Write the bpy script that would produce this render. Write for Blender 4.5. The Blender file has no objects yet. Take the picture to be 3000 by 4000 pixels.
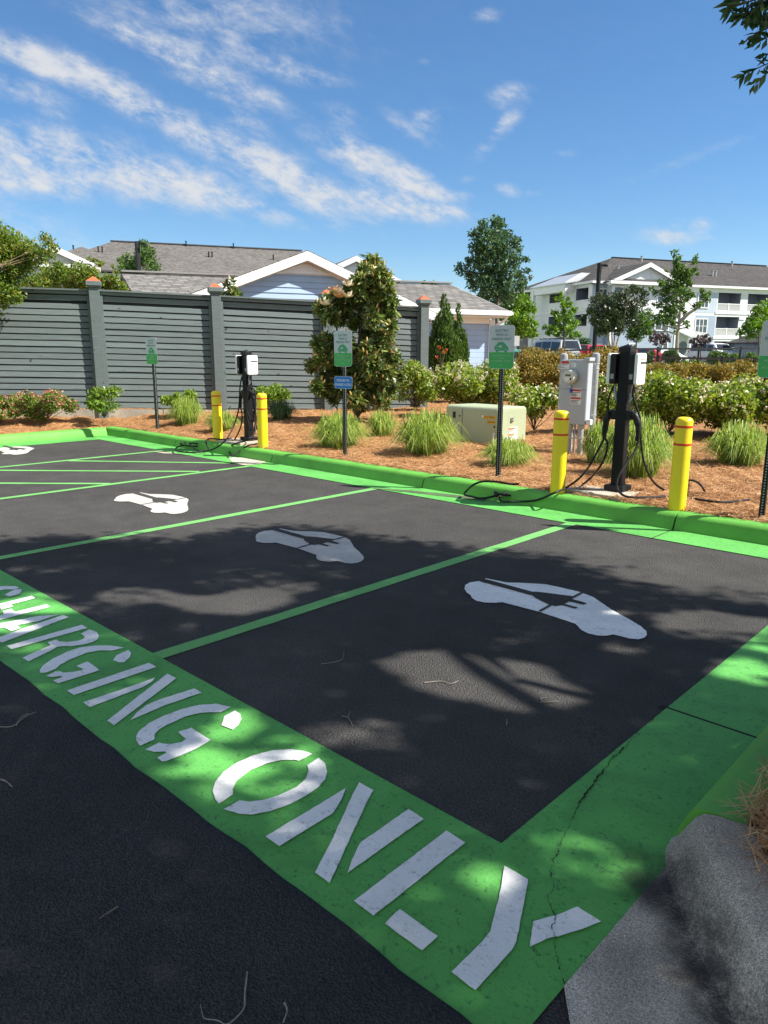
import bpy, math, random
import numpy as np
from mathutils import Vector, Matrix
scene = bpy.context.scene
col = scene.collection
random.seed(7); rng = np.random.default_rng(7)
rad = math.radians

# ---------------------------------------------------------------- camera
FPX, YAW, PITCH, ROLL, EYE = 2865.79, 0.7615418, 0.21431, 0.00305, 1.6
R3 = np.array([[0.7233, 0.6905, 0.003], [0.149, -0.1518, -0.9771], [-0.6743, 0.7072, -0.2127]])
for _ in range(3):
    R3 = 0.5 * (R3 + np.linalg.inv(R3).T)
RIGHT = np.array([math.cos(YAW), math.sin(YAW), 0]); FWD = np.array([-math.sin(YAW), math.cos(YAW), 0])
CAM = np.array([0, 0, EYE])
def ray(px, py): return R3.T @ np.array([(px - 1500) / FPX, (py - 2000) / FPX, 1.0])
def G(px, py, z=0.0):
    d = ray(px, py); return CAM + d * ((z - EYE) / d[2])
def PD(px, py, dep):
    d = ray(px, py); return CAM + d * (dep / (d @ FWD))
def UW(u, w, z=0.0): return RIGHT * u + FWD * w + np.array([0, 0, z])
def sst(a, b, x):
    t = min(1, max(0, (x - a) / (b - a))); return t * t * (3 - 2 * t)
def T(x, y):
    w = x * FWD[0] + y * FWD[1]; u = x * RIGHT[0] + y * RIGHT[1]
    z = 0.160 + 0.16 * sst(9.5, 16, w) * sst(.0, 1.1, max(y - 6.85, -13.93 - x)) + 0.6 * sst(28, 50, w)
    return z
def TB(px, py):
    d = ray(px, py); t = 2.0
    for _ in range(4000):
        p = CAM + d * t
        if p[2] <= T(p[0], p[1]): break
        t += 0.02 if t < 30 else 0.1
    return p
def depth(p): return float(p[0] * FWD[0] + p[1] * FWD[1])
cd = bpy.data.cameras.new('camera'); cam = bpy.data.objects.new('camera', cd); col.objects.link(cam)
M = Matrix(((R3[0][0], -R3[1][0], -R3[2][0], 0), (R3[0][1], -R3[1][1], -R3[2][1], 0), (R3[0][2], -R3[1][2], -R3[2][2], EYE), (0, 0, 0, 1)))
cam.matrix_world = M
cd.sensor_fit = 'HORIZONTAL'; cd.sensor_width = 36; cd.lens = 36 * FPX / 3000; cd.clip_end = 3000; cd.clip_start = 0.05
scene.camera = cam

# ---------------------------------------------------------------- mesh helpers
WM = {}
def tagp(o, label=None, cat=None, group=None, kind=None):
    if label: o['label'] = label
    if cat: o['category'] = cat
    if group: o['group'] = group
    if kind: o['kind'] = kind
    return o
def thing(name, label, cat, loc, rotz=0.0, group=None):
    o = bpy.data.objects.new(name, None); col.objects.link(o)
    o.empty_display_size = 0.2
    o.location = tuple(loc); o.rotation_euler = (0, 0, rotz)
    WM[o.name] = Matrix.Translation(Vector(tuple(loc))) @ Matrix.Rotation(rotz, 4, 'Z')
    return tagp(o, label, cat, group)
def link_mesh(name, me, mat, parent):
    o = bpy.data.objects.new(name, me); col.objects.link(o)
    if mat is not None: me.materials.append(mat)
    if parent is not None:
        o.parent = parent; WM[o.name] = WM[parent.name]
    return o
class MB:
    def __init__(s): s.v = []; s.f = []
    def add(s, vs, fs):
        n = len(s.v); s.v += [tuple(map(float, p)) for p in vs]; s.f += [tuple(i + n for i in f) for f in fs]; return s
    def poly(s, pts): return s.add(pts, [tuple(range(len(pts)))])
    def box(s, c, size, rz=0.0, rx=0.0, ry=0.0):
        m = Matrix.Translation(Vector(tuple(c))) @ Matrix.Rotation(rz, 4, 'Z') @ Matrix.Rotation(ry, 4, 'Y') @ Matrix.Rotation(rx, 4, 'X')
        hx, hy, hz = size[0] / 2, size[1] / 2, size[2] / 2
        vs = [m @ Vector((x * hx, y * hy, z * hz)) for x in (-1, 1) for y in (-1, 1) for z in (-1, 1)]
        return s.add(vs, [(0, 1, 3, 2), (4, 6, 7, 5), (0, 4, 5, 1), (2, 3, 7, 6), (0, 2, 6, 4), (1, 5, 7, 3)])
    def bar(s, a, b, w, h=None, up=(0, 0, 1)):
        a, b = Vector(tuple(a)), Vector(tuple(b)); h = h or w; d = (b - a).normalized(); u = Vector(up)
        if abs(d.dot(u)) > .98: u = Vector((1, 0, 0))
        x = d.cross(u).normalized(); y = x.cross(d).normalized(); x *= w / 2; y *= h / 2
        vs = [p + sx * x + sy * y for p in (a, b) for sx, sy in ((-1, -1), (1, -1), (1, 1), (-1, 1))]
        return s.add(vs, [(3, 2, 1, 0), (4, 5, 6, 7), (0, 1, 5, 4), (1, 2, 6, 5), (2, 3, 7, 6), (3, 0, 4, 7)])
    def tube(s, pts, r, n=8, cap=True):
        P = [Vector(tuple(p)) for p in pts]; k = len(P)
        rr = r if isinstance(r, (list, tuple)) else [r] * k
        vs, fs = [], []; x = None
        for i, p in enumerate(P):
            d = (P[min(i + 1, k - 1)] - P[max(i - 1, 0)]).normalized()
            if x is None:
                u = Vector((0, 0, 1)) if abs(d.z) < .95 else Vector((1, 0, 0)); x = d.cross(u).normalized()
            else: x = (x - d * x.dot(d)).normalized()
            y = d.cross(x)
            for j in range(n):
                a = 2 * math.pi * j / n; vs.append(p + (x * math.cos(a) + y * math.sin(a)) * rr[i])
        for i in range(k - 1):
            for j in range(n):
                j2 = (j + 1) % n; fs.append((i * n + j, i * n + j2, (i + 1) * n + j2, (i + 1) * n + j))
        if cap: fs += [tuple(range(n - 1, -1, -1)), tuple(range((k - 1) * n, k * n))]
        return s.add(vs, fs)
    def lathe(s, prof, c=(0, 0, 0), n=24):
        vs, fs = [], []
        for r, z in prof:
            for j in range(n):
                a = 2 * math.pi * j / n; vs.append((c[0] + r * math.cos(a), c[1] + r * math.sin(a), c[2] + z))
        for i in range(len(prof) - 1):
            for j in range(n):
                j2 = (j + 1) % n; fs.append((i * n + j, i * n + j2, (i + 1) * n + j2, (i + 1) * n + j))
        fs += [tuple(range(n - 1, -1, -1)), tuple(range((len(prof) - 1) * n, len(prof) * n))]
        return s.add(vs, fs)
    def slab(s, pts, z0, z1):
        n = len(pts)
        area = sum(pts[i][0] * pts[(i + 1) % n][1] - pts[(i + 1) % n][0] * pts[i][1] for i in range(n))
        if area < 0: pts = pts[::-1]
        vs = [(p[0], p[1], z0) for p in pts] + [(p[0], p[1], z1) for p in pts]
        return s.add(vs, [tuple(range(n - 1, -1, -1)), tuple(range(n, 2 * n))] + [(i, (i + 1) % n, n + (i + 1) % n, n + i) for i in range(n)])
    def prism(s, pts3, ext):
        n = len(pts3); e = np.array(ext, float); a = [np.array(p, float) for p in pts3]
        vs = a + [p + e for p in a]
        return s.add(vs, [tuple(range(n - 1, -1, -1)), tuple(range(n, 2 * n))] + [(i, (i + 1) % n, n + (i + 1) % n, n + i) for i in range(n)])
    def build(s, name, mat, parent=None, local=False, smooth=False, bevel=0, origin=True):
        vs = s.v
        if parent is not None and not local:
            inv = WM[parent.name].inverted(); vs = [tuple(inv @ Vector(p)) for p in vs]
        loc = None
        if parent is None and origin and vs:
            a = np.array(vs); lo, hi = a.min(0), a.max(0); loc = np.array([(lo[0] + hi[0]) / 2, (lo[1] + hi[1]) / 2, lo[2]])
            vs = [tuple(p) for p in (a - loc)]
        me = bpy.data.meshes.new(name); me.from_pydata(vs, [], s.f); me.validate(); me.update()
        o = link_mesh(name, me, mat, parent)
        if loc is not None:
            o.location = tuple(loc); WM[o.name] = Matrix.Translation(Vector(tuple(loc)))
        if smooth:
            me.polygons.foreach_set('use_smooth', [True] * len(me.polygons))
            if smooth != 'all':
                for e in me.edges: pass
                try: me.set_sharp_from_angle(angle=rad(smooth if smooth is not True else 40))
                except Exception: pass
        if bevel:
            b = o.modifiers.new('edge', 'BEVEL'); b.width = bevel; b.segments = 2; b.limit_method = 'ANGLE'; b.angle_limit = rad(40)
        return o
def spline(pts, n=8):
    P = [np.array(p, float) for p in pts]; P = [2 * P[0] - P[1]] + P + [2 * P[-1] - P[-2]]; out = []
    for i in range(1, len(P) - 2):
        for k in range(n):
            t = k / n; a, b, c, d = P[i - 1], P[i], P[i + 1], P[i + 2]
            out.append(0.5 * ((2 * b) + (-a + c) * t + (2 * a - 5 * b + 4 * c - d) * t * t + (-a + 3 * b - 3 * c + d) * t ** 3))
    out.append(P[-2]); return out
def np_mesh(name, verts, quads, mat, parent=None, kind=None):
    """verts (N,3) world, quads (M,k) -> one mesh object"""
    verts = np.asarray(verts, float)
    if parent is not None:
        inv = np.array(WM[parent.name].inverted()); verts = verts @ inv[:3, :3].T + inv[:3, 3]
    k = quads.shape[1]; me = bpy.data.meshes.new(name)
    me.vertices.add(len(verts)); me.vertices.foreach_set('co', verts.astype(np.float32).ravel())
    me.loops.add(quads.size); me.loops.foreach_set('vertex_index', quads.astype(np.int32).ravel())
    me.polygons.add(len(quads)); me.polygons.foreach_set('loop_start', np.arange(0, quads.size, k, dtype=np.int32))
    try: me.polygons.foreach_set('loop_total', np.full(len(quads), k, dtype=np.int32))
    except Exception: pass
    me.update(calc_edges=True)
    o = link_mesh(name, me, mat, parent)
    if kind: o['kind'] = kind
    return o
def unit(a): return a / np.maximum(np.linalg.norm(a, axis=-1, keepdims=True), 1e-9)
def leaf_verts(c, L, W, axis=None, up=0.6, fold=0.18, jitter=0.35):
    """diamond leaves with a fold; c (N,3)"""
    n = len(c); a = unit(rng.normal(size=(n, 3)))
    if axis is not None: a = unit(axis + rng.normal(size=(n, 3)) * jitter)
    nn = unit(rng.normal(size=(n, 3)) + np.array([0, 0, up]))
    s = unit(np.cross(a, nn)); nn = np.cross(s, a)
    L = L * rng.uniform(.65, 1.25, (n, 1)); W = W * rng.uniform(.7, 1.2, (n, 1))
    v = np.stack([c - a * L / 2, c + s * W / 2 + nn * W * fold, c + a * L / 2 - nn * L * .06, c - s * W / 2 + nn * W * fold], 1)
    return v.reshape(-1, 3)
def leaf_mesh(name, c, L, W, mat, parent, **k):
    v = leaf_verts(c, L, W, **k); return np_mesh(name, v, np.arange(len(v)).reshape(-1, 4), mat, parent)
def blob_pts(blobs, n, p=0.42):
    """blobs: (cx,cy,cz,rx,ry,rz)"""
    B = np.array(blobs, float); wt = (B[:, 3] * B[:, 4] * B[:, 5]) ** .72; wt /= wt.sum()
    i = rng.choice(len(B), n, p=wt); d = unit(rng.normal(size=(n, 3))); r = rng.random((n, 1)) ** p
    r *= rng.uniform(.85, 1.15, (n, 1))
    return B[i, :3] + d * r * B[i, 3:6], d
# ---------------------------------------------------------------- material helpers
def new_mat(name):
    m = bpy.data.materials.new(name); m.use_nodes = True; nt = m.node_tree
    return m, nt, nt.nodes['Principled BSDF']
def nd(nt, t, **k):
    n = nt.nodes.new(t)
    for a, b in k.items(): setattr(n, a, b)
    return n
def ramp(nt, fac, stops, interp='LINEAR'):
    r = nd(nt, 'ShaderNodeValToRGB'); r.color_ramp.interpolation = interp
    e = r.color_ramp.elements
    while len(e) < len(stops): e.new(.5)
    for el, (p, c) in zip(e, stops): el.position = p; el.color = (*c, 1) if len(c) == 3 else c
    if fac is not None: nt.links.new(fac, r.inputs[0])
    return r
def noise(nt, vec, scale, detail=6, rough=.6, dist=0):
    n = nd(nt, 'ShaderNodeTexNoise'); n.inputs['Scale'].default_value = scale; n.inputs['Detail'].default_value = detail
    n.inputs['Roughness'].default_value = rough; n.inputs['Distortion'].default_value = dist
    if vec is not None: nt.links.new(vec, n.inputs['Vector'])
    return n
def mixc(nt, fac, a, b, mode='MIX'):
    m = nd(nt, 'ShaderNodeMix', data_type='RGBA', blend_type=mode)
    for s, x in ((0, fac), (6, a), (7, b)):
        if hasattr(x, 'is_linked') or hasattr(x, 'links'): nt.links.new(x, m.inputs[s])
        elif isinstance(x, (int, float)): m.inputs[s].default_value = x
        else: m.inputs[s].default_value = (*x, 1)
    return m.outputs[2]
def math_(nt, op, a, b=None, c=None, clamp=False):
    m = nd(nt, 'ShaderNodeMath', operation=op, use_clamp=clamp)
    for i, x in enumerate((a, b, c)):
        if x is None: continue
        if isinstance(x, (int, float)): m.inputs[i].default_value = x
        else: nt.links.new(x, m.inputs[i])
    return m.outputs[0]
def world_pos(nt): return nd(nt, 'ShaderNodeNewGeometry').outputs['Position']
def obj_pos(nt): return nd(nt, 'ShaderNodeTexCoord').outputs['Object']
def bump(nt, bs, h, strength=.3, dist=.01):
    b = nd(nt, 'ShaderNodeBump'); b.inputs['Strength'].default_value = strength; b.inputs['Distance'].default_value = dist
    nt.links.new(h, b.inputs['Height']); nt.links.new(b.outputs[0], bs.inputs['Normal'])
def simple(name, c, rough=.5, var=.15, scale=8, metallic=0.0, bmp=0.0, bscale=60, spec=None, world=False, coat=0):
    m, nt, bs = new_mat(name); v = world_pos(nt) if world else obj_pos(nt)
    n = noise(nt, v, scale, 7, .65)
    lo = tuple(x * (1 - var) for x in c); hi = tuple(min(1, x * (1 + var)) for x in c)
    r = ramp(nt, n.outputs[0], [(.3, lo), (.7, hi)]); nt.links.new(r.outputs[0], bs.inputs['Base Color'])
    bs.inputs['Roughness'].default_value = rough; bs.inputs['Metallic'].default_value = metallic
    if spec is not None: bs.inputs['Specular IOR Level'].default_value = spec
    if coat: bs.inputs['Coat Weight'].default_value = coat
    if bmp:
        n2 = noise(nt, v, bscale, 5, .6); bump(nt, bs, n2.outputs[0], bmp, .01)
    return m
def leaf_mat(name, stops, rough=.5, trans=.3, tcol=1.6, spec=.4):
    m, nt, bs = new_mat(name); g = nd(nt, 'ShaderNodeNewGeometry')
    n = noise(nt, g.outputs['Position'], 1.3, 3)
    f = math_(nt, 'ADD', math_(nt, 'MULTIPLY', g.outputs['Random Per Island'], .75), math_(nt, 'MULTIPLY', n.outputs[0], .3))
    r = ramp(nt, f, stops); nt.links.new(r.outputs[0], bs.inputs['Base Color'])
    bs.inputs['Roughness'].default_value = rough; bs.inputs['Specular IOR Level'].default_value = spec
    t = nd(nt, 'ShaderNodeBsdfTranslucent'); hs = nd(nt, 'ShaderNodeHueSaturation')
    hs.inputs['Value'].default_value = tcol; hs.inputs['Hue'].default_value = .485; hs.inputs['Saturation'].default_value = 1.1
    nt.links.new(r.outputs[0], hs.inputs['Color']); nt.links.new(hs.outputs[0], t.inputs['Color'])
    mx = nd(nt, 'ShaderNodeMixShader'); mx.inputs[0].default_value = trans
    nt.links.new(bs.outputs[0], mx.inputs[1]); nt.links.new(t.outputs[0], mx.inputs[2])
    nt.links.new(mx.outputs[0], nt.nodes['Material Output'].inputs['Surface'])
    return m
# ---------------------------------------------------------------- light and sky
EL = rad(46); AZ = np.array([.83, .56]); AZ /= np.linalg.norm(AZ)
SUN = np.array([AZ[0] * math.cos(EL), AZ[1] * math.cos(EL), math.sin(EL)])
sl = bpy.data.lights.new('sun', 'SUN'); sl.energy = 5.0; sl.angle = rad(0.53); sl.color = (1.0, .95, .87)
so = bpy.data.objects.new('sun', sl); col.objects.link(so); so.location = (0, 0, 60)
so.rotation_euler = Vector(tuple(-SUN)).to_track_quat('-Z', 'Y').to_euler()
wd = bpy.data.worlds.new('World'); scene.world = wd; wd.use_nodes = True; nt = wd.node_tree
bg = nt.nodes['Background']; bg.inputs['Strength'].default_value = 0.074
sky = nd(nt, 'ShaderNodeTexSky', sky_type='NISHITA'); sky.sun_disc = False
sky.sun_elevation = EL; sky.sun_rotation = math.atan2(AZ[0], AZ[1]); sky.altitude = 300; sky.air_density = 1.0; sky.dust_density = 0.0; sky.ozone_density = 4.0
tint = nd(nt, 'ShaderNodeHueSaturation'); tint.inputs['Saturation'].default_value = 1.26; tint.inputs['Value'].default_value = 1.0
nt.links.new(sky.outputs[0], tint.inputs['Color'])
# clouds drift in a fixed band of the sky (direction space)
dirn = nd(nt, 'ShaderNodeTexCoord').outputs['Generated']
def vdot(a):
    m = nd(nt, 'ShaderNodeVectorMath', operation='DOT_PRODUCT'); nt.links.new(dirn, m.inputs[0]); m.inputs[1].default_value = tuple(a); return m.outputs['Value']
fw = math_(nt, 'MAXIMUM', vdot(FWD), .04)
uu = math_(nt, 'DIVIDE', vdot(RIGHT), fw); vv = math_(nt, 'DIVIDE', vdot((0, 0, 1)), fw)
CL = [(800, 30, 520, 120, 10, .8), (1150, 90, 300, 90, 8, .55), (560, 150, 230, 42, 22, 1.15), (780, 260, 300, 58, 26, 1.2), (980, 340, 190, 40, 30, .95), (1130, 270, 190, 36, 14, 1.1), (900, 200, 260, 60, 14, .8),
      (180, 240, 270, 48, 20, 1.25), (430, 350, 300, 52, 26, 1.35), (650, 440, 210, 34, 20, 1.2), (90, 360, 200, 40, 14, .9), (200, 430, 130, 26, 18, .6),
      (250, 620, 460, 85, 8, 1.25), (560, 690, 420, 72, 10, 1.4), (130, 690, 340, 60, 4, 1.25), (350, 560, 260, 40, 10, .8), (820, 560, 300, 52, 28, 1.25), (1050, 660, 330, 62, 26, 1.5), (1260, 750, 220, 44, 22, 1.4), (900, 770, 230, 32, 22, 1.35), (1060, 830, 120, 18, 14, 1.1),
      (1360, 560, 110, 50, 38, 1.1), (1450, 640, 220, 56, 28, 1.4), (1620, 720, 180, 44, 26, 1.4), (1560, 800, 230, 42, 10, 1.45), (1740, 820, 110, 26, 8, 1.35), (1690, 470, 90, 34, -10, 1.15), (1600, 500, 110, 26, 30, .8), (1340, 450, 90, 30, 20, .9), (960, 480, 130, 40, 30, .8),
      (1985, 375, 80, 36, -12, .95), (1960, 500, 120, 30, -48, .95), (1970, 735, 60, 20, 18, .9), (2100, 755, 50, 14, 0, .7), (1800, 765, 60, 16, 10, .8), (1830, 700, 40, 14, 0, .6), (2600, 925, 105, 24, 5, 1.15), (2745, 885, 48, 28, -5, 1.2), (2740, 925, 60, 14, 0, .8), (2640, 880, 40, 20, -30, .7), (2690, 620, 330, 22, -20, .42),
      (2200, 240, 330, 24, -24, .28), (80, 880, 420, 80, 12, .62), (250, 950, 250, 40, 8, .5), (1180, 885, 60, 16, 0, .55), (1320, 880, 60, 14, 0, .5), (1900, 55, 55, 22, 0, .7), (2230, 600, 60, 16, 0, .45), (1660, 240, 30, 12, 10, .5)]
acc = None
for (x, y, rx, ry, an, s) in CL:
    d = ray(x, y); u0 = (d @ RIGHT) / (d @ FWD); v0 = d[2] / (d @ FWD)
    ca, sa = math.cos(rad(-an)), math.sin(rad(-an)); ax, ay = 1.12 * rx / FPX, 1.32 * ry / FPX
    du = math_(nt, 'SUBTRACT', uu, float(u0)); dv = math_(nt, 'SUBTRACT', vv, float(v0))
    a = math_(nt, 'MULTIPLY_ADD', du, ca / ax, math_(nt, 'MULTIPLY', dv, sa / ax))
    b = math_(nt, 'MULTIPLY_ADD', du, -sa / ay, math_(nt, 'MULTIPLY', dv, ca / ay))
    r2 = math_(nt, 'MULTIPLY_ADD', a, a, math_(nt, 'MULTIPLY', b, b))
    g = math_(nt, 'MULTIPLY', math_(nt, 'EXPONENT', math_(nt, 'MULTIPLY', r2, -1.0)), s)
    acc = g if acc is None else math_(nt, 'MAXIMUM', acc, g)
ca, sa = math.cos(rad(-20)), math.sin(rad(-20))
comb = nd(nt, 'ShaderNodeCombineXYZ')
nt.links.new(math_(nt, 'MULTIPLY_ADD', uu, ca * .62, math_(nt, 'MULTIPLY', vv, sa * .62)), comb.inputs[0])
nt.links.new(math_(nt, 'MULTIPLY_ADD', uu, -sa * 1.3, math_(nt, 'MULTIPLY', vv, ca * 1.3)), comb.inputs[1])
n1 = noise(nt, comb.outputs[0], 14, 12, .62, .25); n2 = noise(nt, comb.outputs[0], 46, 9, .68, .2)
nz = math_(nt, 'ADD', math_(nt, 'MULTIPLY', n1.outputs[0], .62), math_(nt, 'MULTIPLY', n2.outputs[0], .38))
nz = math_(nt, 'MULTIPLY', math_(nt, 'SUBTRACT', nz, .34, clamp=True), 4.2)
val = math_(nt, 'MULTIPLY', acc, nz)
mr = nd(nt, 'ShaderNodeMapRange', interpolation_type='SMOOTHSTEP'); nt.links.new(val, mr.inputs[0])
mr.inputs['From Min'].default_value = .12; mr.inputs['From Max'].default_value = 1.3; mr.inputs['To Max'].default_value = .93; mr.inputs['To Min'].default_value = .08
up = math_(nt, 'GREATER_THAN', vdot((0, 0, 1)), .0)
fr = math_(nt, 'GREATER_THAN', vdot(FWD), .05)
dens = math_(nt, 'MULTIPLY', math_(nt, 'MULTIPLY', mr.outputs[0], up), fr)
# broken cloud added out of view, behind and above, for whiter fill in shade
n3 = noise(nt, dirn, 2.6, 8, .6, .4)
m3 = nd(nt, 'ShaderNodeMapRange', interpolation_type='SMOOTHSTEP'); nt.links.new(n3.outputs[0], m3.inputs[0]); m3.inputs['From Min'].default_value = .40; m3.inputs['From Max'].default_value = .60; m3.inputs['To Max'].default_value = .85
bk = nd(nt, 'ShaderNodeMapRange', interpolation_type='SMOOTHSTEP'); nt.links.new(vdot(FWD), bk.inputs[0]); bk.inputs['From Min'].default_value = .62; bk.inputs['From Max'].default_value = .25; bk.inputs['To Min'].default_value = 0; bk.inputs['To Max'].default_value = 1
dens = math_(nt, 'MAXIMUM', dens, math_(nt, 'MULTIPLY', math_(nt, 'MULTIPLY', bk.outputs[0], m3.outputs[0]), up))
cc = ramp(nt, n2.outputs[0], [(.35, (4.4, 4.7, 5.2)), (.62, (5.1, 5.2, 5.35))])
ccb = mixc(nt, bk.outputs[0], cc.outputs[0], (7.6, 7.5, 7.4))     # the added cloud behind the viewer is brightened to lift the shade
nt.links.new(mixc(nt, dens, tint.outputs[0], ccb), bg.inputs['Color'])
scene.view_settings.view_transform = 'Standard'; scene.view_settings.look = 'None'
scene.view_settings.exposure = 1.02; scene.view_settings.gamma = 1.0
try: scene.cycles.max_bounces = 8; scene.cycles.transparent_max_bounces = 8; scene.cycles.use_denoising = True; scene.cycles.sample_clamp_indirect = 6
except Exception: pass

# ---------------------------------------------------------------- ground materials
def asphalt(name, c, dark=.55, blotch=1.0):
    m, nt, bs = new_mat(name); v = world_pos(nt)
    big = noise(nt, v, .45, 5, .6, .4); mid = noise(nt, v, 3.2, 6, .65); fine = noise(nt, v, 95, 4, .7)
    vo = nd(nt, 'ShaderNodeTexVoronoi'); vo.inputs['Scale'].default_value = 130; nt.links.new(v, vo.inputs['Vector'])
    r = ramp(nt, big.outputs[0], [(.3, tuple(x * .8 for x in c)), (.7, tuple(x * 1.18 for x in c))])
    r2 = ramp(nt, mid.outputs[0], [(.25, (.78,) * 3), (.75, (1.18,) * 3)])
    k = mixc(nt, 1.0, r.outputs[0], r2.outputs[0], 'MULTIPLY')
    r3 = ramp(nt, fine.outputs[0], [(.3, (.55,) * 3), (.52, (1.0,) * 3), (.74, (1.55,) * 3)])
    k = mixc(nt, 1.0, k, r3.outputs[0], 'MULTIPLY')
    # light stones showing through the binder
    sp = ramp(nt, vo.outputs['Color'], [(.965, (0, 0, 0)), (.98, (1, 1, 1))])
    k = mixc(nt, math_(nt, 'MULTIPLY', sp.outputs[0], .22), k, (.26, .25, .24))
    # rusty drips and faded scuffs
    st = noise(nt, v, 1.1, 3, .5, .8); s2 = ramp(nt, st.outputs[0], [(.66, (0, 0, 0)), (.78, (1, 1, 1))])
    k = mixc(nt, math_(nt, 'MULTIPLY', s2.outputs[0], .35 * blotch), k, (.11, .085, .065))
    # old hairline cracks
    cv = nd(nt, 'ShaderNodeTexVoronoi', feature='DISTANCE_TO_EDGE'); cv.inputs['Scale'].default_value = .55
    wv = nd(nt, 'ShaderNodeVectorMath', operation='ADD'); nt.links.new(v, wv.inputs[0]); nt.links.new(noise(nt, v, 2.2, 6, .7).outputs['Color'], wv.inputs[1]); nt.links.new(wv.outputs[0], cv.inputs['Vector'])
    cr = ramp(nt, cv.outputs['Distance'], [(.0, (1, 1, 1)), (.006, (0, 0, 0))])
    mask = ramp(nt, noise(nt, v, .8, 3).outputs[0], [(.52, (0, 0, 0)), (.6, (1, 1, 1))])
    k = mixc(nt, math_(nt, 'MULTIPLY', math_(nt, 'MULTIPLY', cr.outputs[0], mask.outputs[0]), .7), k, (.012, .012, .013))
    nt.links.new(k, bs.inputs['Base Color']); bs.inputs['Roughness'].default_value = .92; bs.inputs['Specular IOR Level'].default_value = .12
    h = math_(nt, 'ADD', math_(nt, 'MULTIPLY', fine.outputs[0], .6), vo.outputs['Distance'])
    bump(nt, bs, h, .75, .012)
    return m
def paint(name, c, dirt=(.03, .05, .03), amount=.6, wear=.5, rough=.6, grit=1.0):
    m, nt, bs = new_mat(name); v = world_pos(nt)
    a = noise(nt, v, 1.6, 6, .6, .3); b = noise(nt, v, 70, 5, .75); c1 = noise(nt, v, 14, 5, .6)
    r = ramp(nt, a.outputs[0], [(.3, tuple(x * .82 for x in c)), (.72, tuple(min(1, x * 1.12) for x in c))])
    pat = ramp(nt, c1.outputs[0], [(.31, (0, 0, 0)), (.6, (1, 1, 1))])
    spk = ramp(nt, math_(nt, 'ADD', math_(nt, 'MULTIPLY', b.outputs[0], .6), math_(nt, 'MULTIPLY', noise(nt, v, 26, 6, .75).outputs[0], .4)), [(.53, (0, 0, 0)), (.64, (1, 1, 1))])
    f = math_(nt, 'MULTIPLY', math_(nt, 'ADD', math_(nt, 'MULTIPLY', pat.outputs[0], .75), .25), spk.outputs[0])
    k = mixc(nt, math_(nt, 'MULTIPLY', f, amount), r.outputs[0], dirt)
    stain = ramp(nt, noise(nt, v, 2.6, 6, .65, .6).outputs[0], [(.50, (0, 0, 0)), (.72, (1, 1, 1))])
    k = mixc(nt, math_(nt, 'MULTIPLY', stain.outputs[0], wear * .55), k, tuple(x * .45 for x in c))
    nt.links.new(k, bs.inputs['Base Color']); bs.inputs['Roughness'].default_value = rough; bs.inputs['Specular IOR Level'].default_value = .3
    bump(nt, bs, math_(nt, 'ADD', b.outputs[0], noise(nt, v, 160, 3).outputs[0]), .5 * grit, .008)
    return m
def concrete(name, c, stain=.5, scale=1.0):
    m, nt, bs = new_mat(name); v = world_pos(nt)
    a = noise(nt, v, 2.2 * scale, 8, .65, .5); b = noise(nt, v, 120, 5, .75); s = noise(nt, v, 1.4 * scale, 5, .6, .9)
    r = ramp(nt, a.outputs[0], [(.3, tuple(x * .78 for x in c)), (.7, tuple(x * 1.15 for x in c))])
    sr = ramp(nt, s.outputs[0], [(.42, (1 - stain,) * 3), (.62, (1,) * 3)])
    k = mixc(nt, 1.0, r.outputs[0], sr.outputs[0], 'MULTIPLY')
    k = mixc(nt, 1.0, k, ramp(nt, b.outputs[0], [(.3, (.5,) * 3), (.5, (1,) * 3), (.7, (1.45,) * 3)]).outputs[0], 'MULTIPLY')
    g2 = noise(nt, v, 260, 3, .8); k = mixc(nt, 1.0, k, ramp(nt, g2.outputs[0], [(.36, (.35,) * 3), (.5, (1,) * 3), (.66, (1.5,) * 3)]).outputs[0], 'MULTIPLY')
    pt = nd(nt, 'ShaderNodeTexVoronoi'); pt.inputs['Scale'].default_value = 95; nt.links.new(v, pt.inputs['Vector']); k = mixc(nt, math_(nt, 'MULTIPLY', ramp(nt, pt.outputs['Distance'], [(.10, (1, 1, 1)), (.22, (0, 0, 0))]).outputs[0], .25), k, tuple(x * .3 for x in c))
    nt.links.new(k, bs.inputs['Base Color']); bs.inputs['Roughness'].default_value = .9; bs.inputs['Specular IOR Level'].default_value = .2
    bump(nt, bs, b.outputs[0], .5, .008); return m
M_ASPH = asphalt('asphalt_stalls', (.074, .071, .068))
M_LANE = asphalt('asphalt_lane', (.048, .046, .048), blotch=.3)
M_GREEN = paint('green_pavement_paint', (.118, .43, .09), dirt=(.016, .055, .032), amount=1.0, wear=1.0)
M_CURBG = paint('green_curb_paint', (.125, .405, .06), dirt=(.06, .14, .05), amount=.35, wear=.35, grit=.6)
M_LINE = paint('green_line_paint', (.17, .46, .13), dirt=(.05, .08, .05), amount=.7, wear=.3)
M_WHITE = paint('white_marking_paint', (.90, .90, .87), dirt=(.16, .19, .18), amount=.7, wear=.05)
M_WORN = paint('worn_white_marking_paint', (.54, .52, .47), dirt=(.12, .12, .12), amount=.75, wear=.3)
M_CONC = concrete('bare_concrete', (.60, .54, .45), .38, 1.3)
M_CONCL = concrete('pale_concrete', (.56, .50, .40), .22)
M_CRACK = simple('crack_dirt', (.014, .012, .010), .95, .4, 30)

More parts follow.
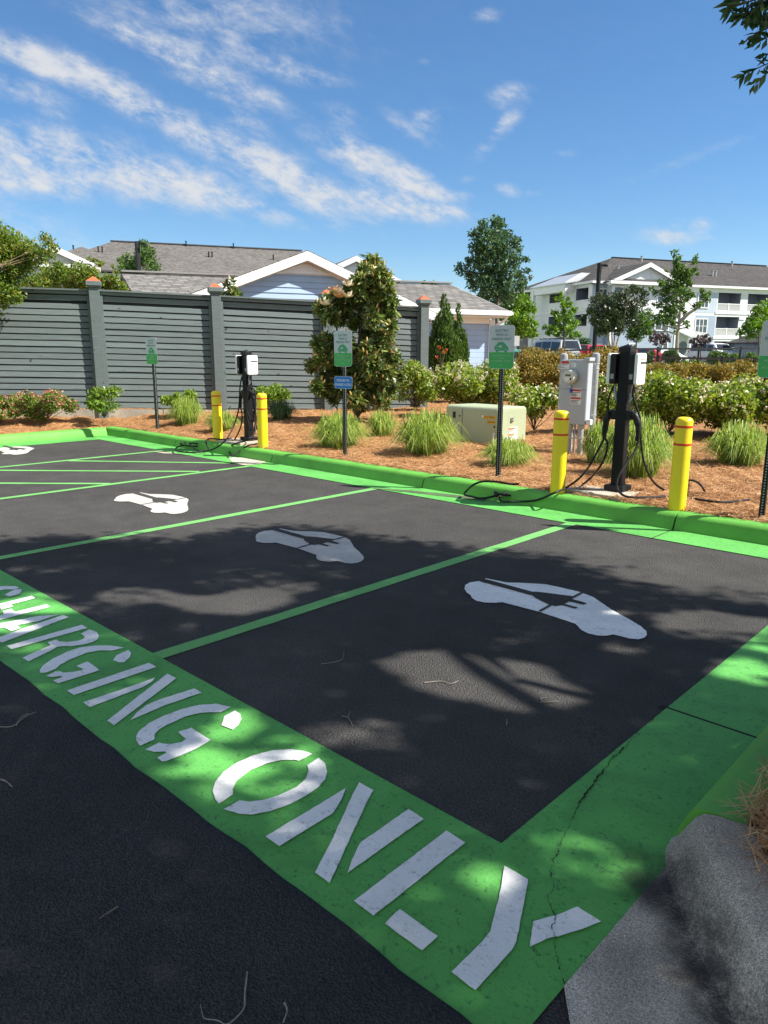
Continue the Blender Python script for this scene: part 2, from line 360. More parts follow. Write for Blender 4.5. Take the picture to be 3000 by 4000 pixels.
# ---------------------------------------------------------------- ground, lot, kerbs
SX0, SX1, SY0, SY1 = -13.2, -1.2, 1.83, 6.18       # stall asphalt
m, nt, bs = new_mat('lawn'); v = world_pos(nt)
rr = ramp(nt, noise(nt, v, 6, 8, .7).outputs[0], [(.3, (.06, .11, .02)), (.7, (.16, .22, .05))])
nt.links.new(rr.outputs[0], bs.inputs['Base Color']); bs.inputs['Roughness'].default_value = .9
M_LAWN = m
def grid(us, ws, f):
    b = MB(); n = len(ws)
    for u in us:
        for w in ws: b.v.append(f(u, w))
    for i in range(len(us) - 1):
        for j in range(n - 1):
            b.f.append((i * n + j, (i + 1) * n + j, (i + 1) * n + j + 1, i * n + j + 1))
    return b
def ground_pt(u, w):
    p = UW(u, w); z = T(p[0], p[1]) - .07
    x, y = p[0], p[1]
    if (-15.6 < x < 3.4 and y < 8.4) or y < 3.2: z = -.12
    return (p[0], p[1], z)
us = [-900, -400, -200, -110, -70, -50, -40, -34] + [x * 1.0 for x in range(-30, 31)] + [34, 40, 50, 70, 110, 200, 400, 900]
ws = [-300, -120, -60, -30, -16] + [x * 1.0 for x in range(-10, 52)] + [60, 80, 120, 200, 400, 900, 1600]
tagp(grid(us, ws, ground_pt).build('ground', M_LAWN, origin=False), kind='structure')
def sheet(name, pts, z, mat, kind='structure', parent=None):
    a = MB(); P = [(p[0], p[1], z) for p in pts]
    n = len(P); area = sum(P[i][0] * P[(i + 1) % n][1] - P[(i + 1) % n][0] * P[i][1] for i in range(n))
    if area < 0: P = P[::-1]
    a.poly(P); o = a.build(name, mat, parent, origin=False)
    if kind: o['kind'] = kind
    return o
sheet('parking_lot', [(-13.9, -3), (-.4, -3), (-.4, 6.66), (-13.9, 6.66)], 0, M_ASPH)
# the painted band and gutters, outer edge a little ragged where the lane overlay meets it
edge = [(-60, 1.225)] + [(x, 1.222 + .005 * math.sin(x * 3.1) + .004 * math.sin(x * 13.7 + 1) + .0025 * math.sin(x * 41)) for x in np.arange(-14, -.70, .1)]
sheet('green_band', [(-13.75, 1.0), (-.757, 1.0), (-.757, SY0), (-13.75, SY0)], .004, M_GREEN)
sheet('far_road', [UW(-80, 52)[:2], UW(90, 52)[:2], UW(90, 88)[:2], UW(-80, 88)[:2]], .90, M_LANE)
SEAMS = [-11.3, -8.62, -5.68, -2.62]
xs = [-13.72] + SEAMS + [-.80]
b = MB()
for i in range(len(xs) - 1):
    a0, a1 = xs[i] + .006, xs[i + 1] - .006
    b.add([(a0, SY1, .006), (a1, SY1, .006), (a1, 6.63, .005), (a0, 6.63, .005)], [(0, 1, 2, 3)])
for y0, y1 in ((1.6, 3.4), (3.412, SY1 - .006)):
    b.add([(-13.2, y0, .006), (-13.2, y1, .006), (-13.73, y1, .005), (-13.73, y0, .005)], [(0, 1, 2, 3)])
# right gutter in slabs, slightly dished
for y0, y1 in ((3.158, SY1 - .006), (1.80, 3.142)):
    zz = .0043 if y0 < 1.9 else .007; b.add([(-1.2, y0, zz), (-.78, y0, min(zz, .006)), (-.78, y1, .006), (-1.2, y1, .007)], [(0, 1, 2, 3)])
b.add([(-.785, 1.80, .0062), (-.757, 1.80, .0062), (-.757, 2.25, .0062), (-.785, 2.25, .0062)], [(0, 1, 2, 3)])
tagp(b.build('green_gutter', M_GREEN, origin=False), kind='structure')
# seam fill under the slabs
b = MB()
for s in SEAMS: b.box((s, 6.4, .0035), (.03, .46, .003))
b.box((-1.0, 3.15, .0045), (.46, .035, .003)); b.box((-13.45, 3.406, .0035), (.5, .03, .003))
tagp(b.build('slab_joints', M_CRACK, origin=False), kind='structure')
# kerb profile: (offset back from foot, height)
KP = [(0, -.02), (.0, .012), (.03, .085), (.045, .12), (.065, .142), (.10, .152), (.20, .155), (.215, .15), (.215, -.05)]
def kerb(path, nrm, mb, flip=False):
    n = len(KP); k = len(path); base = len(mb.v)
    for (p, q) in zip(path, nrm):
        for o, h in KP: mb.v.append((p[0] + q[0] * o, p[1] + q[1] * o, h))
    for i in range(k - 1):
        for j in range(n - 1):
            f = (base + i * n + j, base + i * n + j + 1, base + (i + 1) * n + j + 1, base + (i + 1) * n + j)
            mb.f.append(f if not flip else f[::-1])
    mb.f.append(tuple(base + j for j in range(n))); mb.f.append(tuple(base + (k - 1) * n + j for j in reversed(range(n))))
b = MB()
for i in range(len(xs) - 1):
    a0, a1 = xs[i] + (.008 if i else -.22), xs[i + 1] - .008
    pts = np.linspace(a0, a1, 12)
    kerb([(x, 6.62 + .006 * math.sin(x * 2.3)) for x in pts], [(0, 1)] * 12, b, True)
for y0, y1 in ((1.6, 3.4), (3.412, 6.60)):
    pts = np.linspace(y0, y1, 10); kerb([(-13.72, y) for y in pts], [(-1, 0)] * 10, b, True)
for y0, y1 in ((2.26, 3.142), (3.158, 4.9), (4.912, 6.60)):
    pts = np.linspace(y0, y1, 12); kerb([(-.80, y) for y in pts], [(1, 0)] * 12, b)
tagp(b.build('green_kerb', M_CURBG, origin=False, smooth=50), kind='structure')
# bare concrete return
b = MB(); path = spline([(-.80, 2.245), (-.785, 2.16), (-.735, 2.06), (-.64, 1.93), (-.53, 1.80), (-.40, 1.665), (-.24, 1.53), (-.04, 1.40), (.22, 1.27), (.6, 1.15), (1.2, 1.06), (2.2, 1.02), (8, 1.02)], 5); nr = []
path = [(p[0], p[1]) for p in path]
for i in range(len(path)):
    d = unit(np.array(path[min(i + 1, len(path) - 1)]) - np.array(path[max(i - 1, 0)])); nr.append((-d[1], d[0]) if i else (1.0, 0.0))
KP0 = KP; KP = [(0, -.02), (.0, .010), (.02, .03), (.045, .075), (.07, .12), (.095, .145), (.13, .156), (.24, .16), (.25, .155), (.25, -.05)]
kerb(path, nr, b); KP = KP0
tagp(b.build('concrete_kerb', M_CONC, origin=False, smooth=50), kind='structure')
outer = [(p[0] - q[0] * .42, p[1] - q[1] * .42) for p, q in zip(path, nr)]
outer = [o for o in outer if o[0] > -.68 and o[1] < 1.40]
ap = [(-.757, 2.245), (-.757, 1.47), (-.68, 1.372)] + outer + [(p[0] + q[0] * .03, p[1] + q[1] * .03) for p, q in list(zip(path, nr))[::-1]]
sheet('concrete_gutter', ap, .0075, M_CONC)
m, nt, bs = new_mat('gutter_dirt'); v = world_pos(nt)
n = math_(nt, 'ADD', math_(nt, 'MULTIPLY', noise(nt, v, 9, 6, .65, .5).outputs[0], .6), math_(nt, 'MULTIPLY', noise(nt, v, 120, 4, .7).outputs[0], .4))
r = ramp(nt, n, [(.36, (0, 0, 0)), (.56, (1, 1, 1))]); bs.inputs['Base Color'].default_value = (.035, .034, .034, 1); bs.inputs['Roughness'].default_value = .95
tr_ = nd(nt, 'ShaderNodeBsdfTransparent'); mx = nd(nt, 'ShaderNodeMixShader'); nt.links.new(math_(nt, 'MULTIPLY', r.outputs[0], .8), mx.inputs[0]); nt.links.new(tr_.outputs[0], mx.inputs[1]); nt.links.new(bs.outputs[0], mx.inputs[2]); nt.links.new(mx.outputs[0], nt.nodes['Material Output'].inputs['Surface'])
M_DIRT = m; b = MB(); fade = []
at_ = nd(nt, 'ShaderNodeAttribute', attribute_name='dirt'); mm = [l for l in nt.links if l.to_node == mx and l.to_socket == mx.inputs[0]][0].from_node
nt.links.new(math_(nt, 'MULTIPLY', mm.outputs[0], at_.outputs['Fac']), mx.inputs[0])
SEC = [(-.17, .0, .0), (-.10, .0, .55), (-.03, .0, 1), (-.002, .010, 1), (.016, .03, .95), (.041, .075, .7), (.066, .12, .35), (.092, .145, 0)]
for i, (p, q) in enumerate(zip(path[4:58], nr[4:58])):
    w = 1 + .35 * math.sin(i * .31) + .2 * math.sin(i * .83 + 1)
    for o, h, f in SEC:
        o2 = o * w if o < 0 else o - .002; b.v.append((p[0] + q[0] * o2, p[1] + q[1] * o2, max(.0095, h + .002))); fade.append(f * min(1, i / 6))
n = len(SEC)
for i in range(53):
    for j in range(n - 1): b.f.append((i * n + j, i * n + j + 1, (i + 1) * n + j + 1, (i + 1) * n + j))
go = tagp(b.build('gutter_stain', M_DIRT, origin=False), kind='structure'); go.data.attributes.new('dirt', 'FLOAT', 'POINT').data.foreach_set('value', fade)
# drive lane overlay with a rolled lip
b = MB(); E2 = [(x, y) for x, y in edge] + [(-.66, 1.215), (-.62, 1.12), (-.5, 1.04), (0, 1.0), (60, 1.0)]
prof = [(0.0, .003), (-.008, .012), (-.022, .019), (-.05, .023), (-.11, .022), (-.3, .014), (-41, .012)]
n = len(prof)
for x, y in E2:
    for o, z in prof: b.v.append((x, y + o, z))
for i in range(len(E2) - 1):
    for j in range(n - 1): b.f.append((i * n + j, i * n + j + 1, (i + 1) * n + j + 1, (i + 1) * n + j))
tagp(b.build('drive_lane', M_LANE, origin=False, smooth='all'), kind='structure')
# worn concrete showing through the gutter paint by the far charger
sheet('worn_gutter_patch', [G(x, y)[:2] for x, y in ((893, 1788), (950, 1790), (1010, 1790), (1045, 1797), (1035, 1808), (1020, 1814), (985, 1817), (948, 1818), (925, 1812), (905, 1806))], .0095, M_CONCL)
sheet('worn_gutter_streak', [G(x, y)[:2] for x, y in ((1440, 1908), (1600, 1918), (1820, 1940), (1905, 1953), (1890, 1960), (1780, 1946), (1600, 1926))], .0095, concrete('gutter_silt', (.18, .24, .13), .5))
sheet('bare_strip', [G(x, y)[:2] for x, y in ((600, 1765), (670, 1768), (745, 1769), (700, 1773), (640, 1772))], .005, M_CONCL)
# ---------------------------------------------------------------- painted markings
def line(name, a, b_, w, label, z=.0045, mat=None, grp=None):
    a = np.array(a[:2]); b_ = np.array(b_[:2]); d = unit(b_ - a); s = np.array([-d[1], d[0]]) * w / 2
    n = max(2, int(np.linalg.norm(b_ - a) / .12)); L, R_ = [], []
    for i in range(n + 1):
        p = a + (b_ - a) * i / n; L.append(p + s * (1 + random.uniform(-.05, .05))); R_.append(p - s * (1 + random.uniform(-.05, .05)))
    mb = MB()
    for i in range(n): mb.add([(*L[i], z), (*R_[i], z), (*R_[i + 1], z), (*L[i + 1], z)], [(3, 2, 1, 0)])
    vs = mb.v; 
    o = mb.build(name, mat or M_LINE); return tagp(o, label, 'road marking', grp)
SG = 'green stall lines on the asphalt'
line('stall_line', (-3.42, SY0), (-3.42, SY1 + .012), .105, 'green stall line nearest the camera, between the two shaded white car symbols', grp=SG)
line('stall_line', (-6.05, SY0), (-6.05, SY1 + .012), .105, 'green stall line in front of the sunlit car symbol, meeting the start of the shade', grp=SG)
line('stall_line', (-8.57, SY0), (-8.57, SY1 + .012), .10, 'green stall line on the near side of the hatched aisle', grp=SG)
line('stall_line', (-10.96, SY0), (-10.96, SY1 + .012), .10, 'green stall line on the far side of the hatched aisle', grp=SG)
HG = 'diagonal hatch lines of the access aisle'
for (p, q, l) in (((-10.9, 4.62), (-9.0, 6.17), 'diagonal green hatch line nearest the far kerb'), ((-10.9, 3.35), (-8.65, 5.42), 'middle diagonal green hatch line of the aisle'), ((-10.9, 1.98), (-8.62, 4.12), 'diagonal green hatch line farthest from the far kerb')):
    line('hatch_line', p, q, .095, l, z=.0047, grp=HG)
def ground_poly(mb, pts, z, f=lambda p: p):
    P0 = [f(np.array(G(x, y)[:2])) for x, y in pts]; P = []
    for p, q in zip(P0, P0[1:] + P0[:1]):      # slightly ragged stencil edges
        k = max(1, int(np.linalg.norm(q - p) / .018))
        for i in range(k): P.append(p + (q - p) * i / k + rng.normal(0, .0006, 2))
    n = len(P); area = sum(P[i][0] * P[(i + 1) % n][1] - P[(i + 1) % n][0] * P[i][1] for i in range(n))
    if area < 0: P = P[::-1]
    mb.poly([(p[0], p[1], z) for p in P])
def zr(pts, ox, oy, s): return [(ox + x * s, oy + y * s) for x, y in pts]
def densify(pts):
    """round a traced outline slightly"""
    return pts
A3 = (0, 2200, .60277); A4 = (800, 2900, .66305); A5 = (1700, 2800, .7836)
LET = {
 'CHARGING': [
  ('C', A3, [[(125, 165), (105, 174), (80, 178), (40, 177), (0, 183), (-60, 200), (-140, 235), (-190, 262), (-205, 280), (-190, 292), (-205, 302), (-262, 320), (-285, 305), (-280, 280), (-240, 245), (-160, 205), (-80, 172), (-20, 158), (40, 155), (100, 156)],
             [(30, 212), (95, 177), (138, 174), (142, 188), (120, 210), (62, 223)]]),
  ('H', A3, [[(-160, 312), (208, 218), (230, 234), (75, 274), (85, 288), (10, 308), (0, 293), (-130, 330)], [(302, 274), (326, 290), (120, 345), (-60, 392), (-95, 372), (28, 340), (16, 318), (75, 303), (100, 322)]]),
  ('A', A3, [[(378, 341), (250, 384), (110, 410), (136, 428), (75, 449), (28, 424), (-90, 455), (-125, 432), (0, 398), (250, 350)], [(410, 344), (447, 357), (15, 524), (-30, 498), (180, 420)]]),
  ('R', A3, [[(530, 407), (568, 428), (75, 567), (43, 545)], [(525, 465), (580, 438), (628, 455), (642, 480), (634, 502), (600, 521), (540, 536), (470, 546), (400, 547), (370, 552), (340, 571), (187, 645), (145, 622), (330, 540), (308, 521), (365, 504), (385, 516), (440, 520), (510, 510), (545, 497), (548, 482)]]),
  ('G', A3, [[(806, 556), (730, 575), (640, 575), (560, 590), (450, 635), (390, 668), (362, 694), (300, 718), (262, 722), (257, 705), (276, 675), (340, 630), (430, 585), (520, 555), (620, 542), (720, 542)], [(732, 638), (755, 605), (832, 572), (849, 590), (845, 614), (808, 650), (775, 653)], [(495, 676), (565, 647), (580, 652), (645, 701), (625, 710), (500, 750), (380, 788), (345, 770), (408, 747), (395, 741), (340, 747), (300, 742), (312, 734), (362, 711), (382, 708), (410, 718), (470, 715), (528, 704), (540, 695)]]),
  ('I', A3, [[(965, 655), (1016, 681), (480, 865), (434, 835)]]),
  ('N', A3, [[(1006, 751), (985, 778), (930, 812), (585, 943), (539, 912), (900, 790)], [(1085, 725), (1143, 755), (740, 1061), (696, 1030)], [(1260, 821), (1309, 848), (1060, 935), (945, 985), (848, 1027), (885, 980), (950, 930), (1030, 895)]]),
  ('G', A3, [[(1497, 943), (1430, 975), (1300, 980), (1200, 1005), (1080, 1060), (1030, 1090), (1003, 1120), (1000, 1155), (905, 1195), (885, 1160), (883, 1135), (900, 1100), (960, 1050), (1060, 1000), (1180, 955), (1280, 930), (1400, 921)], [(1435, 1060), (1455, 1002), (1525, 965), (1555, 988), (1564, 1018), (1545, 1060), (1510, 1089)], [(1155, 1105), (1240, 1077), (1365, 1157), (1290, 1205), (1180, 1255), (1080, 1294), (1050, 1296), (1018, 1271), (1082, 1240), (1070, 1231), (1000, 1235), (943, 1219), (1032, 1174), (1062, 1181), (1120, 1182), (1180, 1170), (1206, 1150)]])],
 'ONLY': [
  ('O', A4, [[(635, 78), (555, 120), (530, 114), (450, 115), (370, 132), (270, 175), (190, 235), (165, 285), (166, 318), (84, 373), (60, 345), (47, 300), (60, 245), (110, 185), (190, 130), (290, 85), (400, 57), (510, 51), (580, 60)], [(605, 145), (670, 102), (705, 130), (721, 175), (712, 225), (670, 275), (590, 330), (480, 385), (380, 418), (280, 437), (200, 432), (112, 405), (205, 353), (260, 360), (340, 352), (430, 325), (540, 275), (595, 225), (612, 180)]]),
  ('N', A4, [[(829, 282), (806, 345), (755, 428), (440, 624), (357, 567)], [(910, 245), (994, 293), (960, 350), (735, 841), (651, 778), (755, 575), (870, 320)], [(1200, 404), (1291, 462), (1010, 660), (840, 784), (870, 700), (918, 598), (950, 580)]]),
  ('L', A4, [[(1423, 532), (1534, 603), (992, 1036), (879, 947)], [(1150, 997), (1372, 1157), (1280, 1241), (1059, 1080)]]),
  ('Y', A5, [[(345, 754), (463, 820), (432, 990), (405, 1130), (388, 1168), (200, 1376), (81, 1285), (235, 1130), (275, 1080), (292, 1015), (330, 850)], [(708, 957), (826, 1032), (730, 1070), (610, 1107), (580, 1110), (470, 1158), (490, 1030), (600, 1003)]])]}
for word, lab in (('CHARGING', 'white stencilled word CHARGING painted across the green band'), ('ONLY', 'white stencilled word ONLY painted at the near end of the green band')):
    P = np.mean([G(*zr([pp[0][0]], *a)[0]) for _, a, pp in LET[word]], axis=0)
    t = thing('painted_word', lab, 'road lettering', (P[0], P[1], .004))
    for ch, a, pieces in LET[word]:
        mb = MB()
        for pc in pieces: ground_poly(mb, zr(pc, *a), .0085)
        mb.build('letter', M_WHITE, t)
# car symbols
Z2 = (1500, 1900, .9042)
CARO = [(440, 400), (480, 408), (530, 418), (600, 420), (700, 426), (760, 439), (850, 460), (905, 482), (960, 520), (985, 537), (1060, 578), (1110, 608), (1132, 628), (1136, 645), (1125, 657), (1100, 664), (1060, 661), (1020, 650), (990, 643), (960, 649), (920, 647), (880, 638), (850, 622), (828, 597), (670, 545), (510, 503), (480, 506), (440, 505), (400, 498), (380, 485), (375, 474), (358, 462), (348, 445), (350, 430), (370, 418), (410, 412)]
PLUG = [(625, 466), (650, 459), (700, 464), (745, 470), (790, 476), (820, 480), (812, 491), (876, 509), (864, 516), (800, 501), (778, 512), (838, 527), (826, 533), (765, 517), (745, 522), (715, 517), (690, 505), (655, 487), (640, 475), (630, 473)]
CABLE = [(408, 413), (432, 403), (648, 462), (628, 473)]
SL1 = [(856, 459), (864, 463), (818, 488), (812, 482)]; SL2 = [(715, 516), (724, 520), (676, 547), (666, 544)]
base3 = G(1815, 2298)
def car_symbol(q, mat, label):
    d = (q - base3)[:2]; f = lambda p: p + d
    t = thing('car_symbol', label, 'road marking', (q[0] + .6, q[1], .004), group='white electric car symbols painted in the stalls')
    mb = MB(); ground_poly(mb, zr(CARO, *Z2), .0055, f); mb.build('car_outline', mat, t)
    mb = MB()
    for i, pc in enumerate((PLUG, CABLE, SL1, SL2)): ground_poly(mb, zr(pc, *Z2), .0085 + .0006 * i, f)
    mb.build('plug_cutout', M_ASPH, t)
car_symbol(base3, M_WHITE, 'large white electric car symbol in the nearest stall, in tree shade')
car_symbol(G(1004, 2088), M_WORN, 'scuffed white electric car symbol half in tree shade in the second stall')
car_symbol(G(464, 1939), M_WORN, 'fully sunlit white electric car symbol beside the hatched aisle')
car_symbol(np.array([-13.48 + .05, 4.46 - .09, 0]), M_WORN, 'white electric car symbol cut by the left edge, beyond the hatched aisle')
# crack through the near corner
ck = zr([(1090, 20), (1045, 55), (1000, 95), (975, 125), (950, 160), (925, 182), (900, 200), (860, 245), (830, 285), (805, 310), (790, 340), (762, 375), (740, 405), (720, 440), (700, 480), (685, 520), (660, 560), (640, 610), (620, 660), (612, 690), (590, 720), (580, 765), (572, 800), (592, 835), (588, 870), (565, 900), (560, 930), (582, 970), (597, 1005), (594, 1035), (578, 1060), (598, 1110), (592, 1140), (597, 1180), (607, 1222), (622, 1270), (632, 1310), (640, 1345)], *A5)
ck2 = []
for (x0, y0), (x1, y1) in zip(ck[:-1], ck[1:]):
    for k in range(5): f = k / 5; ck2.append((x0 + (x1 - x0) * f + random.gauss(0, 3.2), y0 + (y1 - y0) * f + random.gauss(0, 2.2)))
mb = MB(); cp = [G(x, y) for x, y in ck2 + [ck[-1]]]; L, R_ = [], []
for i, p in enumerate(cp):
    d = unit(np.array(cp[min(i + 1, len(cp) - 1)] - cp[max(0, i - 1)])); s = np.array([-d[1], d[0], 0]); w = max(.0004, random.gauss(.0015, .0011)) * (1.5 if 20 < i < 75 else .6)
    L.append(p + s * w); R_.append(p - s * w * random.uniform(.4, 1.4))
for i in range(len(cp) - 1):
    mb.add([(*L[i][:2], .0095), (*R_[i][:2], .0095), (*R_[i + 1][:2], .0095), (*L[i + 1][:2], .0095)], [(0, 1, 2, 3)])
tagp(mb.build('pavement_crack', M_CRACK, origin=False), kind='structure')
# ---------------------------------------------------------------- planting beds of pine straw
m, nt, bs = new_mat('pine_straw_bed'); v = world_pos(nt)
a = noise(nt, v, 1.2, 5); st = nd(nt, 'ShaderNodeMapping'); st.inputs['Scale'].default_value = (60, 14, 30); st.inputs['Rotation'].default_value = (0, 0, .5); nt.links.new(v, st.inputs[0])
st2 = nd(nt, 'ShaderNodeMapping'); st2.inputs['Scale'].default_value = (16, 70, 30); st2.inputs['Rotation'].default_value = (0, 0, 1.1); nt.links.new(v, st2.inputs[0])
f1 = noise(nt, st.outputs[0], 1, 4, .6, 1.2); f2 = noise(nt, st2.outputs[0], 1, 4, .6, 1.2)
f = math_(nt, 'MULTIPLY', math_(nt, 'ADD', f1.outputs[0], f2.outputs[0]), .5)
r = ramp(nt, f, [(.36, (.07, .033, .015)), (.47, (.30, .145, .06)), (.56, (.49, .27, .115)), (.68, (.62, .40, .20))])
r2 = ramp(nt, a.outputs[0], [(.3, (.75, .72, .7)), (.7, (1.1, 1.1, 1.1))])
nt.links.new(mixc(nt, 1.0, r.outputs[0], r2.outputs[0], 'MULTIPLY'), bs.inputs['Base Color']); bs.inputs['Roughness'].default_value = .9; bs.inputs['Specular IOR Level'].default_value = .15
bump(nt, bs, f, .9, .03); M_BED = m
def lump(x, y): return .012 * math.sin(x * 7.3 + 1.7 * math.sin(y * 5.1)) + .012 * math.sin(y * 8.9 + 2 * math.sin(x * 4.3)) + .01 * math.sin(x * 17 + y * 13)
def bedz(x, y): return T(x, y) + lump(x, y)
b = MB()
def bed_grid(xs, ys, zf):
    n = len(ys); base = len(b.v)
    for x in xs:
        for y in ys: b.v.append((x, y, zf(x, y)))
    for i in range(len(xs) - 1):
        for j in range(n - 1): b.f.append((base + i * n + j, base + (i + 1) * n + j, base + (i + 1) * n + j + 1, base + i * n + j + 1))
bed_grid(np.arange(-27, 9.01, .16), np.concatenate([np.arange(6.80, 12, .10), np.arange(12, 30, .35)]), lambda x, y: bedz(x, y) - (.10 if y < 6.81 else 0))
bed_grid(np.concatenate([np.arange(-26, -13.95, .16), [-13.92, -13.89]]), np.arange(1.2, 6.84, .12), lambda x, y: bedz(x, y) - (.10 if x > -13.9 else 0))
KPATH = np.array(path)
def rb(x, y):
    z = .15 + lump(x, y) * .7
    if y > 2.25: e = x + .60
    else:
        i = int(np.argmin((KPATH[:, 0] - x) ** 2 + (KPATH[:, 1] - y) ** 2)); e = (x - KPATH[i, 0]) * nr[i][0] + (y - KPATH[i, 1]) * nr[i][1] - .22
    if e < 0: return -.06
    return z + .07 * sst(0, .5, e)
bed_grid(np.arange(-.62, 5, .07), np.arange(1.0, 6.81, .07), rb)
tagp(b.build('planting_bed', M_BED, origin=False, smooth='all'), kind='structure')
M_NEED = leaf_mat('pine_needles', [(.0, (.09, .045, .02)), (.3, (.35, .165, .065)), (.6, (.53, .29, .12)), (.85, (.67, .43, .21)), (1.0, (.74, .57, .36))], rough=.6, trans=.12, tcol=1.0)
def needles(P, L, W, lift=.02, flat=.25):
    """P (n,3): bent two-segment strips lying on the bed"""
    n = len(P); a = rng.uniform(0, 2 * np.pi, n); d = np.stack([np.cos(a), np.sin(a), rng.normal(0, flat, n)], 1); d = unit(d)
    s = np.stack([-np.sin(a), np.cos(a), rng.normal(0, .4, n)], 1); s = unit(s)
    Ln = (L * rng.uniform(.6, 1.3, n))[:, None]; bend = s * Ln * rng.uniform(-.16, .16, (n, 1))
    c = P + np.array([0, 0, 1]) * rng.uniform(0, lift, (n, 1)); w = s * W / 2
    p0 = c - d * Ln / 2; p1 = c + bend + np.array([0, 0, .1]) * Ln * .3; p2 = c + d * Ln / 2
    V = np.stack([p0 - w * .6, p0 + w * .6, p1 + w, p1 - w, p2 + w * .4, p2 - w * .4], 1).reshape(-1, 3)
    i = np.arange(n)[:, None] * 6
    q = np.concatenate([i + np.array([[0, 1, 2, 3]]), i + np.array([[3, 2, 4, 5]])], 0)
    return V, q
def scatter_needles():
    Vs, Qs, base = [], [], 0
    N = 84000; px = rng.uniform(-60, 3060, N * 3); py = 1590 + 470 * rng.random(N * 3) ** 1.25
    P = []
    for x, y in zip(px, py):
        p = G(x, y, .17)
        if p[1] > 6.80 and p[0] < 4: P.append((p[0], p[1]))
        elif p[0] < -13.92 and 1.3 < p[1] <= 6.8: P.append((p[0], p[1]))
        if len(P) >= N: break
    P = np.array(P); z = np.array([bedz(x, y) for x, y in P]); w = P @ FWD[:2]
    V, q = needles(np.column_stack([P, z]), np.full(len(P), .145), .0044); Vs.append(V); Qs.append(q); base = len(V)
    x = np.array(-.60 + rng.random(9000) ** 1.6 * 2.0); y = rng.uniform(1.2, 4.2, 9000)
    z = np.array([rb(a_, b_) for a_, b_ in zip(x, y)]); k = z > .1
    V, q = needles(np.column_stack([x, y, z])[k], np.full(k.sum(), .15), .0028, lift=.08, flat=.6); Vs.append(V); Qs.append(q + base)
    np_mesh('pine_straw', np.concatenate(Vs), np.concatenate(Qs), M_NEED, kind='stuff')
scatter_needles()
# the tuft hanging over the near kerb
def tuft(name, c, n, r, L, W, mat, label, cat, lean=(0, 0, 0)):
    V, Q = [], []
    for i in range(n):
        a = random.uniform(0, 2 * math.pi); el = random.uniform(.05, .9); d = np.array([math.cos(a) * math.cos(el), math.sin(a) * math.cos(el), math.sin(el)]) + np.array(lean); d = unit(d)
        p = np.array(c) + np.array([random.gauss(0, r), random.gauss(0, r * 1.6), random.uniform(-.01, .05)]); l = L * random.uniform(.5, 1.3)
        s = unit(np.cross(d, np.array([0, 0, 1.0]) + rng.normal(size=3) * .3)); pts = [p, p + d * l * .5 + np.array([0, 0, .01]), p + d * l + np.array([0, 0, -.25 * l * random.random()])]
        k = len(V)
        for q_, w in zip(pts, (W, W * .8, W * .15)): V += [q_ - s * w / 2, q_ + s * w / 2]
        Q += [(k, k + 1, k + 3, k + 2), (k + 2, k + 3, k + 5, k + 4)]
    o = np_mesh(name, np.array(V), np.array(Q), mat); return tagp(o, label, cat)
tuft('straw_tuft', (-.405, 2.14, .20), 300, .045, .125, .0036, M_NEED, 'dry brown pine straw tuft hanging over the bare concrete kerb at the right edge', 'pine straw', lean=(-.25, -.1, 0))

# ---------------------------------------------------------------- timber fence
M_FENCE = None
def wood(name, c):
    m, nt, bs = new_mat(name); v = obj_pos(nt)
    mp = nd(nt, 'ShaderNodeMapping'); mp.inputs['Scale'].default_value = (1.0, 8, 14); nt.links.new(v, mp.inputs[0])
    g = noise(nt, mp.outputs[0], 3, 8, .65, .6); k = noise(nt, v, 7.5, 2, .4)
    rnd = nd(nt, 'ShaderNodeNewGeometry').outputs['Random Per Island']
    r = ramp(nt, g.outputs[0], [(.25, tuple(x * .72 for x in c)), (.6, c), (.85, tuple(x * 1.16 for x in c))])
    kn = ramp(nt, k.outputs[0], [(.70, (1, 1, 1)), (.765, (.3, .3, .32))])
    q = mixc(nt, 1.0, r.outputs[0], kn.outputs[0], 'MULTIPLY'); q = mixc(nt, 1.0, q, ramp(nt, rnd, [(0, (.86,) * 3), (1, (1.12,) * 3)]).outputs[0], 'MULTIPLY')
    nt.links.new(q, bs.inputs['Base Color']); bs.inputs['Roughness'].default_value = .72; bump(nt, bs, g.outputs[0], .3, .006); return m
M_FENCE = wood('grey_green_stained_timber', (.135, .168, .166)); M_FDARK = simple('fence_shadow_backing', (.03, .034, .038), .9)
M_COPPER = simple('copper_post_cap', (.52, .12, .05), .55, .12, 12, .0, spec=.3)
# post pixels: (px at mid height, top py under cap, bottom py, depth)
def fence_d(px): # plane rotated 19 deg from frontal
    u1 = (385 - 1500) / FPX * 15.3; t = math.tan(rad(19)); k = (px - 1500) / FPX
    return (15.3 - t * u1) / (1 - t * k)
posts = []
for px, yt, yb in ((-106, 1108, 1592), (385, 1124, 1594), (850, 1147, 1596), (1276, 1170, 1598), (1650, 1192, 1600)):
    d_ = fence_d(px); p = PD(px, (yt + yb) / 2, d_); zt = PD(px, yt, d_)[2]; zb = PD(px, yb, d_)[2]; posts.append((p[0], p[1], zb, zt))
fdir = unit(np.array(posts[4][:2]) - np.array(posts[0][:2])); frz = math.atan2(fdir[1], fdir[0]); fn = np.array([fdir[1], -fdir[0]])
t = thing('timber_fence', 'tall grey green horizontal board fence with copper capped posts on a concrete plinth', 'fence', (posts[2][0], posts[2][1], posts[2][2]), frz)
PW = .20
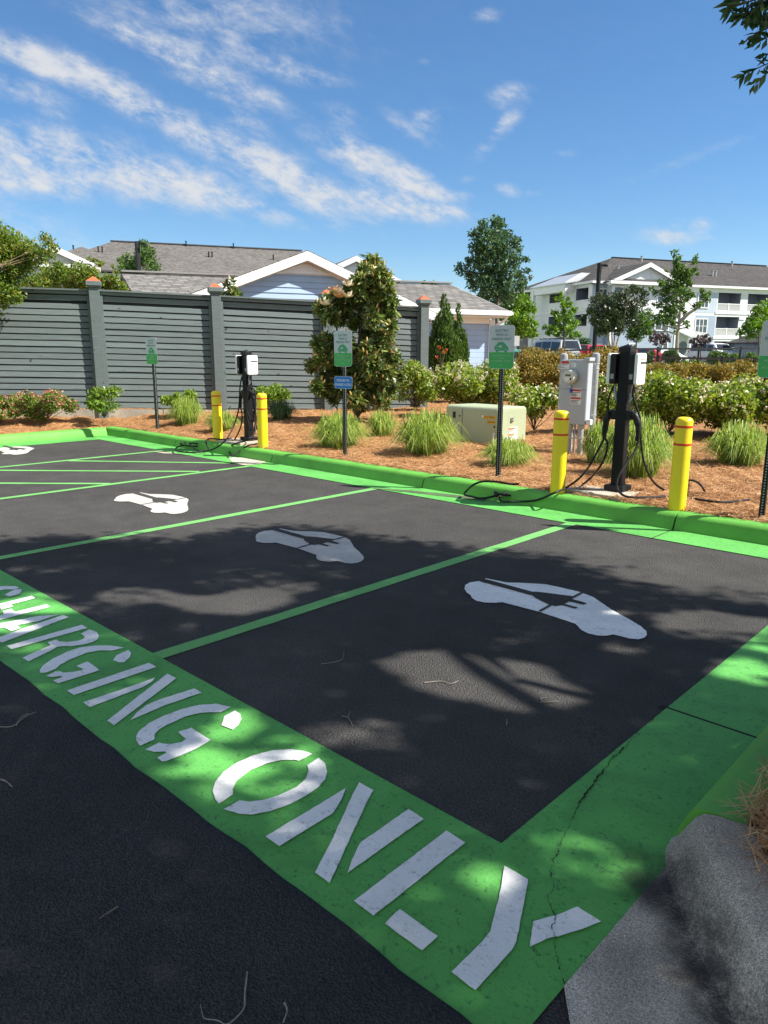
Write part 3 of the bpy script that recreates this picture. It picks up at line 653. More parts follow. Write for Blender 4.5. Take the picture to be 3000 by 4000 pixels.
for (x, y, z0, z1) in posts:
    c = np.array([x, y]) + fn * .03
    b = MB(); b.box((*c, (z0 - .25 + z1) / 2), (PW, PW, z1 - z0 + .25), frz); b.box((*c, z1 + .015), (PW + .05, PW + .05, .03), frz); b.box((*c, z1 + .075), (PW + .09, PW + .09, .09), frz)
    po = b.build('post', M_FENCE, t, bevel=.006)
    b = MB(); h = PW / 2 + .035; e = np.array([fdir[0], fdir[1], 0]) * h; g_ = np.array([fn[0], fn[1], 0]) * h; o = np.array([*c, z1 + .12])
    b.add([o - e - g_, o + e - g_, o + e + g_, o - e + g_, o + np.array([0, 0, .10])], [(0, 1, 4), (1, 2, 4), (2, 3, 4), (3, 0, 4), (3, 2, 1, 0)]); b.build('post_cap', M_COPPER, po)
for i in range(4):
    A, B = posts[i], posts[i + 1]; a = np.array(A[:2]) + fdir * PW / 2; c = np.array(B[:2]) - fdir * PW / 2
    za0, za1, zb0, zb1 = A[2], A[3] - .035, B[2], B[3] - .035
    b = MB(); rows = 17
    def P(s, k, off): # s along, k 0..1 up
        q = a + (c - a) * s + fn * off; return (q[0], q[1], (za0 + (zb0 - za0) * s) + k * ((za1 - za0) + ((zb1 - zb0) - (za1 - za0)) * s))
    pitch = (1 - .115) / rows
    for r_ in range(rows):
        k0 = r_ * pitch + .004; k1 = k0 + pitch - .0085 + random.uniform(-.0012, .0012); sag = [random.gauss(0, .0006) for _ in range(9)]; off = random.uniform(-.004, .004)
        n = 8
        for j in range(n):
            s0, s1 = j / n, (j + 1) / n
            vs = []
            for s_, q_ in ((s0, sag[j]), (s1, sag[j + 1])):
                vs += [P(s_, k0 + q_, .018 + off), P(s_, k1 + q_, .005 + off), P(s_, k1 + q_, -.03), P(s_, k0 + q_, -.03)]
            fs = [(0, 4, 5, 1), (1, 5, 6, 2), (2, 6, 7, 3), (3, 7, 4, 0)]
            if j == 0: fs.append((0, 1, 2, 3))
            if j == n - 1: fs.append((7, 6, 5, 4))
            if j == 0: base = len(b.v); b.add(vs[:4] + vs[4:], fs)
            else:
                # share edge with previous segment so each board is one island
                n0 = len(b.v); b.v += [tuple(map(float, p)) for p in vs[4:]]; m0 = n0 - 4
                mp = [m0, m0 + 1, m0 + 2, m0 + 3, n0, n0 + 1, n0 + 2, n0 + 3]; b.f += [tuple(mp[x] for x in f_) for f_ in fs]
    # top boards: upper slat, fascia, cap rail
    for k0, k1, o0, o1 in ((.905, .948, .008, -.03), (.957, .985, .055, -.03), (.986, .999, .095, -.06)):
        b.add([P(0, k0, o0), P(1, k0, o0), P(1, k1, o0), P(0, k1, o0), P(0, k0, o1), P(1, k0, o1), P(1, k1, o1), P(0, k1, o1)], [(0, 1, 2, 3), (7, 6, 5, 4), (0, 4, 5, 1), (3, 2, 6, 7), (0, 3, 7, 4), (1, 5, 6, 2)])
    for s_ in (.012, .988):
        q0, q1 = P(s_, 0, .03), P(s_, .95, .03); b.bar(q0, q1, .045, .05, up=(fn[0], fn[1], 0))
    b.build('slat_panel', M_FENCE, t)
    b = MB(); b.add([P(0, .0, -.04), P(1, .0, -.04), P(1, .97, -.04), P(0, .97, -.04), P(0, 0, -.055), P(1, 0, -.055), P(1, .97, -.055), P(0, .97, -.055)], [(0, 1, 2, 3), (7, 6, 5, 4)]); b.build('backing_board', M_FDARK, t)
b = MB()
for i in range(4):
    A, B = posts[i], posts[i + 1]
    for s0 in (0, .5):
        a = np.array(A[:2]) + (np.array(B[:2]) - np.array(A[:2])) * s0; c = np.array(A[:2]) + (np.array(B[:2]) - np.array(A[:2])) * (s0 + .495)
        z0 = A[2] + (B[2] - A[2]) * s0 - .025; z1 = A[2] + (B[2] - A[2]) * (s0 + .5) - .025; e = fn * .085
        b.add([(*(a + e), z0), (*(c + e), z1), (*(c - e), z1), (*(a - e), z0), (*(a + e), z0 - .6), (*(c + e), z1 - .6), (*(c - e), z1 - .6), (*(a - e), z0 - .6)], [(3, 2, 1, 0)[::-1], (4, 5, 1, 0), (5, 6, 2, 1), (6, 7, 3, 2), (7, 4, 0, 3)])
b.build('plinth', concrete('fence_plinth_concrete', (.46, .42, .34), .2), t)

# ---------------------------------------------------------------- text
def text_mesh(name, body, size, mat, parent, mloc, kind_w=None, align='CENTER', extrude=.0006, width=None):
    cu = bpy.data.curves.new(name, 'FONT'); cu.body = body; cu.size = size; cu.align_x = align; cu.align_y = 'CENTER'; cu.extrude = extrude; cu.resolution_u = 3
    to = bpy.data.objects.new(name + '_tmp', cu); col.objects.link(to); dg = bpy.context.evaluated_depsgraph_get(); dg.update()
    me = bpy.data.meshes.new_from_object(to.evaluated_get(dg)); bpy.data.objects.remove(to); bpy.data.curves.remove(cu)
    me.materials.clear()
    if width:
        xs_ = [v_.co.x for v_ in me.vertices]; k = width / max(1e-6, max(xs_) - min(xs_)); me.transform(Matrix.Diagonal((k, 1, 1, 1)))
    me.transform(mloc); me.update(); me.name = name
    return link_mesh(name, me, mat, parent)
FRONT = Matrix.Rotation(rad(90), 4, 'X')      # text in the XZ plane facing -Y
SIDE = Matrix.Rotation(rad(90), 4, 'Z') @ Matrix.Rotation(rad(90), 4, 'X')   # facing +X
# ---------------------------------------------------------------- EV parking signs
M_SGREY = simple('sign_reflective_white', (.50, .55, .57), .35, .05, 6, spec=.5); M_SGREEN = simple('sign_green', (.05, .40, .09), .4, .08, 4)
M_STXT = simple('sign_green_print', (.05, .20, .14), .5, .05); M_SWTXT = simple('sign_pale_print', (.36, .58, .40), .5, .05); M_SICON = simple('sign_icon_green', (.04, .33, .13), .45, .05)
M_BLACKM = simple('black_painted_steel', (.010, .010, .011), .5, .2, 20, spec=.3); M_BLUE = simple('sign_blue', (.01, .16, .55), .4, .06, 5); M_BWTXT = simple('sign_white_print', (.8, .82, .85), .5, .03)
M_ALU = simple('sign_aluminium_edge', (.55, .57, .58), .35, .05, 8, .8)
M_PALE_CORE = simple('added_pale_core', (.45, .45, .43), .6, .05)
M_POSTG = simple('dark_green_black_steel', (.006, .010, .008), .55, .2, 20, spec=.25)
def round_rect(w, h, r, n=6):
    out = []
    for cx, cz, a0 in ((w / 2 - r, h / 2 - r, 0), (-w / 2 + r, h / 2 - r, 90), (-w / 2 + r, -h / 2 + r, 180), (w / 2 - r, -h / 2 + r, 270)):
        for k in range(n + 1): a = rad(a0 + 90 * k / n); out.append((cx + r * math.cos(a), cz + r * math.sin(a)))
    return out
def plate(mb, pts, y0, y1, z=0): mb.prism([(x, y0, z + h) for x, h in pts], (0, y1 - y0, 0))
ICON = [(-.135, .0), (-.12, .012), (-.105, .012), (-.07, .05), (-.045, .06), (.02, .06), (.05, .05), (.10, .005), (.13, -.02), (.135, -.045), (.125, -.062), (.112, -.064), (.108, -.05), (.09, -.036), (.07, -.036), (.053, -.05), (.05, -.064), (-.05, -.064), (-.053, -.05), (-.07, -.036), (-.09, -.036), (-.108, -.05), (-.112, -.062), (-.125, -.055), (-.135, -.03)]
def ev_sign(label, loc, top, blue=None, rz=rad(8), S=1.0):
    t = thing('parking_sign', label, 'sign', loc, rz, group='electric vehicle parking signs along the kerb')
    W_, H_ = .315 * S, .485 * S; zc = top - H_ / 2
    b = MB()   # perforated square post
    hw = .0225; ptop = top - .06; n = int((ptop + .1) / .0254)
    for ang in range(4):
        m_ = Matrix.Rotation(ang * math.pi / 2, 4, 'Z')
        def q(x, z): return m_ @ Vector((x, -hw, z))
        for k in range(n):
            z0 = -.1 + k * .0254; zc0, zc1 = z0 + .0062, z0 + .0192
            for xa, xb, za, zb in ((-hw, -.0065, z0, z0 + .0254), (.0065, hw, z0, z0 + .0254), (-.0065, .0065, z0, zc0), (-.0065, .0065, zc1, z0 + .0254)):
                b.add([q(xa, za), q(xb, za), q(xb, zb), q(xa, zb)], [(0, 1, 2, 3)])
    b.build('sign_post', M_POSTG, t, local=True)
    b = MB(); b.box((0, 0, ptop / 2 - .05), (.038, .038, ptop)); b.build('added_post_core', M_PALE_CORE, t, local=True)  # pale core added inside the tube so the holes read as light
    y0 = -hw - .004
    rr_ = round_rect(W_, H_, .04 * S)
    b = MB(); plate(b, rr_, y0 - .003, y0, zc); pl = b.build('sign_plate', M_ALU, t, local=True)
    cut = zc + H_ / 2 - H_ * .615 - zc
    up_ = [(x, z) for x, z in rr_ if z > cut] ; up_ = [p for p in up_ if p[0] >= 0][:0] or up_
    k_ = .986
    def clip(pts, zc_, above):
        out = []
        for i in range(len(pts)):
            p, q_ = pts[i], pts[(i + 1) % len(pts)]; ip = (p[1] > zc_) == above; iq = (q_[1] > zc_) == above
            if ip: out.append(p)
            if ip != iq: s_ = (zc_ - p[1]) / (q_[1] - p[1]); out.append((p[0] + (q_[0] - p[0]) * s_, zc_))
        return out
    inner = [(x * k_, z * k_) for x, z in rr_]
    b = MB(); plate(b, clip(inner, cut, True), y0 - .0042, y0 - .003, zc); b.build('upper_panel', M_SGREY, pl, local=True)
    b = MB(); plate(b, clip(inner, cut, False), y0 - .0042, y0 - .003, zc); b.build('lower_panel', M_SGREEN, pl, local=True)
    def tx(nm, body, size, mt, z, w): text_mesh(nm, body, size, mt, pl, Matrix.Translation((0, y0 - .0052, z)) @ FRONT, width=w)
    tp = zc + H_ / 2
    for i, (s_, w) in enumerate((('ELECTRIC', .162), ('VEHICLE', .15), ('PARKING ONLY', .245))): tx('lettering', s_, .041 * S, M_STXT, tp - (.062 + i * .046) * S, w * S)
    for i, (s_, w) in enumerate((('VIOLATORS WILL BE', .225), ('TOWED', .082), ("AT OWNER'S EXPENSE", .25))): tx('lettering', s_, .027 * S, M_SWTXT, tp - (.338 + i * .030) * S, w * S)
    ci = tp - .232 * S; b = MB(); plate(b, [(x * .66 * S, z * .78 * S) for x, z in ICON], y0 - .0052, y0 - .0042, ci)
    for wx in (-.08, .08): b.prism([(wx * .66 * S + .0175 * S * math.cos(a), y0 - .0052, ci - .05 * S + .0175 * S * math.sin(a)) for a in np.linspace(0, 2 * math.pi, 15)[:-1]], (0, .001, 0))
    b.build('car_icon', M_SICON, pl, local=True)
    b = MB(); plate(b, [(x * S, z * S) for x, z in ((-.09, -.002), (-.035, -.002), (-.028, .004), (-.002, .016), (-.002, .008), (.016, .008), (.016, .004), (-.002, .004), (-.002, -.010), (.016, -.010), (.016, -.014), (-.002, -.014), (-.002, -.022), (-.028, -.010), (-.035, -.006), (-.09, -.006))], y0 - .0062, y0 - .0052, ci); b.build('plug_icon', M_SGREY, pl, local=True)
    for z in (zc + H_ * .44, zc - H_ * .41):
        b = MB(); b.prism([(.006 * math.cos(a), y0 - .0042, z + .006 * math.sin(a)) for a in np.linspace(0, 2 * math.pi, 9)[:-1]], (0, -.005, 0)); b.build('bolt', M_ALU, pl, local=True)
    if blue:
        zb, hb = blue; wb = .32; rr2 = round_rect(wb, hb, .035)
        b = MB(); plate(b, rr2, y0 - .003, y0, zb); p2 = b.build('access_plate', M_ALU, t, local=True)
        b = MB(); plate(b, [(x * .975, z * .95) for x, z in rr2], y0 - .0042, y0 - .003, zb); b.build('blue_panel', M_BLUE, p2, local=True)
        for s_, w, dz in (('DESIGNED FOR', .225, .028), ('DISABLED ACCESS', .285, -.03)): text_mesh('lettering', s_, .046, M_BWTXT, p2, Matrix.Translation((0, y0 - .0052, zb + dz)) @ FRONT, width=w)
    return t
def sign_at(label, px, py, ptop, blue=None, **k):
    p = TB(px, py); d_ = depth(p); zt = PD(px, ptop, d_)[2]
    bl = None
    if blue: z1, z0 = PD(px, blue[0], d_)[2], PD(px, blue[1], d_)[2]; bl = ((z0 + z1) / 2 - p[2], z1 - z0)
    return ev_sign(label, p, zt - p[2], bl, **k)
sign_at('green and white electric vehicle parking sign at the far corner, smallest of the row', 616, 1678, 1317)
sign_at('electric vehicle parking sign with a blue disabled access plate below it, before the magnolia', 1348, 1778, 1292, blue=(1470, 1518))
sign_at('electric vehicle parking sign in front of the green transformer box', 1945, 1866, 1270)
sign_at('electric vehicle parking sign cut off by the right edge of the photo', 2974, 2022, 1250, rz=rad(4))
# ---------------------------------------------------------------- bollards
M_YEL = simple('yellow_plastic_sleeve', (.86, .64, .012), .42, .05, 5, spec=.5, bmp=.05, bscale=40); M_RED = simple('red_reflective_band', (.62, .035, .012), .35, .06, 8)
def bollard():
    t = thing('bollard', 'x', 'bollard', (0, 0, 0), group='yellow bollards guarding the chargers'); r = .078
    b = MB(); pr = [(r * 1.01, -.15), (r, .9)]
    for k in range(1, 9): a = rad(90 * k / 8); pr.append((r - .045 + .045 * math.cos(a), .9 + .05 * math.sin(a)))
    pr.append((.002, .953)); b.lathe(pr, n=32); b.build('sleeve', M_YEL, t, local=True, smooth=45)
    for z in (.845, .665): b = MB(); b.lathe([(r + .0005, z), (r + .002, z + .001), (r + .002, z + .022), (r + .0005, z + .023)], n=32); b.build('reflective_band', M_RED, t, local=True, smooth=45)
    return t
def dup(root, loc, rotz=None, label=None):
    r = root.copy(); col.objects.link(r); r.location = tuple(loc)
    if rotz is not None: r.rotation_euler = (0, 0, rotz)
    if label: r['label'] = label
    for ch in list(root.children):
        c = ch.copy(); col.objects.link(c); c.parent = r
        for g_ in list(ch.children):
            d_ = g_.copy(); col.objects.link(d_); d_.parent = c
    return r
b0 = bollard(); first = True
for px, py, ptop, lab in ((2178, 1922, 1602, 'yellow bollard with two red bands left of the near charger, beside the meter cabinet'), (2643, 1988, 1628, 'yellow bollard with two red bands right of the near charger, closest to the camera'),
                          (852, 1722, 1526, 'yellow bollard with two red bands left of the far charger'), (1028, 1746, 1535, 'yellow bollard with two red bands right of the far charger')):
    p = TB(px, py); hgt = PD(px, ptop, depth(p))[2] - p[2]
    o = b0 if first else dup(b0, p)
    o.location = tuple(p); o['label'] = lab; o.scale = (1, 1, hgt / .953); o.rotation_euler = (0, 0, random.uniform(0, 1)); first = False
# ---------------------------------------------------------------- chargers
M_CHBLK = simple('charger_black_powder_coat', (.007, .007, .008), .5, .2, 25, spec=.22); M_CHPL = simple('charger_black_plastic', (.009, .009, .010), .42, .15, 12, spec=.3)
M_CHWH = simple('charger_white_plastic', (.82, .82, .80), .35, .03, 4, spec=.5, coat=.2); M_GREYP = simple('grey_plastic_conduit', (.34, .36, .37), .45, .1, 10); M_RUB = simple('black_rubber_cable', (.010, .010, .011), .55, .25, 30, spec=.3)
M_REDPR = simple('red_print', (.55, .10, .06), .5, .05); M_SCR = simple('dark_screen', (.012, .012, .014), .2, .1)
def charger(h):
    t = thing('charging_station', 'x', 'charger', (0, 0, 0), group='electric car charging stations')
    w = .112
    b = MB(); b.box((0, 0, h / 2 + .02), (w, w, h - .04)); b.build('post', M_CHBLK, t, local=True, bevel=.006)
    b = MB(); hw = w / 2 + .008; z = h - .012
    b.add([(x * hw, y * hw, zz) for zz in (z - .045, z) for x, y in ((-1, -1), (1, -1), (1, 1), (-1, 1))] + [(0, 0, h + .022)], [(3, 2, 1, 0), (0, 1, 5, 4), (1, 2, 6, 5), (2, 3, 7, 6), (3, 0, 4, 7), (4, 5, 8), (5, 6, 8), (6, 7, 8), (7, 4, 8)]); b.build('post_cap', M_CHPL, t, local=True)
    b = MB(); b.box((0, 0, .03), (.21, .21, .055)); b.build('base_cover', M_CHPL, t, local=True, bevel=.006)
    for s in (1, -1):
        zc = h - .225; hh = .315; yw = .20
        b = MB(); rr_ = round_rect(yw - .012, hh - .012, .02); b.prism([(s * (w / 2 + .012), y, zc + z_) for y, z_ in rr_], (s * .062, 0, 0)); b.box((s * (w / 2 + .006), 0, zc), (.012, .08, .2))
        u = b.build('charger_unit', M_CHPL, t, local=True, bevel=.006)
        b = MB(); rr_ = round_rect(yw, hh, .03); b.prism([(s * (w / 2 + .074), y, zc + z_) for y, z_ in rr_], (s * .036, 0, 0)); b.build('front_cover', M_CHWH, u, local=True, bevel=.011)
        xf = s * (w / 2 + .111)
        b = MB(); b.box((xf, .025 * s, zc + .062), (.003, .125, .018)); b.build('display_strip', M_SCR, u, local=True)
        b = MB(); b.box((xf, -.03 * s, zc + .098), (.002, .013, .013), rx=.7); b.box((xf, .022 * s, zc + .098), (.002, .07, .006)); b.build('logo', M_REDPR, u, local=True)
        b = MB(); b.box((s * (w / 2 + .045), -(yw / 2 - .005), zc - .075), (.034, .003, .05)); b.build('rating_label', simple('label_grey', (.3, .3, .3), .5, .2, 40), u, local=True)
        # grey conduit elbow from the unit back into the post
        x0 = s * (w / 2 + .04); b = MB(); b.tube(spline([(x0, -.02, zc - hh / 2 + .01), (x0 - s * .004, -.02, zc - .22), (x0 - s * .012, -.018, zc - .285), (s * (w / 2 + .012), -.016, zc - .315), (s * (w / 2 - .01), -.014, zc - .325)], 5), .0135, 10)
        b.tube([(x0 - s * .008, -.02, zc - .235), (x0 - s * .012, -.019, zc - .275)], .019, 10); b.build('conduit', M_GREYP, t, local=True, smooth=True)
        # holster and connector handle
        zh = h - .70
        b = MB(); b.box((s * (w / 2 + .022), -.01, zh + .01), (.05, .085, .10)); b.tube([(s * (w / 2 + .02), -.01, zh + .0), (s * (w / 2 + .075), -.01, zh + .025)], [.036, .032], 14); ho = b.build('holster', M_CHPL, t, local=True, bevel=.004)
        b = MB(); b.tube(spline([(s * (w / 2 + .055), -.01, zh + .02), (s * (w / 2 + .085), -.012, zh - .0), (s * (w / 2 + .115), -.014, zh - .06), (s * (w / 2 + .128), -.015, zh - .13), (s * (w / 2 + .128), -.015, zh - .20), (s * (w / 2 + .126), -.015, zh - .245)], 4), [.036] * 5 + [.033] * 5 + [.026] * 4 + [.024] * 4 + [.021] * 3, 12)
        b.build('connector_handle', M_CHPL, ho, local=True, smooth=True)
    return t
pN, pF = TB(2411, 1926), TB(974, 1727)
dN, dF = depth(pN), depth(pF)
hN = PD(2466, 1366, dN)[2] - pN[2]; hF = PD(962, 1380, dF)[2] - pF[2]; print('charger heights', hN, hF)
chN = charger(hN); chN.location = tuple(pN); chN['label'] = 'black charging station post with two white units, nearest the camera on the right'; WM[chN.name] = Matrix.Translation(Vector(tuple(pN)))
chF = dup(chN, pF, label='black charging station post with two white units, farther away in front of the timber fence'); chF.scale = (1, 1, hF / hN); WM[chF.name] = Matrix.Translation(Vector(tuple(pF))) @ Matrix.Diagonal((1, 1, hF / hN, 1))
def pxz(pts):
    """(px,py,('d',depth) or z)"""
    out = []
    for x, y, k in pts: out.append(PD(x, y, k[1]) if isinstance(k, tuple) else G(x, y, k))
    return out
def cable(parent, pts, r=.0115):
    b = MB(); b.tube(spline(pts, 9), r, 8); return b.build('cable', M_RUB, parent, smooth=True)
D = lambda o: ('d', dN + o)
W_ = .112 / 2
def loc(p, x, y, z): return (p[0] + x, p[1] + y, p[2] + z)
zhN = hN - .70
# near charger: left unit's long lead over the kerb into a coil
coil = [(.11 * math.cos(a) + (.01 * k_), .075 * math.sin(a), .016 + .012 * k_) for k_, a in enumerate(np.linspace(0, 2 * math.pi * 2.2, 22))]
cc_ = G(1968, 1958, .0)
lead = [loc(pN, -W_ - .05, -.02, hN - .385), loc(pN, -W_ - .10, -.03, hN - .55), *pxz([(2370, 1690, D(-.02)), (2320, 1800, D(-.05)), (2275, 1868, D(-.10)), (2215, 1915, .19), (2165, 1938, .165), (2095, 1966, .04), (2020, 1972, .018), (1960, 1971, .016)])]
lead += [(cc_[0] + x - .02, cc_[1] + y, .018 + z_ * .5) for x, y, z_ in [(.10 * math.cos(a), .055 * math.sin(a), .008 * i_) for i_, a in enumerate(np.linspace(-1.6, -1.6 - 2 * math.pi * 1.6, 14))]]
lead += pxz([(1890, 1958, .016), (1840, 1951, .018), (1814, 1943, .022), (1824, 1927, .05), (1850, 1905, .155), (1885, 1893, .18), (1935, 1893, .185), (1995, 1903, .18), (2025, 1902, .18)])
cable(chN, lead)
cable(chN, [loc(pN, -W_ - .126, -.015, zhN - .24), *pxz([(2372, 1745, D(-.02)), (2365, 1790, D(-.02)), (2340, 1840, D(-.04)), (2305, 1880, .22), (2278, 1903, .185)])])
cable(chN, [loc(pN, W_ + .05, -.02, hN - .385), loc(pN, W_ + .055, -.03, hN - .5), *pxz([(2497, 1640, D(-.10)), (2501, 1705, D(-.10)), (2505, 1760, D(-.10)), (2513, 1810, D(-.10)), (2535, 1870, D(-.08)), (2562, 1905, .2), (2592, 1926, .17)])])
cable(chN, [loc(pN, W_ + .126, -.015, zhN - .24), *pxz([(2493, 1735, D(-.14)), (2478, 1775, D(-.17)), (2448, 1820, D(-.22)), (2422, 1862, D(-.27)), (2409, 1895, D(-.30)), (2412, 1925, D(-.33)), (2430, 1945, .19), (2460, 1955, .175), (2530, 1956, .17), (2600, 1951, .165)])])
cable(chN, pxz([(2664, 1895, .16), (2700, 1888, .19), (2725, 1898, .24), (2742, 1915, .22), (2752, 1933, .165)]))
cable(chN, pxz([(2715, 1962, .165), (2765, 1970, .168), (2815, 1975, .168), (2870, 1972, .162), (2925, 1965, .16)]))
DF = lambda o: ('d', dF + o); zhF = (hF - .70 * hF / hN)
cc2 = G(740, 1755, 0)
lead = [loc(pF, -W_ - .05, -.02, hF - .39), *pxz([(938, 1520, DF(-.05)), (933, 1600, DF(-.05)), (918, 1660, DF(-.1)), (893, 1712, DF(-.3)), (866, 1743, .16), (835, 1762, .08), (800, 1772, .02), (750, 1776, .016), (700, 1772, .016), (684, 1764, .016), (700, 1752, .016)])]
lead += [(cc2[0] + .20 * math.cos(a), cc2[1] + .12 * math.sin(a), .018 + .006 * i_) for i_, a in enumerate(np.linspace(2.4, 2.4 - 2 * math.pi * 1.5, 12))]
lead += pxz([(775, 1770, .02), (800, 1768, .02), (815, 1764, .03), (808, 1745, .10), (806, 1731, .165), (820, 1722, .18), (870, 1724, .17), (905, 1720, .17)])
cable(chF, lead)
cable(chF, [loc(pF, -W_ - .126, -.015, zhF - .245), *pxz([(945, 1620, DF(-.05)), (944, 1660, DF(-.08)), (932, 1698, DF(-.12)), (917, 1725, .17)])])
cable(chF, [loc(pF, W_ + .06, -.03, hF - .39), *pxz([(983, 1510, DF(-.1)), (986, 1560, DF(-.1)), (996, 1630, DF(-.1)), (1003, 1680, DF(-.12)), (1015, 1692, DF(-.1))])])
cable(chF, [loc(pF, W_ + .126, -.015, zhF - .245), *pxz([(990, 1620, DF(-.14)), (988, 1655, DF(-.14)), (975, 1640, DF(-.16)), (962, 1600, DF(-.17)), (960, 1560, DF(-.17)), (970, 1526, DF(-.16)), (985, 1523, DF(-.14)), (997, 1545, DF(-.14)), (998, 1600, DF(-.15)), (998, 1670, DF(-.2)), (992, 1706, DF(-.35)), (960, 1730, DF(-.5)), (925, 1739, .165), (902, 1752, .1), (896, 1775, .02), (903, 1786, .016), (920, 1783, .02), (950, 1760, .1), (975, 1747, .17), (1010, 1742, .17)])])
cable(chF, [*pxz([(990, 1545, DF(-.15)), (970, 1535, DF(-.17)), (964, 1580, DF(-.17)), (966, 1640, DF(-.17)), (980, 1690, DF(-.17)), (990, 1694, DF(-.16)), (997, 1660, DF(-.15)), (996, 1600, DF(-.15))])])
for p, nm in ((pN, 'pale concrete pad under the near charging station'), (pF, 'pale concrete pad under the far charging station')):
    b = MB(); b.box((p[0] - .12, p[1] - .13, p[2] - .02), (.66, .40, .10)); o = b.build('concrete_pad', M_CONCL, bevel=.01); tagp(o, nm, 'concrete pad')
chN.location.z += .034; chF.location.z += .034

# ---------------------------------------------------------------- pad transformer
M_TRANS = simple('transformer_sage_green', (.37, .42, .27), .5, .06, 3, spec=.4, bmp=.03, bscale=25); M_STK = simple('sticker_white', (.75, .75, .73), .5, .04, 30); M_ORG = simple('sticker_orange', (.80, .20, .05), .5, .05); M_SBLUE = simple('sticker_blue', (.25, .42, .75), .5, .05)
M_YLAB = simple('yellow_number_tile', (.72, .42, .03), .5, .08); M_BTXT = simple('black_print', (.01, .01, .01), .6, .1)
tp = TB(1940, 1736); tl, tw, th = 1.03, .82, .60
t = thing('pad_transformer', 'squat sage green electrical transformer box with yellow number tiles on the pine straw', 'transformer', (tp[0] - tl / 2, tp[1] + tw / 2, tp[2] - .03))
b = MB(); r0 = .07; prof = []
for k in range(7): a = rad(90 * k / 6); prof.append((-tw / 2 + r0 - r0 * math.cos(a), th - r0 + r0 * math.sin(a)))
prof = [(-tw / 2, -.08)] + prof + [(tw / 2 - .05, th - .015), (tw / 2, th - .06), (tw / 2, -.08)]
b.prism([(tl / 2, y, z) for y, z in prof], (-tl, 0, 0)); body = b.build('cabinet', M_TRANS, t, local=True, bevel=.022, smooth=30)
b = MB(); b.box((tl / 2 + .002, 0, th * .47), (.006, tw - .08, th - .06)); b.build('end_panel', M_TRANS, t, local=True, bevel=.004)
b = MB(); b.box((-tl * .17, -tw / 2 - .001, th * .44), (.006, .006, th * .95)); b.build('door_seam', M_BTXT, t, local=True)
b = MB(); b.box((-tl * .33, -tw / 2 - .003, th * .74), (.055, .006, .10)); b.box((-tl * .45, -tw / 2 - .003, th * .56), (.05, .006, .09), ry=.6); b.build('vent_cover', M_BTXT, t, local=True)
b = MB(); b.lathe([(.012, 0), (.012, .012), (.004, .016)], n=10); bo = b.build('lock_bolt', M_BLACKM, t, local=True); bo.rotation_euler = (rad(90), 0, 0); bo.location = (-tl * .22, -tw / 2, th * .72)
for i, s_ in enumerate(('S1C7093', '25KVA', '1')):
    wt = .033 * len(s_); x1 = tl / 2 - .035 - wt / 2; z = th * .735 - i * .072
    b = MB(); b.box((x1, -tw / 2 - .002, z), (wt, .004, .05)); nt_ = b.build('number_tile', M_YLAB, t, local=True)
    text_mesh('lettering', s_, .05, M_BTXT, nt_, Matrix.Translation((x1, -tw / 2 - .0055, z)) @ FRONT, width=wt * .88)
b = MB(); b.prism([(tl / 2 - .035 - .25 + .02 * math.cos(a), -tw / 2 - .004, th * .75 + .02 * math.sin(a)) for a in np.linspace(0, 2 * math.pi, 13)[:-1]], (0, .003, 0)); b.build('round_sticker', M_STK, t, local=True)
b = MB(); b.box((tl / 2 - .06, -tw / 2 - .003, .14), (.03, .005, .13)); b.build('data_plate', M_STK, t, local=True)
b = MB(); b.box((tl / 2 + .008, .02, .17), (.005, .225, .21)); ws = b.build('warning_sticker', M_STK, t, local=True)
b = MB(); b.box((tl / 2 + .0115, -.025, .252), (.004, .13, .03)); b.box((tl / 2 + .0115, -.025, .155), (.004, .13, .03)); b.build('orange_header', M_ORG, ws, local=True)
b = MB(); b.box((tl / 2 + .0115, .085, .252), (.004, .07, .03)); b.build('blue_header', M_SBLUE, ws, local=True)
b = MB()
for z in (.225, .213, .201, .128, .116, .104): b.box((tl / 2 + .0115, -.035, z), (.003, .10, .003))
b.build('small_print', M_BTXT, ws, local=True)
b = MB(); b.box((tl / 2 + .012, -.03, .39), (.02, .06, .07)); b.tube([(tl / 2 + .03, -.055, .385), (tl / 2 + .03, -.005, .385)], .012, 8); b.build('padlock', simple('zinc', (.5, .5, .5), .35, .1, 20, .9), t, local=True)
# ---------------------------------------------------------------- meter cabinet between two galvanised posts
M_CAB = simple('cabinet_grey_enamel', (.40, .435, .47), .42, .05, 3, spec=.4); M_GALV = simple('galvanised_steel', (.42, .45, .46), .42, .22, 14, .55, bmp=.03); M_PVC = simple('grey_pvc', (.36, .37, .38), .5, .08, 9); M_CAPG = simple('grey_cap', (.30, .30, .32), .55, .06)
M_GLASS = simple('meter_face', (.62, .62, .55), .12, .06, 8, spec=.8, coat=1); M_REDH = simple('danger_red', (.45, .04, .03), .5, .1)
mp_ = TB(2236, 1768); dm = depth(mp_); zb = PD(2236, 1656, dm)[2] - mp_[2]; zt = PD(2236, 1404, dm)[2] - mp_[2]
cw, cdp = .42, .13; x0 = G(2236, 1500, 0)[0] * 0
t = thing('meter_cabinet', 'tall grey electric meter cabinet on conduits between two capped galvanised posts', 'meter cabinet', mp_)
zc = (zb + zt) / 2
b = MB(); b.box((0, 0, zc), (cw, cdp, zt - zb)); cab = b.build('cabinet', M_CAB, t, local=True, bevel=.008)
b = MB(); b.box((0, -cdp / 2 - .004, zt - .21), (cw - .012, .008, .40)); b.box((0, -cdp / 2 - .004, zb + (zt - .42 - zb) / 2), (cw - .012, .008, zt - .425 - zb - .01)); b.build('front_cover', M_CAB, t, local=True, bevel=.003)
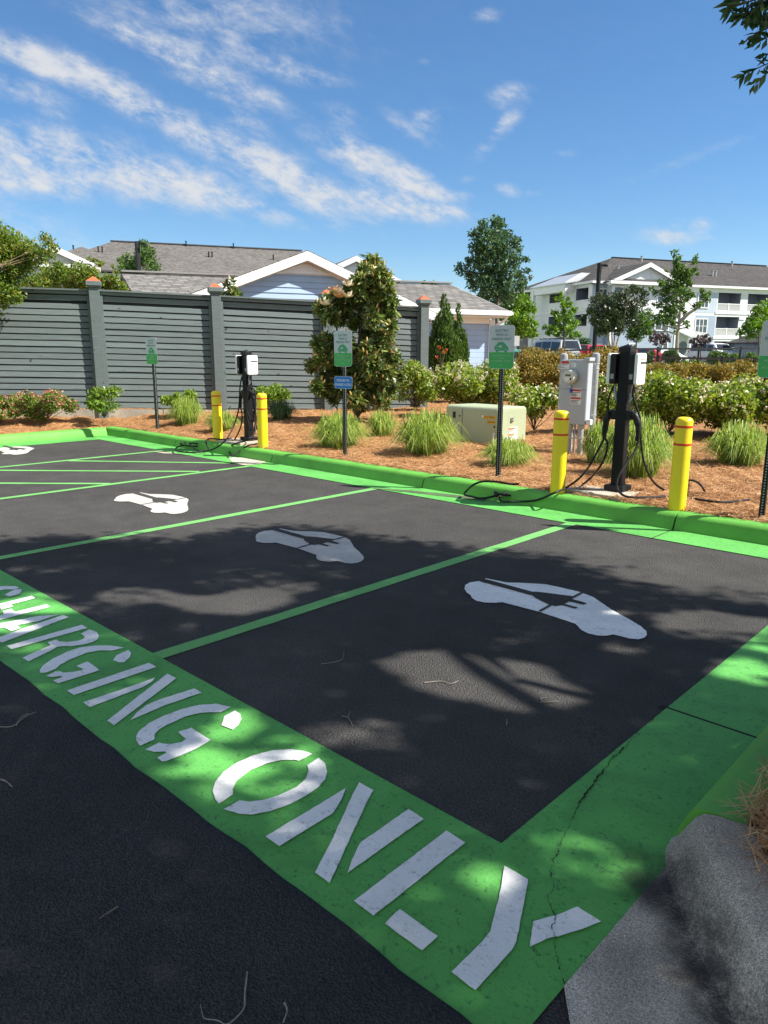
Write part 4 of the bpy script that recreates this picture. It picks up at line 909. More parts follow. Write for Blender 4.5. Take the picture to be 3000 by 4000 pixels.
b = MB(); b.box((cw / 2 - .02, -.01, zt + .002), (.09, cdp + .03, .05)); b.build('hub_cover', M_CAB, t, local=True, bevel=.008)
def disc(nm, r, y0, y1, x, z, mat, par, n=28, r2=None):
    b = MB(); r2 = r2 or r; vs = [(x + rr * math.cos(a), y, z + rr * math.sin(a)) for y, rr in ((y0, r), (y1, r2)) for a in np.linspace(0, 2 * math.pi, n + 1)[:-1]]
    b.add(vs, [tuple(range(n)), tuple(range(2 * n - 1, n - 1, -1))] + [(i + n, (i + 1) % n + n, (i + 1) % n, i) for i in range(n)]); return b.build(nm, mat, par, local=True, smooth=40)
mx, mz = -.03, zt - .24; y0 = -cdp / 2 - .008
ring = disc('meter_ring', .108, y0, y0 - .05, mx, mz, M_GALV, t)
mt = disc('meter', .096, y0 - .05, y0 - .125, mx, mz, M_GLASS, t, r2=.088)
b = MB(); b.box((mx, y0 - .127, mz + .022), (.085, .004, .026)); b.build('meter_display', simple('lcd', (.10, .11, .09), .3, .1), mt, local=True)
b = MB(); b.prism([(mx + x, y0 - .129, mz + z) for x, z in ((-.05, -.005), (.03, -.005), (.015, -.05), (-.02, -.07), (-.04, -.045))], (0, .003, 0)); b.build('meter_plate', M_STK, mt, local=True)
b = MB(); b.box((mx + .045, y0 - .128, mz - .03), (.02, .004, .03)); b.build('meter_print', M_BTXT, mt, local=True)
b = MB(); b.box((mx - .02, y0 - .015, zt - .385), (.05, .03, .03)); b.build('latch', M_GALV, t, local=True, bevel=.004)
b = MB(); b.box((mx, y0 - .012, zt - .44), (.032, .02, .055)); b.build('seal_tag', simple('blue_seal', (.01, .04, .5), .4, .1), t, local=True, bevel=.003)
def lab(x, z, w, h, bars, txt):
    b = MB(); b.box((x, y0 - .0015, z), (w, .003, h)); l_ = b.build('warning_label', M_STK, t, local=True)
    b = MB()
    for k0, k1 in bars: b.box((x, y0 - .0035, z + h * (k0 + k1) / 2), (w * .92, .002, h * (k1 - k0)))
    if bars: b.build('red_header', M_REDH, l_, local=True)
    b = MB()
    for k, wd_ in txt: b.box((x - w * (.92 - wd_) / 2, y0 - .0035, z + h * k), (w * wd_, .002, h * .035))
    b.build('small_print', M_BTXT, l_, local=True)
lab(-.155, zt - .075, .135, .12, [(.12, .44)], [(.02, .8), (-.12, .5), (-.3, .4), (-.38, .7)])
lab(-.02, zt - .08, .085, .06, [], [(.25, .5), (.08, .6), (-.1, .5), (-.3, .4)])
lab(.045, zb + .40, .165, .225, [(.32, .45), (-.18, -.05)], [(.24, .85), (.15, .5), (.09, .55), (.02, .5), (-.26, .8), (-.34, .6), (-.42, .7)])
for i, (x, r) in enumerate(((-.055, .037), (.02, .014), (.115, .042))):
    b = MB(); b.lathe([(r, -.2), (r, zb - .05), (r * 1.22, zb - .05), (r * 1.22, zb - .012), (r, zb)], (x, -.005, 0), 18); b.build('conduit', M_PVC, t, local=True, smooth=40)
postx = None
for s_, px, pyb, ptop in ((1, 2318, 1745, 1378), (-1, 2197, 1700, 1380)):
    p = PD(2318 if s_ > 0 else 2197, 1560, dm + .14); q = PD(2334 if s_ > 0 else 2202, ptop, dm + .14)
    x = (p[0] - mp_[0]); y = p[1] - mp_[1]; hz = q[2] - mp_[2]
    if s_ < 0: x = postx[0] - .52; y = postx[1]
    if s_ > 0: postx = (x, y)
    b = MB(); b.lathe([(.052, -.3), (.052, hz - .09)], (x, y, 0), 22); po = b.build('galvanised_post', M_GALV, t, local=True, smooth=40)
    b = MB(); b.lathe([(.058, hz - .13), (.058, hz - .045), (.052, hz - .015), (.03, hz), (.001, hz + .004)], (x, y, 0), 22); b.build('post_cap', M_CAPG, po, local=True, smooth=40)
    for z in (hz - .155, hz - .225, zb + .12):
        b = MB(); b.lathe([(.056, z - .012), (.058, z), (.056, z + .012)], (x, y, 0), 22); b.box((x, y - .062, z), (.05, .02, .025)); b.build('pipe_clamp', M_GALV, po, local=True)
    if s_ > 0: xp = x
for z in (hz - .17, hz - .215, zb + .105):
    b = MB(); b.box((xp - .26, postx[1] - .07, z), (.64, .022, .022)); b.build('strut', M_GALV, t, local=True)
b = MB(); b.box((cw / 2 + .045, -.03, zb + .045), (.07, .06, .075)); b.build('surge_box', M_STK, t, local=True, bevel=.006)
b = MB(); b.box((.035, -.05, .22), (.30, .02, .02)); b.build('strut', M_GALV, t, local=True)
# ---------------------------------------------------------------- vegetation
LG = lambda a, b, c_, d_: [(.0, a), (.35, b), (.7, c_), (1.0, d_)]
ML_LIME = leaf_mat('lime_shrub_leaf', LG((.03, .06, .010), (.10, .19, .02), (.19, .30, .035), (.30, .40, .06)), .42, .3)
ML_HAW = leaf_mat('hawthorn_leaf', LG((.037, .067, .012), (.122, .207, .027), (.256, .354, .049), (.415, .427, .098)), .38, .3)
ML_MAG = leaf_mat('magnolia_leaf', [(.0, (.025, .048, .015)), (.3, (.065, .115, .026)), (.6, (.15, .22, .05)), (.82, (.30, .36, .10)), (.88, (.22, .13, .055)), (1.0, (.36, .22, .11))], .38, .2, spec=.5)
ML_PINK = leaf_mat('spirea_leaf', LG((.036, .060, .014), (.108, .180, .030), (.192, .264, .048), (.336, .324, .084)), .5, .3)
ML_MYR = leaf_mat('crape_myrtle_leaf', LG((.035, .07, .012), (.10, .19, .025), (.20, .27, .04), (.34, .22, .07)), .45, .38)
ML_RUST = leaf_mat('rusty_hedge_leaf', LG((.05, .06, .014), (.17, .15, .03), (.29, .23, .045), (.40, .27, .06)), .55, .32)
ML_MID = leaf_mat('mid_green_leaf', LG((.019, .046, .013), (.058, .124, .026), (.117, .208, .046), (.221, .312, .078)), .42, .3, spec=.25)
ML_DEEP = leaf_mat('deep_green_leaf', LG((.017, .043, .020), (.043, .099, .041), (.087, .160, .065), (.174, .261, .116)), .4, .28, spec=.2)
ML_BRT = leaf_mat('bright_green_leaf', LG((.03, .07, .010), (.09, .19, .02), (.15, .28, .03), (.24, .36, .06)), .45, .35)
ML_DARK = leaf_mat('dark_myrtle_leaf', LG((.012, .021, .011), (.030, .054, .021), (.060, .093, .033), (.112, .112, .048)), .4, .18)
ML_PURP = leaf_mat('purple_leaf', LG((.03, .022, .024), (.075, .052, .052), (.13, .095, .085), (.21, .17, .14)), .5, .2)
ML_CON = leaf_mat('arborvitae_leaf', LG((.014, .036, .010), (.042, .096, .017), (.078, .150, .024), (.132, .204, .036)), .5, .25)
ML_HEDGE = leaf_mat('privet_leaf', LG((.010, .026, .008), (.033, .078, .016), (.072, .130, .026), (.130, .195, .046)), .4, .2)
M_BARK = simple('grey_brown_bark', (.12, .105, .09), .85, .3, 9, bmp=.4, bscale=30); M_BARKT = simple('tan_myrtle_bark', (.36, .25, .16), .7, .25, 6); M_STEM = simple('dark_twig', (.10, .065, .045), .8, .3, 12)
M_FLW = leaf_mat('cream_flower', LG((.46, .30, .16), (.66, .56, .36), (.74, .70, .52), (.78, .77, .64)), .6, .3, tcol=1.1); M_FPK = leaf_mat('pink_flower', LG((.42, .12, .10), (.60, .20, .18), (.66, .33, .22), (.62, .46, .30)), .6, .3, tcol=1.1)
M_FLW2 = simple('ivory_petal', (.78, .72, .58), .5, .12, 20); M_BUD = simple('magnolia_bud', (.55, .40, .13), .5, .2, 20); M_PEACH = simple('peach_petal', (.72, .42, .2), .5, .15, 20)
def px_blobs(lst, dep, spread=.5, o=(0, 0), s=1.0, squash=1.0, grow=1.0):
    out = []
    for (x, y, r) in lst:
        x, y, r = o[0] + x * s, o[1] + y * s, r * s * grow
        dd = dep + random.uniform(-spread, spread); c = PD(x, y, dd); R_ = r * dd / FPX
        out.append((c[0], c[1], c[2], R_, R_, R_ * squash))
    return out
def n_for(blobs, L, W, cov): return int(3.0 * cov * sum(math.pi * b_[3] * b_[5] for b_ in blobs) / (.5 * L * W))
def plant(name, label, cat, base, blobs, mat, L, W, cov, trunks=(), bark=None, tr=.05, group=None, flowers=None, leafname='foliage', p=.45, axis_out=.0, branches=True, up=.6, core=None):
    t = thing(name, label, cat, base, group=group)
    n = n_for(blobs, L, W, cov); c, d = blob_pts(blobs, n, p)
    mid = np.array([np.mean([b_[k] for b_ in blobs]) for k in range(3)])
    if axis_out: leaf_mesh(leafname, c, L, W, mat, t, axis=unit(d + np.array([0, 0, .5])), jitter=1 / axis_out, up=up)
    else: leaf_mesh(leafname, c, L, W, mat, t, up=up)
    if trunks or branches:
        b = MB(); P = []
        for tk in trunks:
            sp = spline(tk, 5); k = len(sp); b.tube(sp, [tr * (1 - .75 * i / (k - 1)) for i in range(k)], 8); P += [(q, tr * (1 - .75 * i / (k - 1))) for i, q in enumerate(sp)]
        if not P: P = [(np.array(base) + np.array([0, 0, .05]), tr)]
        if branches:
            for b_ in blobs:
                e = np.array(b_[:3]); best = min(P, key=lambda q: np.linalg.norm(q[0] - e) + .9 * max(0, q[0][2] - e[2] + .25 * np.linalg.norm((q[0] - e)[:2])))
                m_ = (best[0] + e) / 2 + rng.normal(0, .05, 3) * b_[3] + np.array([0, 0, -.12 * b_[3]])
                b.tube(spline([best[0], m_, e], 4), [best[1] * .55] * 3 + [best[1] * .4] * 3 + [best[1] * .22] * 3, 5)
        if b.v: b.build('trunk' if trunks else 'stems', bark or M_STEM, t, smooth=True)
    if flowers:
        fm, fn_, fs = flowers; c, d = blob_pts(blobs, fn_ * 3, .16); k = (d[:, 2] > -.1); c, d = c[k][:fn_], d[k][:fn_]
        cc = np.repeat(c, 9, 0) + rng.normal(0, fs * .55, (len(c) * 9, 3)); leaf_mesh('flowers', cc, fs, fs * .8, fm, t, up=1.5)['kind'] = 'stuff'
    return t
def ell_blobs(c, rx, rz, nb, rb, dirx=RIGHT, diry=FWD, ry=None, zmin=None):
    out = []; ry = ry or rx
    for _ in range(nb):
        d = unit(rng.normal(size=3)); r = rng.random() ** .4
        q = np.array(c) + dirx * d[0] * rx * r * .88 + diry * d[1] * ry * r * .86 + np.array([0, 0, 1]) * d[2] * rz * r * .82
        k = rb * rng.uniform(.75, 1.25); out.append((*q, k, k, k * .85))
    return out
def shrub(name, label, cat, px, pyb, wpx, hpx, mat, L, W, cov, nb=12, group=None, flowers=None, lo=.16, rb=.36, p=.45, dep=None, up=.8, ry=None):
    base = PD(px, pyb, dep) if dep else TB(px, pyb); d_ = depth(base)
    if px < 1200 and d_ > fence_d(px) - .8: d_ = fence_d(px) - .8; base = PD(px, pyb, d_)
    rx = wpx * d_ / FPX / 2; h = hpx * d_ / FPX
    rz = h * (1 - lo) / 2; c = base + np.array([0, 0, h - rz]); bl = ell_blobs(c, rx, rz, nb, min(rx, rz) * rb * 1.6, ry=(ry or rx * .8))
    return plant(name, label, cat, base, bl, mat, L, W, cov, group=group, flowers=flowers, tr=.014, p=p, up=up)
BG = 'shrubs planted along the timber fence'
shrub('flowering_shrub', 'pink flowering shrub cut by the left edge, in front of the fence', 'shrub', 5, 1664, 185, 115, ML_PINK, .06, .034, 1.5, 14, BG, (M_FPK, 110, .032), rb=.4)
shrub('flowering_shrub', 'wide shrub covered in pink flowers in front of the fence near the left corner', 'shrub', 180, 1655, 270, 138, ML_PINK, .06, .034, 1.5, 20, BG, (M_FPK, 260, .032), rb=.34)
shrub('lime_shrub', 'sparse lime green shrub with bare stems in front of the first capped fence post', 'shrub', 408, 1640, 178, 132, ML_LIME, .075, .042, .75, 13, BG, rb=.34)
shrub('lime_shrub', 'lime green shrub behind the grass left of the second fence post', 'shrub', 715, 1612, 165, 98, ML_LIME, .07, .04, 1.2, 12, BG, rb=.36)
shrub('lime_shrub', 'bright green shrub right of the far charger in front of the fence', 'shrub', 1062, 1612, 160, 118, ML_LIME, .07, .04, 1.1, 12, BG, rb=.36)
HG_ = 'cream flowering hedge shrubs in the bed'
shrub('hedge_shrub', 'small flowering hedge shrub beside the magnolia', 'shrub', 1622, 1604, 180, 170, ML_HAW, .075, .042, 1.1, 14, HG_, (M_FLW, 48, .045))
shrub('hedge_shrub', 'flowering hedge shrub behind, under the conifers', 'shrub', 1745, 1570, 280, 142, ML_HAW, .08, .045, 1.3, 16, HG_, (M_FLW, 140, .045), rb=.4)
shrub('hedge_shrub', 'broad cream flowered hedge shrub behind the transformer', 'shrub', 1868, 1630, 330, 222, ML_HAW, .08, .045, 1.4, 26, HG_, (M_FLW, 356, .045), rb=.36)
shrub('hedge_shrub', 'hedge shrub with bare lower stems left of the meter cabinet', 'shrub', 2085, 1692, 240, 208, ML_HAW, .08, .045, 1.2, 18, HG_, (M_FLW, 97, .045), lo=.3)
shrub('hedge_shrub', 'hedge shrub between the meter cabinet and the near charger', 'shrub', 2345, 1692, 215, 205, ML_HAW, .08, .045, 1.2, 18, HG_, (M_FLW, 86, .045), lo=.28)
shrub('hedge_shrub', 'large cream flowered hedge shrub right of the near charger', 'shrub', 2605, 1705, 340, 232, ML_HAW, .08, .045, 1.5, 26, HG_, (M_FLW, 226, .045), rb=.36, lo=.1)
shrub('hedge_shrub', 'large flowering hedge shrub behind the rightmost grass clump', 'shrub', 2830, 1705, 335, 228, ML_HAW, .08, .045, 1.5, 26, HG_, (M_FLW, 216, .045), rb=.36, lo=.1)
shrub('hedge_shrub', 'flowering hedge shrub cut by the right edge', 'shrub', 3050, 1705, 300, 218, ML_HAW, .08, .045, 1.4, 20, HG_, (M_FLW, 64, .045), rb=.36, lo=.1)
RG = 'rusty green clipped hedge bushes before the chain link fence'
for px, w, lab in ((2108, 270, 'rusty golden clipped bush behind the second nearest sign and the meter cabinet'), (2352, 230, 'rusty golden clipped bush between meter cabinet and near charger'), (2560, 250, 'rusty clipped bush just right of the near charger top'), (2740, 250, 'rusty clipped bush below the chain link fence, second from the right edge'), (2930, 260, 'rusty clipped bush at the right edge below the chain link fence')):
    top = 1382 if px < 2400 else 1418
    shrub('rust_bush', lab, 'bush', px, 1560, w, 1560 - top, ML_RUST, .075, .045, 1.5, 42, RG, rb=.36, lo=.02, ry=1.2)
# conifers
def conifer(label, px, ptop, pbase, w, dep):
    bl = []
    for k in range(26):
        f = k / 25; y = pbase + (ptop - pbase) * f; r = w / 2 * (1 - f) ** .75 * (.96 if f > .12 else .8) + 3
        for j in range(max(1, int(5 * (1 - f)))):
            a = random.uniform(0, 2 * math.pi); rr = r * .55; dd = dep + math.sin(a) * rr * dep / FPX; c = PD(px + math.cos(a) * rr, y, dd); q = max(.05, r * .55 * dep / FPX); bl.append((*c, q, q, q * 1.3))
    base = PD(px, pbase + 15, dep)
    t = thing('conifer', label, 'conifer', base, group='columnar conifers by the garage corner'); n = n_for(bl, .10, .035, 1.25); c, d = blob_pts(bl, n, .3)
    leaf_mesh('foliage', c, .10, .036, ML_CON, t, axis=np.tile([0, 0, 1.0], (n, 1)) + d * .35, jitter=.28, up=.1)
    b = MB(); b.tube([base - np.array([0, 0, .3]), PD(px, ptop + 20, dep)], [.06, .01], 6); b.build('trunk', M_BARK, t)
conifer('tall pointed conifer in front of the garage corner', 1735, 1155, 1430, 162, 19.5); conifer('slimmer shorter conifer right behind the tall pointed conifer', 1790, 1193, 1425, 92, 20.2); conifer('low young conifer just right of the last fence post', 1664, 1325, 1428, 38, 20.0)
bl = px_blobs([(1716, 1358, 7), (1735, 1374, 7), (1742, 1366, 5), (1708, 1395, 5)], 18.6, .1)
M_ORL = leaf_mat('orange_leaf', LG((.22, .05, .02), (.45, .12, .04), (.55, .2, .07), (.5, .3, .1)), .5, .3, tcol=1.1)
plant('orange_leaved_plant', 'spindly plant with orange red leaves in front of the conifers', 'plant', PD(1725, 1440, 18.6), bl, M_ORL, .07, .03, 2.2, tr=.012)
# clipped hedge beyond the garage
bl = [(*PD(1820 + 14 * i + random.uniform(-5, 5), y + random.uniform(-6, 6), 30 + random.uniform(-.6, .6)), .22, .22, .22) for i in range(10) for y in (1345, 1375, 1405, 1435)]
plant('clipped_hedge', 'dark green clipped hedge beyond the white corner post of the garage', 'hedge', PD(1880, 1470, 30), bl, ML_HEDGE, .09, .05, 1.6, branches=False)
# magnolia
ZM = dict(o=(1150, 950), s=.339)
MAG = [(900, 225, 85), (830, 320, 95), (980, 360, 95), (760, 440, 100), (900, 480, 120), (1040, 540, 90), (640, 560, 80), (450, 690, 100), (330, 750, 75), (600, 660, 95), (760, 640, 110), (1110, 660, 80), (950, 700, 120), (420, 850, 85), (560, 830, 85), (1080, 810, 95), (1130, 950, 60), (900, 850, 95), (720, 900, 70), (1050, 1040, 100), (850, 1050, 100), (290, 1160, 75), (380, 1120, 80), (460, 1240, 95), (600, 1130, 80), (220, 1390, 75), (330, 1330, 100), (400, 1450, 95), (700, 1250, 90), (1000, 1200, 100), (1140, 1310, 85), (850, 1250, 110), (560, 1480, 105), (700, 1420, 110), (900, 1420, 120), (1050, 1490, 110), (1190, 1520, 65), (270, 1640, 65), (380, 1670, 85), (500, 1640, 95), (650, 1650, 100), (800, 1600, 110), (960, 1640, 105), (1110, 1690, 80), (700, 1790, 85), (850, 1770, 80), (980, 1800, 75), (1040, 1830, 50), (450, 1770, 55), (760, 1870, 55)]
base = TB(1392, 1648); dM = depth(base) + .1; blm = px_blobs(MAG, dM, .55, **ZM)
t = thing('magnolia_tree', 'bushy magnolia with glossy dark leaves, brown undersides and cream blooms before the fence', 'tree', base)
# rosettes of leaves on shoot tips
nr = 1650; c, d = blob_pts(blm, nr, .26); tip = unit(d * 1.0 + np.array([0, 0, .75]) + rng.normal(0, .35, (nr, 3))); ax, cs = [], []
for k in range(9):
    r_ = rng.normal(size=(nr, 3)); r_ = unit(r_ - tip * np.sum(r_ * tip, 1, keepdims=True)); a_ = unit(r_ + tip * rng.uniform(.0, .9, (nr, 1)) - np.array([0, 0, .18])); ax.append(a_); cs.append(c + a_ * .085 - tip * rng.uniform(0, .10, (nr, 1)))
leaf_mesh('foliage', np.concatenate(cs), .155, .052, ML_MAG, t, axis=np.concatenate(ax), jitter=.12, up=.9, fold=.14)
b = MB(); P0 = np.array(base)
trk = [spline([P0 + np.array([0, 0, -.2]), *[PD(1150 + x * .339, 950 + y * .339, dM + o) for x, y, o in q]], 5) for q in ([(720, 1850, 0), (700, 1600, .05), (720, 1300, 0), (780, 900, 0), (860, 500, 0), (900, 260, 0)], [(700, 1880, 0), (600, 1650, -.1), (520, 1300, -.2), (480, 900, -.2), (450, 700, -.2)], [(740, 1880, .1), (860, 1600, .2), (960, 1250, .2), (1030, 850, .1), (1080, 600, 0)], [(690, 1900, -.1), (520, 1700, -.2), (350, 1450, -.2), (260, 1250, -.2)], [(760, 1900, .1), (960, 1750, -.2), (1120, 1500, -.2)])]
PP = []
for q in trk: k = len(q); b.tube(q, [.045 * (1 - .8 * i / (k - 1)) for i in range(k)], 7); PP += [(x, .02) for x in q]
for b_ in blm:
    e = np.array(b_[:3]); bs_ = min(PP, key=lambda q: np.linalg.norm(q[0] - e)); b.tube(spline([bs_[0], (bs_[0] + e) / 2 + np.array([0, 0, -.04]), e], 3), .010, 5)
b.build('trunk', simple('dark_magnolia_bark', (.045, .034, .026), .85, .3, 9), t, smooth=True)
b = MB()
sel = [i for i in range(nr) if c[i] @ FWD < dM - .1]; random.shuffle(sel)
for i in sel[:120]:
    q = c[i] + tip[i] * .03; u_ = unit(tip[i] + np.array([0, 0, .8])); b.tube([q, q + u_ * .03, q + u_ * .07, q + u_ * .10], [.008, .018, .015, .002], 6)
b.build('buds', M_BUD, t, smooth=True)['kind'] = 'stuff'
for (x, y, m_) in ((620, 495, M_FLW2), (455, 560, M_PEACH), (510, 575, M_FLW2), (512, 625, M_PEACH), (618, 625, M_FLW2), (352, 715, M_FLW2)):
    q = PD(1150 + x * .339, 950 + y * .339, dM - .72); b = MB()
    for k in range(9):
        a = 2.4 * k; el_ = .15 + .09 * k; d_ = np.array([math.cos(a) * math.cos(el_), math.sin(a) * math.cos(el_), math.sin(el_)]); s_ = np.array([-math.sin(a), math.cos(a), 0]); L_ = .125
        p0, p1, p2 = q, q + d_ * L_ * .6, q + d_ * L_ + np.array([0, 0, .02]); b.add([p0 - s_ * .01, p0 + s_ * .01, p1 + s_ * .042, p2 + s_ * .02, p2 - s_ * .02, p1 - s_ * .042], [(0, 1, 2, 5), (5, 2, 3, 4)])
    b.build('flower', m_, t)
# grass clumps
ML_GRASS = leaf_mat('clump_grass_blade', LG((.07, .12, .018), (.18, .29, .04), (.31, .42, .08), (.56, .56, .26)), .5, .38)
ML_GRASS2 = leaf_mat('dark_clump_grass_blade', LG((.03, .06, .02), (.07, .13, .04), (.12, .20, .06), (.22, .28, .12)), .5, .3)
def grass(label, px, pyb, wpx, hpx, mat=ML_GRASS, n=900, W=.009):
    base = TB(px, pyb - hpx * .12); d_ = depth(base); R_ = wpx * d_ / FPX / 2; Hh = hpx * d_ / FPX * .92
    t = thing('grass_clump', label, 'ornamental grass', base, group='ornamental grass clumps in the pine straw')
    a = rng.uniform(0, 2 * np.pi, n); r0 = R_ * .38 * np.sqrt(rng.random(n)); p0 = np.stack([base[0] + r0 * np.cos(a + rng.normal(0, .8, n)), base[1] + r0 * np.sin(a + rng.normal(0, .8, n)), np.full(n, base[2] - .02)], 1)
    lean = np.clip(rng.beta(1.6, 1.8, n), .05, 1) ** .9; out = np.stack([np.cos(a), np.sin(a), np.zeros(n)], 1); reach = (R_ * lean * rng.uniform(.6, 1.15, n))[:, None]; hh = (Hh * (1.05 - .55 * lean) * rng.uniform(.6, 1.1, n))[:, None]
    s = np.stack([-np.sin(a), np.cos(a), np.zeros(n)], 1); s = unit(s + rng.normal(0, .5, (n, 3))); z = np.array([0, 0, 1.0]); V = []
    for f, k, w in ((0, 0, .9), (.22, .62, 1), (.58, 1.0, .8), (1.0, .86, .12)):
        droop = np.where(f == 1.0, (lean[:, None] * .55), 0.0); q = p0 + out * reach * f + z * hh * (k - droop); V += [q - s * W * w / 2, q + s * W * w / 2]
    V = np.stack(V, 1).reshape(-1, 3); i = np.arange(n)[:, None] * 8; Q = np.concatenate([i + np.array([[2 * j, 2 * j + 1, 2 * j + 3, 2 * j + 2]]) for j in range(3)], 0)
    np_mesh('blades', V, Q, mat, t)
for a_ in (('grass clump below the lime shrub left of the far charger', 730, 1668, 175, 120, ML_GRASS, 800), ('low grass clump behind the left yellow bollard of the far charger', 865, 1692, 160, 95, ML_GRASS, 700), ('dark grass clump right of the far charger, against the fence', 1100, 1650, 140, 90, ML_GRASS2, 700),
           ('broad grass clump behind the sign with the blue plate', 1325, 1762, 260, 150, ML_GRASS, 1300), ('pale straggly grass clump between the two broad clumps', 1490, 1715, 170, 115, ML_GRASS, 600), ('large arching grass clump left of the transformer', 1665, 1795, 320, 190, ML_GRASS, 1700),
           ('grass clump at the foot of the transformer behind the sign post', 1985, 1835, 260, 130, ML_GRASS, 1000), ('tall grass clump right behind the near charger', 2480, 1888, 340, 265, ML_GRASS, 2200), ('grass clump behind the cables left of the near charger', 2345, 1830, 200, 180, ML_GRASS, 1100),
           ('big grass clump near the right edge behind the last sign', 2890, 1835, 310, 185, ML_GRASS, 1700)): grass(*a_)
# trees
bl = px_blobs([(20, 930, 50), (60, 960, 55), (120, 975, 45), (172, 925, 22), (192, 945, 28), (212, 968, 18), (110, 1000, 50), (190, 985, 34), (150, 1000, 40), (30, 1040, 70), (10, 1100, 60), (60, 1050, 55), (45, 1140, 50), (5, 1165, 40), (100, 1030, 40), (60, 1000, 60), (30, 980, 60), (-60, 1000, 110), (-60, 1120, 110), (-40, 900, 60), (-150, 1000, 120), (-150, 1150, 120), (70, 1165, 22), (-60, 1210, 60)], 14.15, .25)
base = TB(-190, 1690)
plant('crape_myrtle', 'leafy crape myrtle overhanging the fence at the left edge', 'tree', base, bl, ML_MYR, .075, .036, .95, [[base, PD(-180, 1450, 13.7), PD(-120, 1200, 13.7), PD(-40, 1050, 13.7)], [base, PD(-210, 1400, 13.9), PD(-200, 1150, 13.7), PD(-150, 980, 13.8)]], M_BARKT, .05)
S5 = 'crape myrtles growing behind the timber fence'
bl = px_blobs([(95, 1125, 32), (130, 1110, 45), (200, 1080, 50), (260, 1078, 48), (320, 1070, 45), (365, 1075, 34), (350, 1110, 45), (280, 1118, 45), (180, 1125, 45), (385, 1030, 15), (350, 1012, 10), (372, 1018, 12), (400, 1026, 10), (230, 1050, 30)], 17.5, .4)
base = PD(240, 1620, 17.6); plant('crape_myrtle', 'bronze tipped crape myrtle showing over the fence left of the first capped post', 'tree', base, bl, ML_MYR, .085, .042, 1.35, [[base, PD(240, 1300, 17.6), PD(270, 1100, 17.6)], [base, PD(300, 1250, 17.6), PD(370, 1040, 17.6)]], M_BARKT, .04, S5)
bl = px_blobs([(420, 1105, 36), (400, 1125, 30), (470, 1125, 28), (445, 1090, 22), (455, 1062, 11), (440, 1040, 8), (490, 1140, 15), (430, 1130, 30)], 17.6, .3)
base = PD(430, 1620, 17.7); plant('crape_myrtle', 'bronze tipped crape myrtle showing over the fence right of the first capped post', 'tree', base, bl, ML_MYR, .085, .042, 1.3, [[base, PD(435, 1300, 17.7), PD(440, 1100, 17.7)]], M_BARKT, .035, S5)
bl = px_blobs([(885, 1110, 15), (905, 1098, 13), (930, 1145, 16), (900, 1138, 26), (878, 1158, 20), (915, 1160, 22)], 18.0, .15); base = PD(900, 1620, 18.0)
plant('young_magnolia', 'young magnolia tip showing over the fence beside the second capped post', 'tree', base, bl, ML_MAG, .17, .065, 1.3, [[base, PD(900, 1300, 18.0), PD(900, 1110, 18.0)]], M_BARK, .03, p=.3, axis_out=1.5)
bl = px_blobs([(562, 958, 24), (545, 985, 22), (500, 1020, 30), (540, 1030, 32), (590, 1030, 32), (585, 985, 24), (478, 1045, 22), (612, 1048, 18), (560, 1010, 30), (470, 1018, 16), (520, 1050, 30)], 50, .6); base = PD(545, 1380, 50)
plant('young_tree', 'feathery young tree behind the dark lamp post and garage roof', 'tree', base, bl, ML_MID, .24, .09, 1.0, [[base, PD(545, 1100, 50), PD(556, 970, 50)]], M_BARK, .09)
TG = 'trees planted along the apartment car park'
Z3 = dict(o=(1600, 800), s=.4822)
bl = px_blobs([(700, 130, 45), (735, 150, 35), (600, 170, 45), (560, 250, 60), (720, 220, 70), (800, 230, 35), (510, 230, 30), (640, 300, 95), (760, 320, 80), (540, 350, 55), (860, 300, 42), (880, 350, 35), (480, 460, 35), (600, 430, 95), (740, 430, 95), (860, 450, 60), (410, 520, 42), (400, 490, 25), (490, 570, 50), (620, 560, 100), (760, 560, 95), (880, 560, 42), (950, 450, 22), (960, 530, 28), (980, 590, 22), (900, 620, 50), (520, 640, 55), (640, 680, 95), (780, 680, 85), (900, 670, 42), (600, 760, 60), (700, 780, 75), (800, 760, 55), (640, 850, 50), (600, 885, 32), (720, 860, 50), (610, 940, 20), (560, 460, 50)], 33, 1.0, grow=1.14, **Z3)
base = PD(1940, 1405, 33); plant('shade_tree', 'tallest tree with dense dark green crown beside the garage roof', 'tree', base, bl, ML_DEEP, .21, .08, 1.24, [[base, PD(1941, 1250, 33), PD(1946, 1100, 33), PD(1948, 900, 33)]], M_BARK, .11, TG)
bl = px_blobs([(780, 800, 60), (860, 770, 52), (930, 765, 42), (800, 880, 70), (880, 860, 70), (960, 830, 52), (1005, 850, 28), (850, 950, 70), (930, 950, 70), (1000, 980, 42), (900, 1030, 50), (980, 1040, 42), (830, 1010, 42), (760, 900, 42), (1030, 1050, 18)], 36, .8, grow=1.14, **Z3)
base = PD(2025, 1400, 36); plant('shade_tree', 'bright green tree tucked under the right side of the tallest tree', 'tree', base, bl, ML_BRT, .20, .09, 1.42, [[base, PD(2025, 1300, 36), PD(2030, 1180, 36)]], M_BARK, .08, TG)
Z4 = dict(o=(2050, 1000), s=.2411)
bl = px_blobs([(590, 600, 32), (510, 690, 36), (600, 700, 50), (700, 700, 28), (720, 780, 50), (640, 800, 65), (800, 860, 48), (760, 920, 58), (640, 920, 65), (500, 930, 50), (440, 910, 28), (540, 1020, 75), (680, 1030, 85), (800, 1080, 65), (880, 1070, 32), (400, 1170, 50), (320, 1160, 34), (480, 1180, 65), (600, 1170, 75), (740, 1190, 75), (850, 1260, 42), (380, 1240, 50), (520, 1270, 50), (640, 1280, 50), (760, 1300, 50), (880, 1290, 32)], 41, .6, grow=1.14, **Z4)
